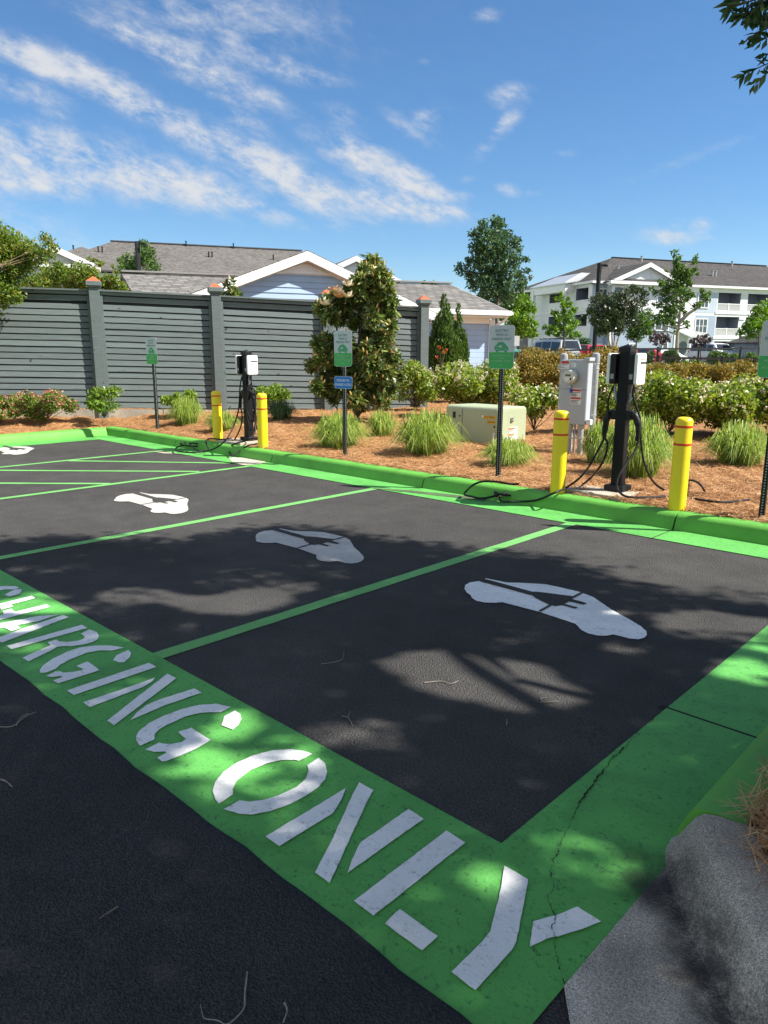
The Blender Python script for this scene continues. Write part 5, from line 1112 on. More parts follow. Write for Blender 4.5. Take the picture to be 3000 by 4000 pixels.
base = PD(2203, 1400, 41); plant('shade_tree', 'small bright green tree standing behind the silver SUV', 'tree', base, bl, ML_BRT, .20, .095, 1.42, [[base, PD(2203, 1300, 41), PD(2195, 1150, 41)]], M_BARK, .07, TG)
Z4b = dict(o=(2200, 850), s=.4822)
bl = px_blobs([(560, 590, 42), (500, 620, 42), (430, 650, 52), (600, 590, 32), (650, 620, 34), (660, 680, 34), (350, 680, 52), (300, 640, 34), (250, 680, 42), (230, 760, 42), (340, 760, 80), (460, 740, 88), (570, 720, 70), (400, 830, 80), (300, 840, 60), (520, 820, 70), (590, 850, 42), (240, 830, 34), (165, 812, 24), (350, 900, 50), (290, 925, 32), (450, 900, 50), (565, 560, 22), (640, 580, 16)], 44, .9, grow=1.14, **Z4b)
base = PD(2398, 1400, 44); plant('crape_myrtle', 'very dark leaved crape myrtle with tan stems before the apartment building', 'tree', base, bl, ML_DARK, .20, .09, 1.3, [[base, PD(2378, 1330, 44), PD(2370, 1250, 44), PD(2350, 1180, 44)], [base, PD(2400, 1300, 44.2), PD(2400, 1200, 44)], [base, PD(2412, 1330, 43.8), PD(2432, 1270, 44), PD(2450, 1180, 44)], [base, PD(2390, 1320, 43.9), PD(2385, 1200, 44)]], M_BARKT, .06, TG)
bl = px_blobs([(600, 800, 50), (680, 780, 42), (640, 860, 68), (560, 900, 50), (680, 920, 42), (600, 960, 50), (540, 960, 32), (700, 860, 34)], 52, .8, grow=1.14, **Z4b)
base = PD(2484, 1395, 52); plant('shade_tree', 'small mid green tree right of the dark crape myrtle', 'tree', base, bl, ML_MID, .26, .11, 1.37, [[base, PD(2486, 1340, 52), PD(2500, 1280, 52)]], M_BARK, .09, TG)
Z5 = dict(o=(2450, 980), s=.211)
bl = px_blobs([(880, 50, 65), (960, 130, 50), (900, 180, 58), (1260, 120, 48), (1262, 200, 50), (1200, 230, 32), (930, 260, 75), (1000, 330, 85), (900, 380, 75), (1150, 390, 75), (1260, 340, 42), (1300, 420, 32), (1100, 470, 95), (960, 480, 95), (850, 440, 50), (720, 360, 32), (650, 580, 65), (740, 640, 85), (620, 620, 42), (900, 600, 100), (1050, 600, 100), (1170, 600, 50), (450, 700, 48), (520, 780, 58), (420, 670, 24), (700, 760, 85), (850, 760, 95), (1000, 760, 100), (1150, 800, 75), (1210, 820, 42), (1380, 740, 42), (1440, 820, 65), (1510, 790, 48), (1490, 900, 50), (1400, 930, 58), (1280, 1000, 58), (1350, 1000, 42), (500, 980, 42), (600, 1000, 65), (720, 920, 75), (850, 900, 75), (1000, 920, 85), (1090, 900, 50), (700, 1080, 92), (850, 1050, 92), (1000, 1050, 65), (1200, 1100, 32), (620, 1230, 85), (740, 1230, 85), (860, 1200, 85), (500, 1240, 48), (560, 1330, 58), (700, 1330, 58), (820, 1330, 65), (1060, 1150, 48), (1080, 1330, 48), (1120, 1400, 42), (880, 1500, 28), (470, 1380, 24)], 46, .9, grow=1.14, **Z5)
base = PD(2643, 1400, 46); plant('shade_tree', 'tall loose crowned tree with pale trunk in front of the apartment gable', 'tree', base, bl, ML_MID, .23, .11, 1.18, [[base, PD(2645, 1320, 46), PD(2652, 1260, 46), PD(2660, 1150, 46), PD(2650, 1010, 46)], [PD(2652, 1262, 46), PD(2690, 1225, 46), PD(2735, 1195, 46), PD(2765, 1150, 46)]], simple('pale_bark', (.33, .28, .23), .8, .2, 8), .13, TG)
PG = 'purple leaved small trees at the apartment entrance'
bl = px_blobs([(480, 1520, 48), (440, 1640, 48), (560, 1600, 65), (640, 1570, 48), (740, 1600, 58), (680, 1680, 58), (530, 1700, 48), (780, 1660, 32), (420, 1600, 30)], 60, .7, grow=1.14, **Z5); base = PD(2578, 1408, 60)
plant('purple_tree', 'purple leaved small tree left of the arched entrance', 'tree', base, bl, ML_PURP, .28, .13, 1.52, [[base, PD(2578, 1350, 60), PD(2575, 1320, 60)]], M_STEM, .06, PG)
bl = px_blobs([(1200, 1680, 48), (1300, 1620, 48), (1400, 1600, 48), (1480, 1570, 32), (1380, 1690, 65), (1500, 1680, 48), (1270, 1740, 48), (1540, 1640, 32)], 60, .7, grow=1.14, **Z5); base = PD(2738, 1408, 60)
plant('purple_tree', 'purple leaved small tree right of the arched entrance', 'tree', base, bl, ML_PURP, .28, .13, 1.52, [[base, PD(2736, 1370, 60), PD(2738, 1330, 60)]], M_STEM, .06, PG)
bl = px_blobs([(1600, 740, 50), (1560, 770, 42), (1640, 790, 50), (1530, 850, 50), (1600, 880, 50), (1480, 900, 42), (1440, 940, 32), (1520, 950, 42), (1620, 840, 42), (1700, 850, 60), (1660, 700, 40)], 47, .7, grow=1.14, **Z4b); base = PD(2965, 1400, 47)
plant('shade_tree', 'green tree partly hidden behind the sign at the right edge', 'tree', base, bl, ML_BRT, .22, .1, 1.30, [[base, PD(2965, 1300, 47), PD(2965, 1220, 47)]], M_BARK, .08, TG)
bl = px_blobs([(1850, 1285, 22), (1872, 1310, 24), (1845, 1318, 22), (1882, 1335, 18), (1840, 1260, 12), (1860, 1345, 24)], 62, .8); base = PD(1860, 1400, 62)
plant('shade_tree', 'hazy pale green tree in the gap right of the garage corner', 'tree', base, bl, ML_MID, .3, .12, 0.99, [[base, PD(1858, 1300, 62)]], M_BARK, .08, TG)
bl = px_blobs([(1655, 1104, 9), (1668, 1108, 9), (1690, 1106, 10), (1705, 1110, 8)], 72, .5); base = PD(1680, 1380, 72)
plant('shade_tree', 'treetop just showing above the right garage roof', 'tree', base, bl, ML_MID, .28, .12, 0.99, [[base, PD(1680, 1120, 72)]], M_BARK, .08, TG)
XG = 'dark round bushes between the black fence and the parked cars'
for px, py, w, h, lab in ((2532, 1425, 62, 52, 'dark round bush just right of the near charger top'), (2622, 1425, 62, 52, 'dark round bush at the foot of the tall loose crowned tree'), (2800, 1425, 110, 56, 'widest dark bush in front of the white SUV'), (2878, 1428, 60, 46, 'dark bush in front of the pale blue windscreen car'), (2945, 1428, 70, 48, 'dark bush beside the right edge sign')):
    shrub('round_bush', lab, 'bush', px, py, w, h, ML_HEDGE if px < 2700 else ML_MID, .13, .075, 1.5, 14, XG, rb=.42, lo=.05, dep=40, p=.4)
shrub('round_bush', 'low bright lime bush strip behind the black fence', 'bush', 2700, 1432, 120, 24, ML_LIME, .10, .06, 1.5, 14, XG, rb=.6, lo=.02, dep=37, ry=.5)
shrub('round_bush', 'round bush by the apartment wall behind the red SUV', 'bush', 2277, 1372, 46, 48, ML_DEEP, .2, .11, 1.4, 10, XG, rb=.45, lo=.05, dep=75)
shrub('round_bush', 'low dark bush behind the silver SUV', 'bush', 2025, 1400, 60, 36, ML_HEDGE, .2, .11, 1.4, 8, XG, rb=.5, lo=.05, dep=75)
# ---------------------------------------------------------------- buildings
class Plane:
    """pixel -> (a, z) on a vertical plane in a building's local frame"""
    def __init__(s, t): s.inv = np.array(WM[t.name].inverted())
    def at(s, px, py, y=None, x=None):
        o = s.inv[:3, :3] @ CAM + s.inv[:3, 3]; d = s.inv[:3, :3] @ ray(px, py)
        if y is not None: k = (y - o[1]) / d[1]; q = o + d * k; return q[0], q[2]
        k = (x - o[0]) / d[0]; q = o + d * k; return q[1], q[2]
def shingle(name, c, sc=1.0):
    m, nt, bs = new_mat(name); sp = nd(nt, 'ShaderNodeSeparateXYZ'); nt.links.new(obj_pos(nt), sp.inputs[0])
    cb = nd(nt, 'ShaderNodeCombineXYZ'); nt.links.new(math_(nt, 'ADD', sp.outputs[0], math_(nt, 'MULTIPLY', sp.outputs[1], .37)), cb.inputs[0]); nt.links.new(math_(nt, 'MULTIPLY', sp.outputs[2], 2.3), cb.inputs[1])
    br = nd(nt, 'ShaderNodeTexBrick'); br.offset = .37; br.squash = 1.0
    for k, v_ in (('Scale', sc), ('Mortar Size', .018), ('Mortar Smooth', .3), ('Bias', .1), ('Brick Width', .34), ('Row Height', .145)): br.inputs[k].default_value = v_
    br.inputs['Color1'].default_value = (*[x * .72 for x in c], 1); br.inputs['Color2'].default_value = (*[x * 1.35 for x in c], 1); br.inputs['Mortar'].default_value = (*[x * .35 for x in c], 1)
    nt.links.new(cb.outputs[0], br.inputs['Vector'])
    n = noise(nt, obj_pos(nt), 30, 5, .7); k = mixc(nt, 1.0, br.outputs['Color'], ramp(nt, n.outputs[0], [(.3, (.7,) * 3), (.7, (1.3,) * 3)]).outputs[0], 'MULTIPLY')
    n2 = noise(nt, obj_pos(nt), .35, 4); k = mixc(nt, 1.0, k, ramp(nt, n2.outputs[0], [(.3, (.88,) * 3), (.7, (1.1,) * 3)]).outputs[0], 'MULTIPLY')
    nt.links.new(k, bs.inputs['Base Color']); bs.inputs['Roughness'].default_value = .92; bs.inputs['Specular IOR Level'].default_value = .15; bump(nt, bs, br.outputs['Fac'], .4, -.01); return m
def siding(name, c, pitch=.18):
    m, nt, bs = new_mat(name); sp = nd(nt, 'ShaderNodeSeparateXYZ'); nt.links.new(obj_pos(nt), sp.inputs[0])
    fr = math_(nt, 'FRACT', math_(nt, 'DIVIDE', sp.outputs[2], pitch)); n = noise(nt, obj_pos(nt), 1.5, 4)
    r = ramp(nt, n.outputs[0], [(.3, tuple(x * .93 for x in c)), (.7, tuple(x * 1.05 for x in c))]); g = ramp(nt, fr, [(.0, (.55,) * 3), (.07, (1,) * 3)])
    nt.links.new(mixc(nt, 1.0, r.outputs[0], g.outputs[0], 'MULTIPLY'), bs.inputs['Base Color']); bs.inputs['Roughness'].default_value = .6
    bump(nt, bs, math_(nt, 'SUBTRACT', 1.0, fr), .8, .02); return m
def panelm(name, c, pitch=1.2):
    m, nt, bs = new_mat(name); sp = nd(nt, 'ShaderNodeSeparateXYZ'); nt.links.new(obj_pos(nt), sp.inputs[0])
    fr = math_(nt, 'FRACT', math_(nt, 'DIVIDE', math_(nt, 'ADD', sp.outputs[0], sp.outputs[1]), pitch)); n = noise(nt, obj_pos(nt), .9, 4)
    r = ramp(nt, n.outputs[0], [(.3, tuple(x * .94 for x in c)), (.7, tuple(min(.9, x * 1.03) for x in c))]); g = ramp(nt, fr, [(.0, (.7,) * 3), (.05, (1,) * 3)])
    nt.links.new(mixc(nt, 1.0, r.outputs[0], g.outputs[0], 'MULTIPLY'), bs.inputs['Base Color']); bs.inputs['Roughness'].default_value = .6; return m
M_SHG = shingle('garage_shingles', (.17, .162, .152)); M_SHF = shingle('house_shingles', (.135, .126, .117)); M_SHD = shingle('apartment_shingles', (.075, .071, .068))
M_WTRIM = simple('white_painted_trim', (.80, .80, .78), .5, .04, 2); M_WPAN = panelm('white_board_panels', (.76, .77, .78)); M_BLUES = siding('grey_blue_siding', (.30, .37, .45)); M_BLUEP = panelm('pale_blue_panel', (.46, .53, .60)); M_SLATE = simple('slate_balcony_wall', (.19, .22, .28), .7, .08, 2)
M_LBLUE = siding('garage_blue_siding', (.34, .46, .63)); M_WSID = siding('white_siding', (.74, .74, .72), .12)
M_PANE = simple('window_pane', (.05, .07, .09), .06, .3, .7, spec=.8); M_METAL = simple('standing_seam_metal', (.62, .63, .62), .35, .05, 5, .5); M_PIPE = M_WTRIM
def roof_face(mb, pts, th=.12):
    n = len(pts); vs = [tuple(p) for p in pts] + [(p[0], p[1], p[2] - th) for p in pts]
    mb.add(vs, [tuple(range(n)), tuple(range(2 * n - 1, n - 1, -1))] + [(i, i + n, (i + 1) % n + n, (i + 1) % n) for i in range(n)])
def wall_grid(mb, axis, c, a0, a1, z0, z1, holes, rec=1.8):
    """wall on plane axis=c with rectangular holes; recess sides and back"""
    A = sorted({a0, a1, *[h[0] for h in holes], *[h[1] for h in holes]}); Z = sorted({z0, z1, *[h[2] for h in holes], *[h[3] for h in holes]})
    P = (lambda a, z, o=0: (a, c + o, z)) if axis == 'y' else (lambda a, z, o=0: (c + o, a, z))
    for i in range(len(A) - 1):
        for j in range(len(Z) - 1):
            am, zm = (A[i] + A[i + 1]) / 2, (Z[j] + Z[j + 1]) / 2
            if any(h[0] < am < h[1] and h[2] < zm < h[3] for h in holes): continue
            mb.add([P(A[i], Z[j]), P(A[i + 1], Z[j]), P(A[i + 1], Z[j + 1]), P(A[i], Z[j + 1])], [(0, 1, 2, 3)])
def recess(mb, axis, c, h, rec):
    P = (lambda a, z, o=0: (a, c + o, z)) if axis == 'y' else (lambda a, z, o=0: (c + o, a, z)); a0, a1, z0, z1 = h
    q = [P(a0, z0), P(a1, z0), P(a1, z1), P(a0, z1), P(a0, z0, rec), P(a1, z0, rec), P(a1, z1, rec), P(a0, z1, rec)]
    mb.add(q, [(4, 5, 6, 7), (0, 4, 7, 3), (1, 2, 6, 5), (3, 7, 6, 2), (0, 1, 5, 4)])
def bx(mb, axis, c, a0, a1, z0, z1, o0, o1):
    if axis == 'y': mb.box(((a0 + a1) / 2, c + (o0 + o1) / 2, (z0 + z1) / 2), (a1 - a0, abs(o1 - o0), z1 - z0))
    else: mb.box((c + (o0 + o1) / 2, (a0 + a1) / 2, (z0 + z1) / 2), (abs(o1 - o0), a1 - a0, z1 - z0))
def window(par, axis, c, a0, a1, z0, z1, nx=1, nz=2, fr=.12, o=-.06):
    """frame (part) with pane (sub-part), proud of the wall"""
    b = MB(); f = fr
    bx(b, axis, c, a0 - f, a1 + f, z1, z1 + f, o, .01); bx(b, axis, c, a0 - f * 1.3, a1 + f * 1.3, z0 - f, z0, o * 1.3, .01); bx(b, axis, c, a0 - f, a0, z0, z1, o, .01); bx(b, axis, c, a1, a1 + f, z0, z1, o, .01)
    for k in range(1, nx): a = a0 + (a1 - a0) * k / nx; bx(b, axis, c, a - f * .35, a + f * .35, z0, z1, o * .7, .01)
    for k in range(1, nz): z = z0 + (z1 - z0) * k / nz; bx(b, axis, c, a0, a1, z - f * .22, z + f * .22, o * .6, .01)
    w = b.build('window', M_WTRIM, par, local=True); b = MB(); bx(b, axis, c, a0, a1, z0, z1, o * .3, -.004); b.build('pane', M_PANE, w, local=True)
def railing(par, axis, c, a0, a1, z0, z1, o=.05, gap=.16):
    b = MB(); bx(b, axis, c, a0, a1, z1 - .10, z1, o - .05, o + .05); bx(b, axis, c, a0, a1, z0, z0 + .09, o - .05, o + .05); n = max(2, int((a1 - a0) / gap))
    for k in range(n): a = a0 + (a1 - a0) * (k + .5) / n; bx(b, axis, c, a - .032, a + .032, z0 + .05, z1 - .05, o - .03, o + .03)
    am = (a0 + a1) / 2; bx(b, axis, c, am - .07, am + .07, z0, z1 + .05, o - .06, o + .06)
    b.build('railing', M_WTRIM, par, local=True)
def gable(t, cx, yf, hw, ze, zp, yb, oh=.5, fo=.5, wall=M_WPAN, roof=M_SHD, z0=None, tr=.32, name='gable'):
    """front gable: wall triangle, two roof slopes, white rake boards"""
    s = (zp - ze) / hw; w = hw + oh; zl = zp - s * w
    b = MB(); b.prism([(cx - hw, yf, ze), (cx + hw, yf, ze), (cx, yf, zp - .12)], (0, .25, 0)); g = b.build(name, wall, t, local=True)
    b = MB()
    for k in (-1, 1):
        pts = [(cx, yf - fo, zp + .06), (cx, yb, zp + .06), (cx + k * w, yb, zl + .06), (cx + k * w, yf - fo, zl + .06)]; roof_face(b, pts if k < 0 else pts[::-1], .10)
    b.build('gable_roof', roof, t, local=True)
    b = MB()
    for k in (-1, 1):
        b.prism([(cx, yf - fo - .03, zp + .03), (cx, yf - fo - .03, zp + .03 - tr), (cx + k * w, yf - fo - .03, zl + .03 - tr), (cx + k * w, yf - fo - .03, zl + .03)], (0, .07, 0))
        b.prism([(cx, yf - fo + .04, zp - .07 - tr * .2), (cx, yf - fo + .04, zp - .13 - tr * .2), (cx + k * w, yf - fo + .04, zl - .13 - tr * .2), (cx + k * w, yf - fo + .04, zl - .07 - tr * .2)], (0, fo - .04, 0))
    b.build('rake_trim', M_WTRIM, t, local=True); return g
# --- garage with the blue gable
q = PD(1205, 1385, 21.5)
t = thing('garage_building', 'low garage with pale blue siding, white trimmed gable and grey shingle roof behind the fence', 'garage', (q[0], q[1], .35), YAW + rad(24)); PL = Plane(t)
zp = PL.at(1205, 984, y=-.4)[1]; xl, zl_ = PL.at(742, 1157, y=-.4); xr, zr_ = PL.at(1625, 1186, y=-.4); xp = PL.at(1205, 984, y=-.4)[0]
sl_ = ((zp - zl_) / (xp - xl) + (zp - zr_) / (xr - xp)) / 2; hw = 3.9; ze = zp - sl_ * hw; zw = PL.at(1205, 1076, y=0)[1]
b = MB(); pitch = .155; z = -.4
def clipw(zz): return min(hw - .02, max(.02, (zp - .25 - zz) / sl_))
while z < zw - .01:
    z1 = min(z + pitch, zw); w0, w1 = min(hw - .02, clipw(z)), clipw(z1)
    b.add([(xp - w0, -.028, z), (xp + w0, -.028, z), (xp + w1, -.006, z1), (xp - w1, -.006, z1), (xp - w0, .0, z), (xp + w0, .0, z)], [(0, 1, 2, 3), (4, 5, 1, 0)]); z = z1
b.build('blue_siding', simple('garage_blue_board', (.33, .45, .62), .6, .05, 2), t, local=True)
b = MB(); z = zw + .03
while z < zp - .3:
    z1 = min(z + .11, zp - .27); w0, w1 = clipw(z), clipw(z1); b.add([(xp - w0, -.05, z), (xp + w0, -.05, z), (xp + w1, -.03, z1), (xp - w1, -.03, z1), (xp - w0, -.02, z), (xp + w0, -.02, z)], [(0, 1, 2, 3), (4, 5, 1, 0)]); z = z1
b.build('white_siding', simple('garage_white_board', (.78, .80, .83), .6, .04, 2), t, local=True)
w0 = 1.2
gx1, gze = PL.at(1892, 1214, y=w0 - .45); yr = w0 + 3.6
rx1, rz1 = PL.at(1812, 1114, y=yr); rx0, rz0 = PL.at(473, 1066, y=yr); print('garage', zp, sl_, gx1, gze, rx1, rz1, rx0, rz0)
gable(t, xp, 0, hw, ze, zp, yr + .5, oh=.45, fo=.3, wall=M_WTRIM, roof=M_SHG, tr=.24)
rzm = (rz0 + rz1) / 2; gx1 = (gx1 + rx1) / 2 + .2; b = MB()
roof_face(b, [(rx0, yr, rz0), (rx0, w0 - .5, gze), (gx1, w0 - .5, gze), (gx1, yr, rz1)], .14); roof_face(b, [(gx1, yr, rz1), (gx1, 2 * yr - w0 + .5, gze), (rx0, 2 * yr - w0 + .5, gze), (rx0, yr, rz0)], .14)
b.build('roof', M_SHG, t, local=True)
b = MB(); b.bar((rx0, yr - .02, rz0 + .05), (gx1, yr - .02, rz1 + .05), .30, .05); b.build('ridge_cap', simple('pale_ridge_cap', (.24, .23, .22), .8, .1, 6), t, local=True)
b = MB(); b.bar((rx0, w0 - .53, gze - .06), (gx1 + .02, w0 - .53, gze - .06), .10, .15); b.bar((gx1 + .03, w0 - .5, gze - .08), (gx1 + .03, yr, rz1 - .08), .07, .22, up=(1, 0, 0)); b.box(((rx0 + gx1) / 2, w0 - .22, gze - .17), (gx1 - rx0 - .1, .5, .05)); b.build('gutter', M_WTRIM, t, local=True)
b = MB(); b.box(((rx0 + gx1) / 2, (w0 + 2 * yr - w0) / 2 + .0, (gze - .6) / 2 - .05), (gx1 - rx0 - .9, 2 * (yr - w0), gze + .2)); b.prism([(gx1 - .46, w0, gze - .15), (gx1 - .46, 2 * yr - w0, gze - .15), (gx1 - .46, yr, rz1 - .2)], (-.2, 0, 0)); b.prism([(xp - hw + .05, .03, -.4), (xp + hw - .05, .03, -.4), (xp + hw - .05, .03, ze - .2), (xp, .03, zp - .4), (xp - hw + .05, .03, ze - .2)], (0, 1.5, 0)); b.build('wall', M_LBLUE, t, local=True)
b = MB(); b.box((gx1 - .42, w0 - .03, (gze - .2) / 2 - .1), (.16, .14, gze - .1)); b.box(((rx0 + gx1) / 2 + 2, w0 - .02, gze - .28), (gx1 - rx0 - 5, .06, .22)); b.build('corner_board', M_WTRIM, t, local=True)
b = MB(); b.tube(spline([(gx1 - .12, w0 - .5, gze - .12), (gx1 - .15, w0 - .42, gze - .28), (gx1 - .33, w0 - .12, gze - .48), (gx1 - .36, w0 - .10, gze - .7), (gx1 - .36, w0 - .10, -.3)], 4), .045, 8); b.build('downspout', M_WTRIM, t, local=True, smooth=True)
# --- large house far left
q = PD(470, 1385, 83)
t = thing('apartment_building', 'large building with a broad grey hip roof and white gables, behind the fence', 'building', (q[0], q[1], .9), YAW + rad(20)); PL = Plane(t)
zr_ = PL.at(470, 945, y=0)[1]; xr_, _ = PL.at(1172, 981, y=0); hd = 9.5; ez = zr_ - .5 * hd
A0, A1 = (0, 0, zr_), (xr_, 0, zr_); c00, c01, c10, c11 = (-hd, -hd, ez), (-hd, hd, ez), (xr_ + hd, -hd, ez), (xr_ + hd, hd, ez)
b = MB(); roof_face(b, [A0, c00, c10, A1], .2); roof_face(b, [A1, c10, c11], .2); roof_face(b, [A1, c11, c01, A0], .2); roof_face(b, [A0, c01, c00], .2)
x2, z2 = PL.at(318, 963, y=-8); roof_face(b, [(x2, -8, z2), (x2 - 5, -13.5, z2 - 2.6), (x2 + 5.5, -13.5, z2 - 2.6)], .15); roof_face(b, [(x2, -8, z2), (x2 + 5.5, -13.5, z2 - 2.6), (x2 + 5.5, 0, z2 - 2.6), (x2, 0, z2)], .15); roof_face(b, [(x2, -8, z2), (x2, 0, z2), (x2 - 5, 0, z2 - 2.6), (x2 - 5, -13.5, z2 - 2.6)], .15)
b.build('roof', M_SHF, t, local=True)
b = MB(); b.bar((-.2, 0, zr_ + .06), (xr_ + .2, 0, zr_ + .06), .35, .12); b.build('ridge_cap', simple('dark_ridge_cap', (.06, .06, .065), .8, .1), t, local=True)
b = MB(); b.box(((xr_) / 2, 0, ez / 2 - .1), (xr_ + 2 * hd - 1.2, 2 * hd - 1.2, ez - .1)); b.box((x2, -9, (z2 - 2.8) / 2), (9, 8.4, z2 - 2.9)); b.build('wall', M_WPAN, t, local=True)
for px, py in ((203, 985), (193, 1000), (288, 990), (400, 985), (386, 1008), (727, 960), (912, 967), (815, 990), (828, 990), (1068, 1020)):
    yy = -3 if py > 980 else -.3; x_, z_ = PL.at(px, py, y=yy); zz = zr_ - .5 * abs(yy); b = MB(); b.lathe([(.07, zz - .2), (.07, zz + .5), (.1, zz + .51), (.1, zz + .56), (.02, zz + .58)], (x_, yy, 0), 8); b.build('vent_pipe', M_BLACKM, t, local=True)
for px, py, pxe, pye in ((212, 960, 392, 1042), (1392, 1000, 1568, 1097)):
    yf = -14.2 if px < 500 else -10.6; cx, zp = PL.at(px, py, y=yf - .5); x1, z1 = PL.at(pxe, pye, y=yf - .5); hw = (x1 - cx) - .6; s_ = (zp - z1) / (x1 - cx)
    gable(t, cx, yf, hw, zp - s_ * hw, zp, -1, oh=.6, fo=.5, roof=M_SHF, tr=.55)
    b = MB(); zz = zp - s_ * hw; b.box((cx, yf - .3, zz - .12), (2 * hw - .4, .9, .14)); b.build('pent_roof', M_SHF, t, local=True)
    b = MB(); b.box((cx, yf - .62, zz - .32), (2 * hw + 1.0, .35, .30)); b.build('eave_trim', M_WTRIM, t, local=True)
    b = MB(); b.box((cx, yf + 2.4, (zz - .5) / 2), (2 * hw - .3, 4.6, zz - .4)); b.build('bay_wall', M_WPAN, t, local=True)
    if px < 500:
        for wx in (-4.4, -1.6, 1.4): window(t, 'y', yf + .1, cx + wx, cx + wx + 1.0, zz - 2.5, zz - .9)
# --- apartment building on the right
q = PD(2300, 1385, 90)
t = thing('apartment_building', 'white and grey blue three storey apartment building with balconies on the right', 'building', (q[0], q[1], .9), YAW + rad(20)); PL = Plane(t); fx = lambda px, y=0: PL.at(px, 1300, y=y)[0]; fz = lambda px, py, y=0: PL.at(px, py, y=y)[1]
ez = fz(2600, 1110); DEP = 19.0; XR = 46.0; hd = DEP / 2 + .5; zr_ = PL.at(2720, 1025, y=DEP / 2)[1]; SLP = (zr_ - ez) / hd; print('apt slope', SLP)
b = MB(); e0, e1, f0, f1 = -.5, XR, -.5, DEP + .5; A0, A1 = (hd - .5, DEP / 2, zr_), (XR - hd, DEP / 2, zr_)
roof_face(b, [A0, (e0, f0, ez), (e1, f0, ez), A1], .2); roof_face(b, [A0, (e0, f1, ez), (e0, f0, ez)], .2); roof_face(b, [A1, (e1, f1, ez), (e0, f1, ez), A0], .2); roof_face(b, [A1, (e1, f0, ez), (e1, f1, ez)], .2); b.build('roof', M_SHD, t, local=True)
b = MB(); b.bar((A0[0] - .1, A0[1], zr_ + .05), (A1[0], A1[1], zr_ + .05), .4, .12); b.build('ridge_cap', M_BLACKM, t, local=True)
b = MB(); b.bar((e0, f0 - .03, ez - .12), (e1, f0 - .03, ez - .12), .14, .26); b.bar((e0 - .03, f0, ez - .12), (e0 - .03, f1, ez - .12), .14, .26); b.box(((e0 + e1) / 2, f0 + .3, ez - .24), (e1 - e0, .6, .04)); b.box((e0 + .3, (f0 + f1) / 2, ez - .24), (.6, f1 - f0, .04)); b.build('gutter', M_WTRIM, t, local=True)
st = 3.06; fl = [fz(2840, 1217) - 2 * st, fz(2840, 1217) - st, fz(2840, 1217)]   # balcony floor levels
bayL, bayR, yb = PL.at(2383, 1300, y=-1.2)[0], PL.at(2640, 1300, y=-1.2)[0], -1.2
# balcony columns on the front
bal = []; x0 = fx(2793)
pitchb = fx(2908) - fx(2793)
holes, rails = [], []
for i in range(4):
    a0 = x0 + i * pitchb; a1 = a0 + fx(2880) - fx(2793)
    if a1 > XR - 2: break
    for k, z in enumerate(fl): holes.append((a0, a1, z, z + 2.42)); rails.append((a0, a1, z, z + .98, k))
b = MB(); wall_grid(b, 'y', 0, bayR + .2, XR - .6, -.5, ez - .25, holes); b.add([(XR - .6, 0, -.5), (XR - .6, DEP, -.5), (XR - .6, DEP, ez - .2), (XR - .6, 0, ez - .2)], [(0, 1, 2, 3)]); b.add([(0, DEP, -.5), (XR - .6, DEP, -.5), (XR - .6, DEP, ez - .2), (0, DEP, ez - .2)], [(3, 2, 1, 0)]); b.build('front_wall', M_WPAN, t, local=True)
b = MB()
for h in holes: recess(b, 'y', 0, h, 1.9)
b.build('balcony_recess', M_SLATE, t, local=True)
for a0, a1, z0, z1, k in rails:
    if k: railing(t, 'y', 0, a0, a1, z0, z1)
    window(t, 'y', 1.9, a0 + .45, a0 + 1.25, z0 + .75, z0 + 2.05, 1, 2, .11)
b = MB()
for z in (fl[1] - .32, fl[2] - .32): bx(b, 'y', 0, x0 - .3, XR - .8, z, z + .30, -.08, .02)
bx(b, 'y', 0, bayR + .2, XR - .7, ez - .75, ez - .25, -.05, .02)
for i in range(4):
    a0 = x0 + i * pitchb + fx(2880) - fx(2793) + .02
    for z in fl: bx(b, 'y', 0, a0, a0 + .95, z + 2.1, z + 2.42, -.10, .02)
b.build('band_trim', M_WTRIM, t, local=True)
b = MB(); bx(b, 'y', 0, fx(2712), fx(2790), -.3, fz(2750, 1232), -.02, .01); b.build('blue_siding', M_BLUES, t, local=True)
b = MB(); bx(b, 'y', 0, fx(2708), fx(2790), fz(2750, 1222), ez - .8, -.02, .01); b.build('pale_panel', M_BLUEP, t, local=True)
w2 = lambda a, c_, y0, y1, nx=1, nz=2, y=0: window(t, 'y', y, PL.at(a, y0, y=y)[0], PL.at(c_, y0, y=y)[0], PL.at(a, y1, y=y)[1], PL.at(a, y0, y=y)[1], nx, nz)
w2(2719, 2762, 1247, 1299, 3, 2, -.02); w2(2730, 2768, 1150, 1200, 3, 2, -.02)
# projecting gable bay
b = MB(); zb_ = fz(2500, 1222, yb); bx(b, 'y', yb, bayL, bayR, zb_, ez - .2, 0, 1.4); b.build('bay_upper_wall', M_WPAN, t, local=True)
b = MB(); bx(b, 'y', yb, bayL + .02, bayR - .02, -.5, zb_, .03, 1.4); b.build('bay_lower_wall', M_BLUES, t, local=True)
cx, zp = PL.at(2543, 1026, y=yb - .5); x1, z1 = PL.at(2379, 1100, y=yb - .5); s_ = (zp - z1) / (cx - x1); hw = cx - x1 - .5
gable(t, cx, yb, hw, zp - s_ * hw, zp, DEP / 2 - 2, oh=.5, fo=.5, roof=M_SHD, tr=.5)
zz = zp - s_ * hw; b = MB(); roof_face(b, [(cx - hw, yb + .02, zz + .28), (cx - hw, yb - .75, zz - .05), (cx + hw, yb - .75, zz - .05), (cx + hw, yb + .02, zz + .28)], .06); b.build('pent_roof', M_SHD, t, local=True)
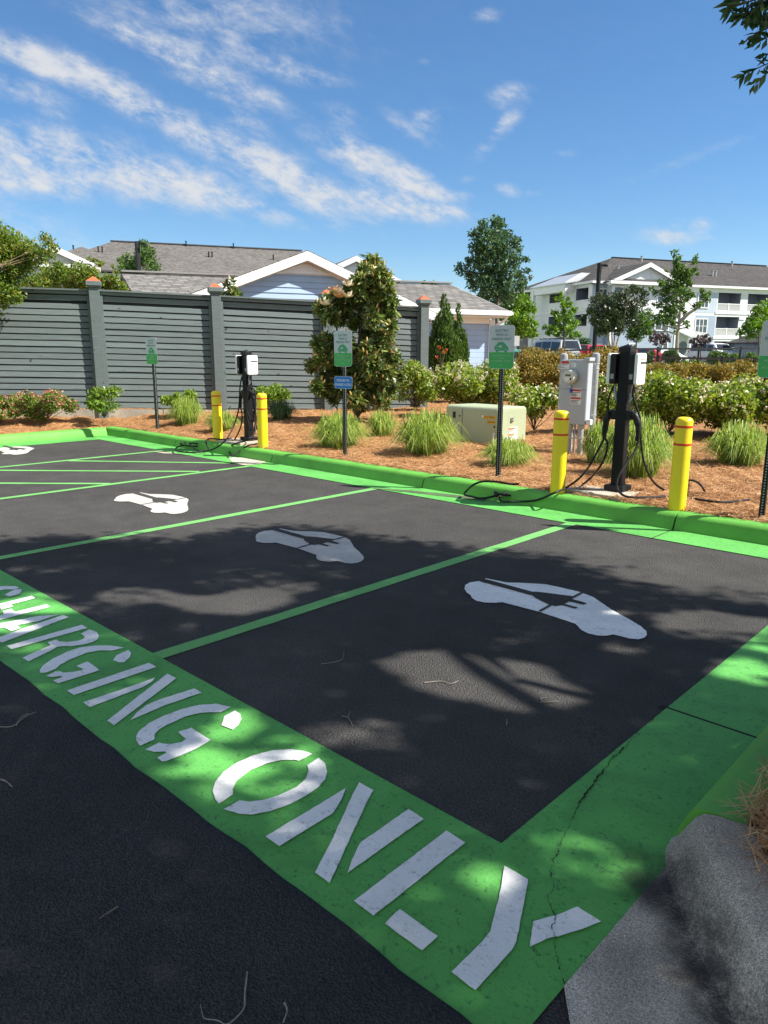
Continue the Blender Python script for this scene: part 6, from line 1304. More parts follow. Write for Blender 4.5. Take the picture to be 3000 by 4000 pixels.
b = MB(); b.box((cx, yb - .45, zz - .24), (2 * hw + .9, .7, .34)); bx(b, 'y', yb, bayL, bayR, zb_ - .15, zb_ + .15, -.05, .02); bx(b, 'y', yb, bayL - .06, bayL + .2, -.5, ez - .4, -.04, .2); bx(b, 'y', yb, bayR - .2, bayR + .06, -.5, ez - .4, -.04, .2); b.build('bay_trim', M_WTRIM, t, local=True)
w2(2402, 2433, 1122, 1160, 1, 2, yb); w2(2572, 2592, 1132, 1182, 1, 2, yb); w2(2562, 2612, 1240, 1288, 2, 1, yb); w2(2400, 2428, 1235, 1285, 1, 2, yb); w2(2590, 2606, 1342, 1385, 1, 2, yb); w2(2460, 2484, 1345, 1385, 2, 1, yb)
# entrance with metal canopy and stone footed column
ex0, ex1 = fx(2650), fx(2728); cz = fz(2690, 1318)
b = MB(); roof_face(b, [(ex0, -.02, cz + .75), (ex0, -2.2, cz), (ex1, -2.2, cz), (ex1, -.02, cz + .75)], .08)
for k in range(9): xx = ex0 + (ex1 - ex0) * k / 8; b.bar((xx, -.05, cz + .76), (xx, -2.2, cz + .02), .05, .06)
b.build('entrance_canopy', M_METAL, t, local=True)
b = MB(); b.box(((ex0 + ex1) / 2, -1.9, cz - .35), (ex1 - ex0 - .2, .3, .5)); ccx = fx(2697); b.box((ccx, -1.9, cz / 2 - .2), (.42, .42, cz)); b.box((ex0 + .25, -1.9, cz / 2 - .2), (.42, .42, cz)); b.build('porch_column', M_WTRIM, t, local=True)
b = MB(); b.box((ccx, -1.9, .35), (.62, .62, 1.1)); b.build('stone_footing', simple('tan_stone', (.36, .26, .18), .8, .35, 5), t, local=True)
dx0, dx1 = fx(2656), fx(2687); dz = fz(2670, 1333); b = MB(); pts = [(dx0, -.06, -.3), (dx1, -.06, -.3), (dx1, -.06, dz - .5)] + [((dx0 + dx1) / 2 + (dx1 - dx0) / 2 * math.cos(a), -.06, dz - .5 + .5 * math.sin(a)) for a in np.linspace(.3, math.pi - .3, 8)] + [(dx0, -.06, dz - .5)]; b.prism(pts, (0, .1, 0)); b.build('arched_door', M_SLATE, t, local=True)
# left return wall with balconies, seen in shade
sy = lambda px: PL.at(px, 1300, x=0)[0]
yA, yB, yC, yD = sy(2292), sy(2242), sy(2200), sy(2140); yE = sy(2064); sh = []
for z in fl: sh += [(min(yA, yB), max(yA, yB), z, z + 2.4), (min(yC, yD), max(yC, yD), z, z + 2.4)]
b = MB(); wall_grid(b, 'x', 0, 0, yE, -.5, ez - .25, sh); b.build('side_wall', M_WPAN, t, local=True)
b = MB()
for h in sh: recess(b, 'x', 0, h, 1.9)
b.build('balcony_recess', M_SLATE, t, local=True)
for h in sh: 
    b = MB(); bx(b, 'x', 0, h[0], h[1], h[2], h[2] + 1.0, -.06, .04); am = (h[0] + h[1]) / 2; bx(b, 'x', 0, am - .1, am + .1, h[2], h[2] + 1.05, -.10, .04); bx(b, 'x', 0, h[0], h[1], h[2] + .94, h[2] + 1.02, -.12, .06); b.build('balcony_panel', M_WTRIM, t, local=True)
    window(t, 'x', 1.9, h[0] + .5, h[0] + 1.4, h[2] + .2, h[2] + 2.0, 1, 2, .1)
b = MB()
for z in (fl[1] - .32, fl[2] - .32): bx(b, 'x', 0, 0, yE, z, z + .3, -.08, .02)
for a in (yA - .0, yC + .0): bx(b, 'x', 0, a - .4, a - .02, -.5, ez - .3, -.12, .02)
bx(b, 'x', 0, .0, .5, -.5, ez - .3, -.10, .02); b.build('side_trim', M_WTRIM, t, local=True)
b = MB(); bx(b, 'y', 0, 0, bayL, -.5, ez - .3, 0, .3); b.build('corner_wall', M_BLUEP, t, local=True)
w2(2340, 2371, 1130, 1160, 2, 1); w2(2326, 2352, 1346, 1378, 2, 1); w2(2338, 2366, 1235, 1275, 2, 1)
# pale standing seam roof over the side balconies
xm, zm = 0, 0; y0_, y1_ = sy(2238), sy(2110); b = MB(); zt_ = ez + 1.5
roof_face(b, [(-1.7, y0_ - .3, ez + .05), (-.6 + 2.6, y0_ + 1.8, zt_), (2.0, y1_ - .3, zt_), (-1.7, y1_ + .3, ez + .05)][::-1], .1); roof_face(b, [(-1.7, y0_ - .3, ez + .05), (2.2, y0_ - .3, ez + .6), (4.2, y0_ + 1.8, zt_), (2.0, y0_ + 1.8, zt_)], .1)
for k in range(10): f = k / 9; b.bar((-1.7 + 3.9 * f, y0_ - .32, ez + .1 + .55 * f), (2.0 + 2.2 * f, y0_ + 1.8, zt_ + .04), .05, .06)
b.build('metal_roof', M_METAL, t, local=True)
b = MB(); bx(b, 'x', 0, y0_, y1_, ez - .95, ez, -1.5, 0); b.box((-1.4, y0_ + .25, (ez - .6) / 2), (.4, .4, ez)); b.box((-1.4, y1_ - .25, (ez - .6) / 2), (.4, .4, ez)); b.build('balcony_tower', M_WTRIM, t, local=True)
for px, py in ((2415, 1040), (2450, 1060), (2505, 1030), (2860, 1025), (2785, 1045), (2798, 1045)):
    yy = 3.5 if py > 1035 else 8.5; x_, z_ = PL.at(px, py, y=yy); zz = ez + SLP * (yy + .5); b = MB(); b.lathe([(.13, zz - .2), (.13, zz + .6), (.18, zz + .62), (.18, zz + .7), (.02, zz + .72)], (x_, yy, 0), 8); b.build('vent_pipe', M_PVC, t, local=True)
# small outbuilding at the right edge
q = PD(2962, 1385, 62); t = thing('outbuilding', 'small grey outbuilding with hip roof and white gutter half hidden by the right edge sign', 'building', (q[0], q[1], .9), YAW + rad(20)); PL = Plane(t); z1 = PL.at(2935, 1334, y=0)[1]
b = MB(); b.box((2.4, 1.5, z1 / 2 - .1), (4, 3, z1)); b.build('wall', M_BLUES, t, local=True); b = MB(); ap = (2.4, 1.5, z1 + 1.1); cs = [(-.1, -.6, z1 - .05), (4.9, -.6, z1 - .05), (4.9, 3.6, z1 - .05), (-.1, 3.6, z1 - .05)]
for k in range(4): roof_face(b, [ap, cs[k], cs[(k + 1) % 4]], .1)
b.build('roof', M_SHD, t, local=True); b = MB(); b.bar((-.15, -.65, z1 - .1), (4.9, -.65, z1 - .1), .1, .16); b.bar((.42, -.06, -.2), (.42, -.06, z1), .14, .1); b.build('gutter', M_WTRIM, t, local=True); window(t, 'y', 0, .9, 1.7, .8, 2.1)
# ---------------------------------------------------------------- cars
M_TYRE = simple('tyre_rubber', (.015, .015, .016), .8, .2); M_RIM = simple('alloy_rim', (.45, .46, .47), .3, .1, 10, .9); M_CGL = simple('car_glass', (.015, .018, .02), .05, .2, 2, spec=.9); M_TAIL = simple('tail_light_red', (.42, .02, .025), .25, .1); M_TRIMB = simple('car_black_trim', (.015, .015, .016), .5, .1); M_HEAD = simple('headlight_clear', (.6, .62, .64), .15, .1)
def car(label, pos, heading, paint_, st_, W=1.86, glass=None, roof=None, group='cars parked outside the apartments', kind='parked_car'):
    t = thing(kind, label, 'car', pos, heading, group=group); b = MB(); rings = []
    for (x, zb, zm, zt, wk) in st_:
        h = W / 2 * wk; hr = h * (.80 if zt > zm + .2 else .97); rings.append([(x, -h * .96, zb), (x, -h, (zb + zm) / 2), (x, -h * .97, zm), (x, -hr, zt - .04 if zt > zm + .2 else zt), (x, -hr * .8, zt), (x, hr * .8, zt), (x, hr, zt - .04 if zt > zm + .2 else zt), (x, h * .97, zm), (x, h, (zb + zm) / 2), (x, h * .96, zb)])
    n = 10
    for r_ in rings: b.v += r_
    for i in range(len(rings) - 1):
        for j in range(n): j2 = (j + 1) % n; b.f.append((i * n + j, (i + 1) * n + j, (i + 1) * n + j2, i * n + j2))
    b.f += [tuple(range(n)), tuple(range((len(rings) - 1) * n + n - 1, (len(rings) - 1) * n - 1, -1))]; b.build('body', paint_, t, local=True, smooth=35, bevel=.02)
    cab = [i for i, s_ in enumerate(st_) if s_[3] > s_[2] + .25]; g = MB()
    def lerp(i, f, sgn, k):   # point on side between belt and roof
        a_, c_ = rings[i][2 if sgn < 0 else 7], rings[i][3 if sgn < 0 else 6]; return (a_[0] + (c_[0] - a_[0]) * k, (a_[1] + (c_[1] - a_[1]) * k) + sgn * .012, a_[2] + (c_[2] - a_[2]) * k)
    for a_, c_ in zip(cab[:-1], cab[1:]):
        for sgn in (-1, 1):
            p = [np.array(lerp(a_, 0, sgn, .10)), np.array(lerp(c_, 0, sgn, .10)), np.array(lerp(c_, 0, sgn, .86)), np.array(lerp(a_, 0, sgn, .86))]
            m0, m1 = p[0] * .96 + p[1] * .04, p[1] * .96 + p[0] * .04; m2, m3 = p[2] * .96 + p[3] * .04, p[3] * .96 + p[2] * .04; g.add([m0, m1, m2, m3], [(0, 1, 2, 3) if sgn < 0 else (3, 2, 1, 0)])
    f0 = cab[-1]; c1 = f0 + 1
    for (i, k, off) in ((cab[0], cab[0] - 1, -1), (f0, c1, 1)):
        A = np.array(rings[i]); B = np.array(rings[k]); o = np.array([off * .015, 0, .012])
        tl, tr_ = A[4] * .93 + B[4] * .07, A[5] * .93 + B[5] * .07; bl_, br_ = A[4] * .18 + B[4] * .82, A[5] * .18 + B[5] * .82; g.add([tl + o, tr_ + o, br_ * [1, 1.12, 1] + o, bl_ * [1, 1.12, 1] + o], [(0, 1, 2, 3) if off > 0 else (3, 2, 1, 0)])
    g.build('windows', glass or M_CGL, t, local=True)
    L0, L1 = st_[0][0], st_[-1][0]
    for sgn in (-1, 1):
        for x in (L0 + .85, L1 - .85):
            w = MB(); prof = [(.20, -.11), (.33, -.11), (.35, -.08), (.35, .08), (.33, .11), (.20, .11)]; w.lathe(prof, n=20); w_ = w.build('wheel', M_TYRE, t, local=True, smooth=40); w_.rotation_euler = (rad(90), 0, 0); w_.location = (x, sgn * (W / 2 - .10), .34)
            r_ = MB(); r_.lathe([(.0, .1), (.05, .125), (.16, .115), (.215, .118), (.215, -.118), (.16, -.115), (.05, -.125), (.0, -.1)], n=18); r_.build('rim', M_RIM, w_, local=True, smooth=40)
    for sgn in (-1, 1):
        l = MB(); l.box((L0 + .07, sgn * (W / 2 - .14), st_[1][2] - .02), (.16, .18, .30)); l.build('tail_light', M_TAIL, t, local=True, bevel=.02)
        l = MB(); l.box((L1 - .10, sgn * (W / 2 - .30), st_[-2][2] - .10), (.22, .34, .14)); l.build('headlight', M_HEAD, t, local=True, bevel=.02)
    for x_, z_ in ((L0 - .02, .50), (L1, .48)): l = MB(); l.box((x_, 0, z_), (.12, W * .9, .2)); l.build('bumper', roof or M_TRIMB, t, local=True, bevel=.02)
    l = MB(); l.box((L0 + .005, 0, .80), (.03, .5, .13)); l.build('number_plate', M_STK, t, local=True); return t
SUVP = [(-2.35, .45, .98, .99, .93), (-2.30, .36, 1.06, 1.10, .97), (-2.12, .34, 1.08, 1.78, 1.0), (-1.2, .32, 1.08, 1.84, 1.0), (-.2, .32, 1.06, 1.84, 1.0), (.55, .32, 1.05, 1.76, 1.0), (1.25, .32, 1.04, 1.10, 1.0), (1.95, .34, 1.0, 1.0, .98), (2.28, .42, .86, .87, .92), (2.36, .48, .70, .70, .86)]
SEDP = [(-2.3, .42, .86, .87, .9), (-2.2, .34, .96, .98, .96), (-1.55, .30, .96, 1.02, 1.0), (-.85, .28, .95, 1.40, 1.0), (.2, .28, .94, 1.45, 1.0), (.62, .28, .93, 1.36, 1.0), (1.35, .28, .90, .96, 1.0), (2.0, .32, .80, .80, .97), (2.3, .42, .66, .66, .88)]
M_SILV = simple('car_paint_silver', (.42, .43, .44), .3, .04, 2, .6, coat=.6); M_RED_ = simple('car_paint_red', (.50, .02, .035), .3, .04, 2, .2, coat=.8); M_CWH = simple('car_paint_white', (.74, .75, .76), .3, .03, 2, .0, coat=.6); M_LSIL = simple('car_paint_pale_silver', (.60, .62, .63), .3, .04, 2, .4, coat=.6)
M_TEAL = simple('reflective_sunshade_glass', (.30, .58, .52), .15, .1, 2, spec=.8)
def hd_(ang): return YAW + rad(90) + rad(ang)   # 0 = pointing straight away, + = turning left
def cpos(px, dep, z=.88): p = PD(px, 1385, dep); return (p[0], p[1], z)
car('silver SUV with dark rear window parked beyond the chain link fence', cpos(2145, 52, .64), hd_(26), M_SILV, [(x, a, b_, c_ * 1.0, d_) for x, a, b_, c_, d_ in SUVP], 1.9)
b = MB(); o_ = [o for o in bpy.data.objects if o.get('label', '').startswith('silver SUV')][0]; WM[o_.name] = Matrix.Translation(o_.location) @ Matrix.Rotation(o_.rotation_euler.z, 4, 'Z')
for s_ in (-.62, .62): b.bar((-1.9, s_, 1.90), (.3, s_, 1.88), .05, .05); [b.box((x, s_, 1.86), (.06, .05, .08)) for x in (-1.8, -.8, .2)]
b.bar((-.9, -.62, 1.91), (-.9, .62, 1.91), .05, .04); b.bar((-.1, -.62, 1.91), (-.1, .62, 1.91), .05, .04); b.build('roof_rack', M_TRIMB, o_, local=True)
car('bright red SUV with black rear window parked beside the silver SUV', cpos(2335, 53, .62), hd_(-52), M_RED_, [(x, a_, b_, b_ + (c_ - b_) * .62, d_) for x, a_, b_, c_, d_ in SUVP], 1.88)
car('red car mostly hidden by bushes right of the near charger post', cpos(2508, 60, .56), hd_(-80), M_RED_, SEDP, 1.8)
car('white car hidden behind bushes left of the tall tree trunk', cpos(2590, 62, .5), hd_(-60), M_CWH, SEDP, 1.8)
car('white SUV facing the fence under the ground floor balcony', cpos(2795, 66, .66), hd_(200), M_CWH, SUVP, 1.9)
car('pale silver car with a turquoise reflective windscreen next to the white SUV', cpos(2885, 68, .70), hd_(215), M_LSIL, SEDP, 1.82, glass=M_TEAL)
# ---------------------------------------------------------------- black chain link fences
M_WIRE = simple('black_vinyl_wire', (.012, .012, .012), .55, .2)
def chain_fence(label, pts, htop, postpx, dep, dia=.07):
    P = [PD(x, y, dd) for (x, y), dd in zip(pts, dep)]; c = np.mean(P, 0); t = thing('chain_link_fence', label, 'fence', (c[0], c[1], c[2] - htop)); b = MB()
    for a_, c_ in zip(P[:-1], P[1:]): b.bar(a_, c_, .075); b.bar(a_ - np.array([0, 0, htop - .12]), c_ - np.array([0, 0, htop - .12]), .03)
    b.build('rail', M_WIRE, t)
    xs_ = [p[0] for p in pts]
    for px in postpx:
        i = max(k for k in range(len(xs_) - 1) if xs_[k] <= px); f = (px - xs_[i]) / (xs_[i + 1] - xs_[i]); dd = dep[i] * dep[i + 1] / (dep[i + 1] * (1 - f) + dep[i] * f); y = pts[i][1] + (pts[i + 1][1] - pts[i][1]) * f; q = PD(px, y, dd)
        b = MB(); b.lathe([(dia / 2, -htop - .2), (dia / 2, .04), (dia / 2 * 1.2, .05), (dia / 2 * 1.2, .08), (.005, .10)], q, 10); b.build('fence_post', M_WIRE, t, smooth=40)
    b = MB()
    for a_, c_ in zip(P[:-1], P[1:]):
        L_ = np.linalg.norm(c_ - a_); n = int(L_ / .11); d = (c_ - a_) / L_
        for k in range(n):
            p0 = a_ + d * L_ * k / n
            for sg in (1, -1):
                q = p0 - np.array([0, 0, .03]); r_ = p0 + d * sg * (htop - .15) - np.array([0, 0, htop - .12]); s_ = (r_ - a_) @ d
                if 0 <= s_ <= L_: w = np.array([0, 0, .0045]); b.add([q + w, q - w, r_ - w, r_ + w], [(0, 1, 2, 3)])
    b.build('wire_mesh', M_WIRE, t)
chain_fence('black chain link fence along the car park with its taller top rail', [(1880, 1384), (2100, 1372), (2398, 1363), (3080, 1361)], 1.5, (1886, 1985, 2062, 2190, 2306, 2398, 2570, 2730, 2893, 3040), (31, 31, 31, 33), .08)
chain_fence('lower black chain link fence in front, behind the rusty hedge', [(1930, 1391), (2440, 1394), (3080, 1407)], 1.25, (1935, 2150, 2330, 2440, 2572, 2823, 3050), (27, 27, 27), .09)
# ---------------------------------------------------------------- lamp posts and small street things
def lamp(label, px0, pyb, px1, ptop, dep, headpx):
    base = PD(px0, pyb, dep); top = PD(px1, ptop, dep); top[0], top[1] = base[0] * .5 + top[0] * .5, base[1] * .5 + top[1] * .5; base[0], base[1] = top[0], top[1]
    t = thing('lamp_post', label, 'lamp post', base, group='dark square lamp posts of the car park'); b = MB(); b.bar(base, top, .20); b.build('pole', M_BLACKM, t)
    k = headpx * dep / FPX; s_ = np.sign(k); e = RIGHT * s_; b = MB(); b.bar(top - np.array([0, 0, .12]) + e * .05, top - np.array([0, 0, .12]) + e * .35, .10); b.build('bracket', M_BLACKM, t)
    b = MB(); b.bar(top + e * .3 - np.array([0, 0, .12]), top + e * max(.5, abs(k)) - np.array([0, 0, .16]), .34, .12); b.build('lamp_head', M_BLACKM, t, bevel=.02)
lamp('dark lamp post in front of the apartment building, taller than the trees beside it', 2324, 1400, 2337, 1028, 48, 24); lamp('dark lamp post showing above the garage roof on the left', 552, 1380, 547, 943, 44, 9)
p = PD(2014, 1440, 28); t = thing('pet_station', 'slim pole with blank white panel above a teal box beside the sign before the transformer', 'pole station', p)
b = MB(); b.bar(p, PD(2014, 1312, 28), .04); b.build('pole', M_GALV, t); b = MB(); q0, q1 = PD(2014, 1312, 28), PD(2014, 1351, 28); b.box((q0 + q1) / 2 - FWD * .03, (.28, .02, q0[2] - q1[2]), YAW); b.build('panel', M_STK, t)
q0, q1 = PD(2018, 1376, 28), PD(2018, 1400, 28); b = MB(); b.box((q0 + q1) / 2 - FWD * .05, (.20, .14, q0[2] - q1[2]), YAW); b.build('bin_box', simple('teal_plastic', (.02, .13, .14), .4, .1), t); b = MB(); b.box(q0 + np.array([0, 0, .05]) - FWD * .06, (.26, .2, .09), YAW); b.build('box_lid', simple('teal_lid', (.10, .50, .48), .4, .1), t, bevel=.02)
# ---------------------------------------------------------------- the shade tree right of the camera
ML_SHADE = leaf_mat('oak_shade_leaf', LG((.02, .035, .014), (.05, .075, .025), (.08, .115, .035), (.12, .15, .05)), .45, .45, tcol=2.6)
SX, SY = SUN[0] / SUN[2], SUN[1] / SUN[2]
def inpoly(x, y, P):
    c = np.zeros(len(x), bool); n = len(P)
    for i in range(n):
        x0, y0 = P[i]; x1, y1 = P[(i + 1) % n]; k = ((y0 > y) != (y1 > y)) & (x < (x1 - x0) * (y - y0) / (y1 - y0 + 1e-12) + x0); c ^= k
    return c
# outline of the shade on the ground
so_ = [(-300, 2175), (-60, 2120), (90, 2120), (250, 2105), (420, 2125), (560, 2100), (640, 2140), (730, 2150), (745, 2115), (860, 2090), (960, 2075), (1060, 2062), (1180, 2070), (1330, 2090), (1450, 2120), (1560, 2120), (1700, 2140), (1800, 2165), (1900, 2180), (2060, 2170), (2210, 2205), (2330, 2235), (2420, 2300), (2540, 2300), (2680, 2330), (2820, 2345), (2960, 2375), (3150, 2440)]
SH = [tuple(G(*p)[:2]) for p in so_] + [(0.2, 4.6), (2.2, 3.8), (3.2, 0), (2.5, -4), (-7, -4.5), (-9, 0)]
# sunflecks that the leaves leave open: (px, py, rx, ry, openness)
HOLES = [(1700, 2600, 150, 38, 1), (1880, 2650, 220, 60, 1), (2080, 2720, 160, 48, 1), (1990, 2690, 180, 50, 1), (1400, 2870, 150, 38, .8), (1150, 2560, 60, 18, .5), (500, 2320, 60, 18, .8), (540, 2330, 120, 20, .9), (720, 2350, 60, 16, .9), (880, 2360, 150, 26, 1), (1000, 2340, 110, 26, 1), (700, 2440, 50, 14, .7), (390, 2370, 80, 18, .6), (950, 2270, 130, 40, .6), (1130, 2290, 70, 20, .8), (1300, 2220, 90, 26, .6),
         (180, 2220, 130, 18, .5), (2110, 2480, 120, 20, .5), (2000, 2510, 50, 18, .7), (2440, 2530, 70, 18, .8), (2740, 2425, 140, 24, 1), (2700, 2450, 110, 26, .9), (2920, 2440, 100, 20, 1), (2850, 2485, 120, 16, .7), (2560, 2390, 150, 18, .6), (2890, 2620, 90, 26, 1), (2870, 2590, 70, 16, .8), (2980, 2650, 50, 20, .9), (2960, 2530, 60, 16, .8), (2950, 2930, 60, 14, .8),
         (1880, 3430, 50, 42, 1), (1960, 3480, 40, 50, .9), (2290, 3290, 80, 22, .9), (2410, 3410, 50, 44, .9), (2340, 3410, 90, 22, .6), (2620, 3020, 40, 16, .8), (2560, 3105, 40, 14, .7), (2640, 3010, 26, 12, .7), (2900, 3060, 40, 18, .8), (1400, 3340, 40, 20, .5), (2150, 3300, 110, 24, .5), (2150, 3380, 90, 30, .5),
         (930, 2830, 60, 40, 1), (860, 2870, 70, 26, 1), (800, 2950, 90, 22, 1), (760, 3010, 60, 22, 1), (930, 3010, 90, 26, 1), (1020, 2970, 90, 24, .8), (1120, 2920, 80, 30, .8), (1160, 3000, 60, 40, .8), (1240, 3000, 40, 30, .8), (1150, 3110, 50, 30, .7), (1100, 3200, 50, 40, .7), (1300, 3250, 40, 40, .8), (950, 3120, 60, 30, .6), (850, 3080, 60, 24, .8), (1020, 3080, 80, 22, .8),
         (90, 2370, 110, 20, 1), (230, 2380, 60, 14, 1), (150, 2340, 60, 16, .9), (20, 2450, 80, 18, 1), (90, 2530, 60, 14, .8), (480, 2490, 70, 14, .6), (180, 2690, 50, 14, .7), (60, 2800, 70, 16, .6), (160, 3740, 80, 46, .9), (90, 3830, 80, 40, .5), (20, 3760, 50, 40, .7), (30, 3940, 60, 40, .6), (560, 3320, 70, 20, .35), (440, 3030, 40, 16, .35), (340, 3450, 40, 16, .35)]
def shade_open(gx, gy):
    """0..1 openness of the canopy above ground point"""
    d = np.stack([gx, gy, np.full(len(gx), -EYE)], 1) @ R3.T; zz = np.maximum(d[:, 2], .01); px = 1500 + FPX * d[:, 0] / zz; py = 2000 + FPX * d[:, 1] / zz; o = np.zeros(len(gx))
    for x, y, rx, ry, s_ in [(h[0], h[1], h[2] * (1.12 if h[2] < 90 else 1), h[3] * (1.15 if h[3] < 40 else 1), h[4]) for h in HOLES]: o = np.maximum(o, s_ * (((px - x) / (1.42 * rx)) ** 2 + ((py - y) / (1.42 * ry)) ** 2 < 1))
    return np.where(d[:, 2] > .05, o, 0), px, py
root = np.array([5.2, 4.6, .2])
t = thing('shade_tree', 'overhanging tree whose leafy twigs enter the top right corner and shade the near stalls', 'tree', root)
N = 330000; gx = rng.uniform(-9.5, 3.4, N); gy = rng.uniform(-4.6, 5.4, N)
gx2, gy2 = gx + rng.normal(0, .13, N), gy + rng.normal(0, .13, N)
k = inpoly(gx2, gy2, SH); gx, gy = gx[k], gy[k]; op, ppx, ppy = shade_open(gx, gy)
hgt = rng.uniform(5.2, 7.4, len(gx))
# clumped density so gaps and thick places alternate
cl = np.sin(gx * 3.1 + 1.3 * np.sin(gy * 2.3)) * np.sin(gy * 3.7 + 1.1 * np.sin(gx * 2.9))
keep = (rng.random(len(gx)) > op * 1.02) & (rng.random(len(gx)) < np.clip(.95 + .12 * cl, 0, 1))
P = np.stack([gx + SX * hgt, gy + SY * hgt, hgt], 1)[keep]
def to_px(P):
    d = (P - CAM) @ R3.T; return 1500 + FPX * d[:, 0] / d[:, 2], 2000 + FPX * d[:, 1] / d[:, 2], d[:, 2]
px, py, dz = to_px(P); vis = (dz > 0) & (px > -120) & (px < 3110) & (py > -110); P = P[~vis]; print('shade leaves', len(P), 'dropped', vis.sum())
# leaf layers are mostly flat to the light like a real crown
leaf_mesh('foliage', P, .12, .058, ML_SHADE, t, up=2.2, fold=.1)
# hanging twigs that reach into the frame
tw = []; lv, ax = [], []
def twig(pts, dep, n, L=.085):
    q = spline([PD(x, y, dep + random.uniform(-.05, .05)) for x, y in pts], 6); tw.append(q); q = np.array(q); m_ = len(q)
    for i in range(n):
        f = (i + .5) / n * (m_ - 1.01); a = int(f); p = q[a] + (q[a + 1] - q[a]) * (f - a); d = unit(q[min(a + 1, m_ - 1)] - q[a]); s_ = 1 if i % 2 else -1; side = unit(np.cross(d, FWD)) * s_; a_ = unit(d * .75 + side * .55 + np.array([0, 0, -.35]) + rng.normal(0, .18, 3)); lv.append(p + a_ * L * .5); ax.append(a_)
    lv.append(q[-1] + unit(q[-1] - q[-2]) * L * .45); ax.append(unit(q[-1] - q[-2]))
for pts, n in (([(3090, 70), (3010, 105), (2960, 130), (2910, 160)], 13), ([(3080, 120), (3010, 140), (2960, 165)], 9), ([(3080, 235), (3010, 245), (2950, 270), (2905, 288)], 14), ([(3080, 270), (3000, 285), (2960, 320), (2950, 330)], 9), ([(3070, 205), (3010, 210), (2990, 215)], 4),
               ([(3050, -40), (2960, -5), (2900, 15), (2840, 22)], 12), ([(3040, -20), (2950, 20), (2900, 40), (2850, 42)], 12), ([(3030, -30), (2960, 30), (2920, 55), (2885, 68)], 12), ([(3060, -10), (2990, 30), (2950, 60), (2915, 82)], 12), ([(3080, 10), (3010, 40), (2975, 80), (2968, 90)], 10), ([(3000, -60), (2930, -10), (2880, 0), (2860, 5)], 10), ([(3090, -20), (3030, 20), (2995, 60), (2985, 90)], 9), ([(2980, -40), (2940, 20), (2930, 60), (2938, 75)], 9), ([(3020, -40), (2970, 15), (2950, 40), (2935, 50)], 12)):
    twig(pts, 5.6, n)
leaf_mesh('twig_leaves', np.array(lv), .10, .036, ML_DEEP, t, axis=np.array(ax), jitter=.05, up=.5)
b = MB()
for q in tw: b.tube(q, [.004] * (len(q) - 1) + [.0015], 5)
for q in tw: b.tube(spline([np.array(q[0]), np.array(q[0]) + RIGHT * .8 + np.array([0, 0, .4]), np.array([1.5, 5.2, 4.2])], 5), .009, 5)
trunk = spline([root + np.array([0, 0, -.3]), root + np.array([.05, 0, 1.8]), root + np.array([-.05, .1, 4.0]), root + np.array([0, .1, 6.0]), root + np.array([.1, 0, 8.2])], 6); b.tube(trunk, [.22 - .007 * i for i in range(len(trunk))], 12)
b.tube(spline([root + np.array([0, 0, 3.2]), np.array([4.2, 5.6, 4.0]), np.array([1.5, 5.2, 4.2])], 6), [.09 - .005 * i for i in range(13)], 8)
for (gx_, gy_, z) in ((-6, -1, 7.2), (-4, 3.8, 6.6), (-1.5, 3.5, 6.8), (-1, -1.5, 7.4), (1, 2, 7), (1.5, -2.5, 7), (-5, -3, 7), (2.5, 1, 6.8), (-2, -3.5, 7.4), (0, 4.4, 6.6)):
    e = np.array([gx_ + SX * z, gy_ + SY * z, z])
    b.tube(spline([root + np.array([0, 0, 3.6 + 2.4 * random.random()]), (root + e) / 2 + np.array([0, 0, 2.6]), e], 6), [.085] * 4 + [.055] * 4 + [.028] * 5, 7)
b.build('trunk', M_BARK, t, smooth=True)
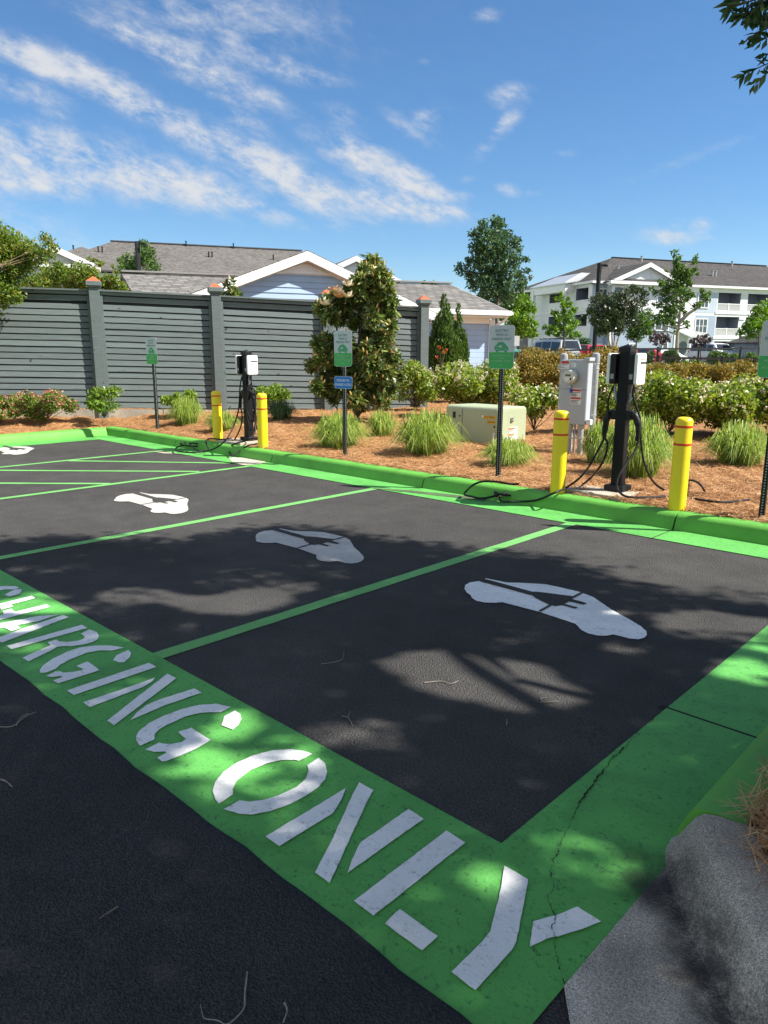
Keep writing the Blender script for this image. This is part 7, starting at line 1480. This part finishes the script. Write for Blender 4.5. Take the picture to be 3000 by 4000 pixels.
# ---------------------------------------------------------------- fallen twigs on the asphalt
M_TWIG = simple('bleached_twig', (.24, .21, .18), .8, .2, 20); M_TWIGD = simple('brown_twig', (.16, .12, .09), .8, .2, 20)
def fallen(label, lines, r=.0024, mat=M_TWIG, z=.020):
    b = MB()
    for ln in lines: q = spline([G(x + random.gauss(0, 3), y + random.gauss(0, 3), z + random.uniform(0, .006)) for x, y in ln], 4); b.tube(q, [r * random.uniform(.75, 1.25) * (1 - .6 * i / len(q)) for i in range(len(q))], 6)
    tagp(b.build('twig', mat, smooth=True), label, 'twig', 'fallen twigs on the asphalt')
fallen('forked bleached twig at the bottom edge of the dark lane', [[(967, 3798), (958, 3880), (953, 3935), (915, 3975), (882, 4000), (850, 3990), (838, 3982), (800, 3980), (790, 3960), (782, 3920)]])
fallen('short curved bleached twig right of the forked twig at the bottom edge', [[(1110, 3915), (1120, 3945), (1105, 3985), (1100, 3998)]], .0028)
fallen('thin dark twig lying straight on the dark lane', [[(463, 3541), (420, 3568), (384, 3592)]], .003, M_TWIGD)
fallen('crooked bleached twig at the left edge of the lane', [[(-20, 3040), (15, 3050), (35, 3072), (53, 3074)]], .003)
fallen('long bleached twig at the left edge beside the lettering', [[(-30, 2838), (45, 2832), (95, 2808), (140, 2782)], [(60, 2828), (80, 2806), (110, 2786)]], .003)
fallen('pale curved twig in the big sunfleck of the nearest stall', [[(1660, 2668), (1720, 2664), (1760, 2668), (1792, 2660)]], .003, z=.004)
fallen('small forked pale twig at the lower end of the big sunfleck', [[(2110, 2742), (2130, 2738), (2185, 2742)], [(2118, 2740), (2112, 2728), (2140, 2722)]], .003, z=.004)
fallen('thin pale twig in deep shade left of the big sunfleck', [[(1250, 2596), (1290, 2592), (1335, 2575), (1345, 2545)]], .0022, z=.004)
fallen('wispy twig in deep shade below the middle of the nearest stall', [[(1340, 2798), (1362, 2806), (1372, 2832)], [(1360, 2805), (1364, 2776)]], .0022, z=.004)
fallen('short straight twig below the big sunfleck', [[(1972, 2826), (1988, 2806)]], .0024, z=.004)
fallen('dry leaf stalk standing against the far kerb beside the coiled cable', [[(1951, 1948), (1952, 1936), (1953, 1930)]], .012, simple('dry_leaf', (.45, .28, .15), .7, .2), z=.05)
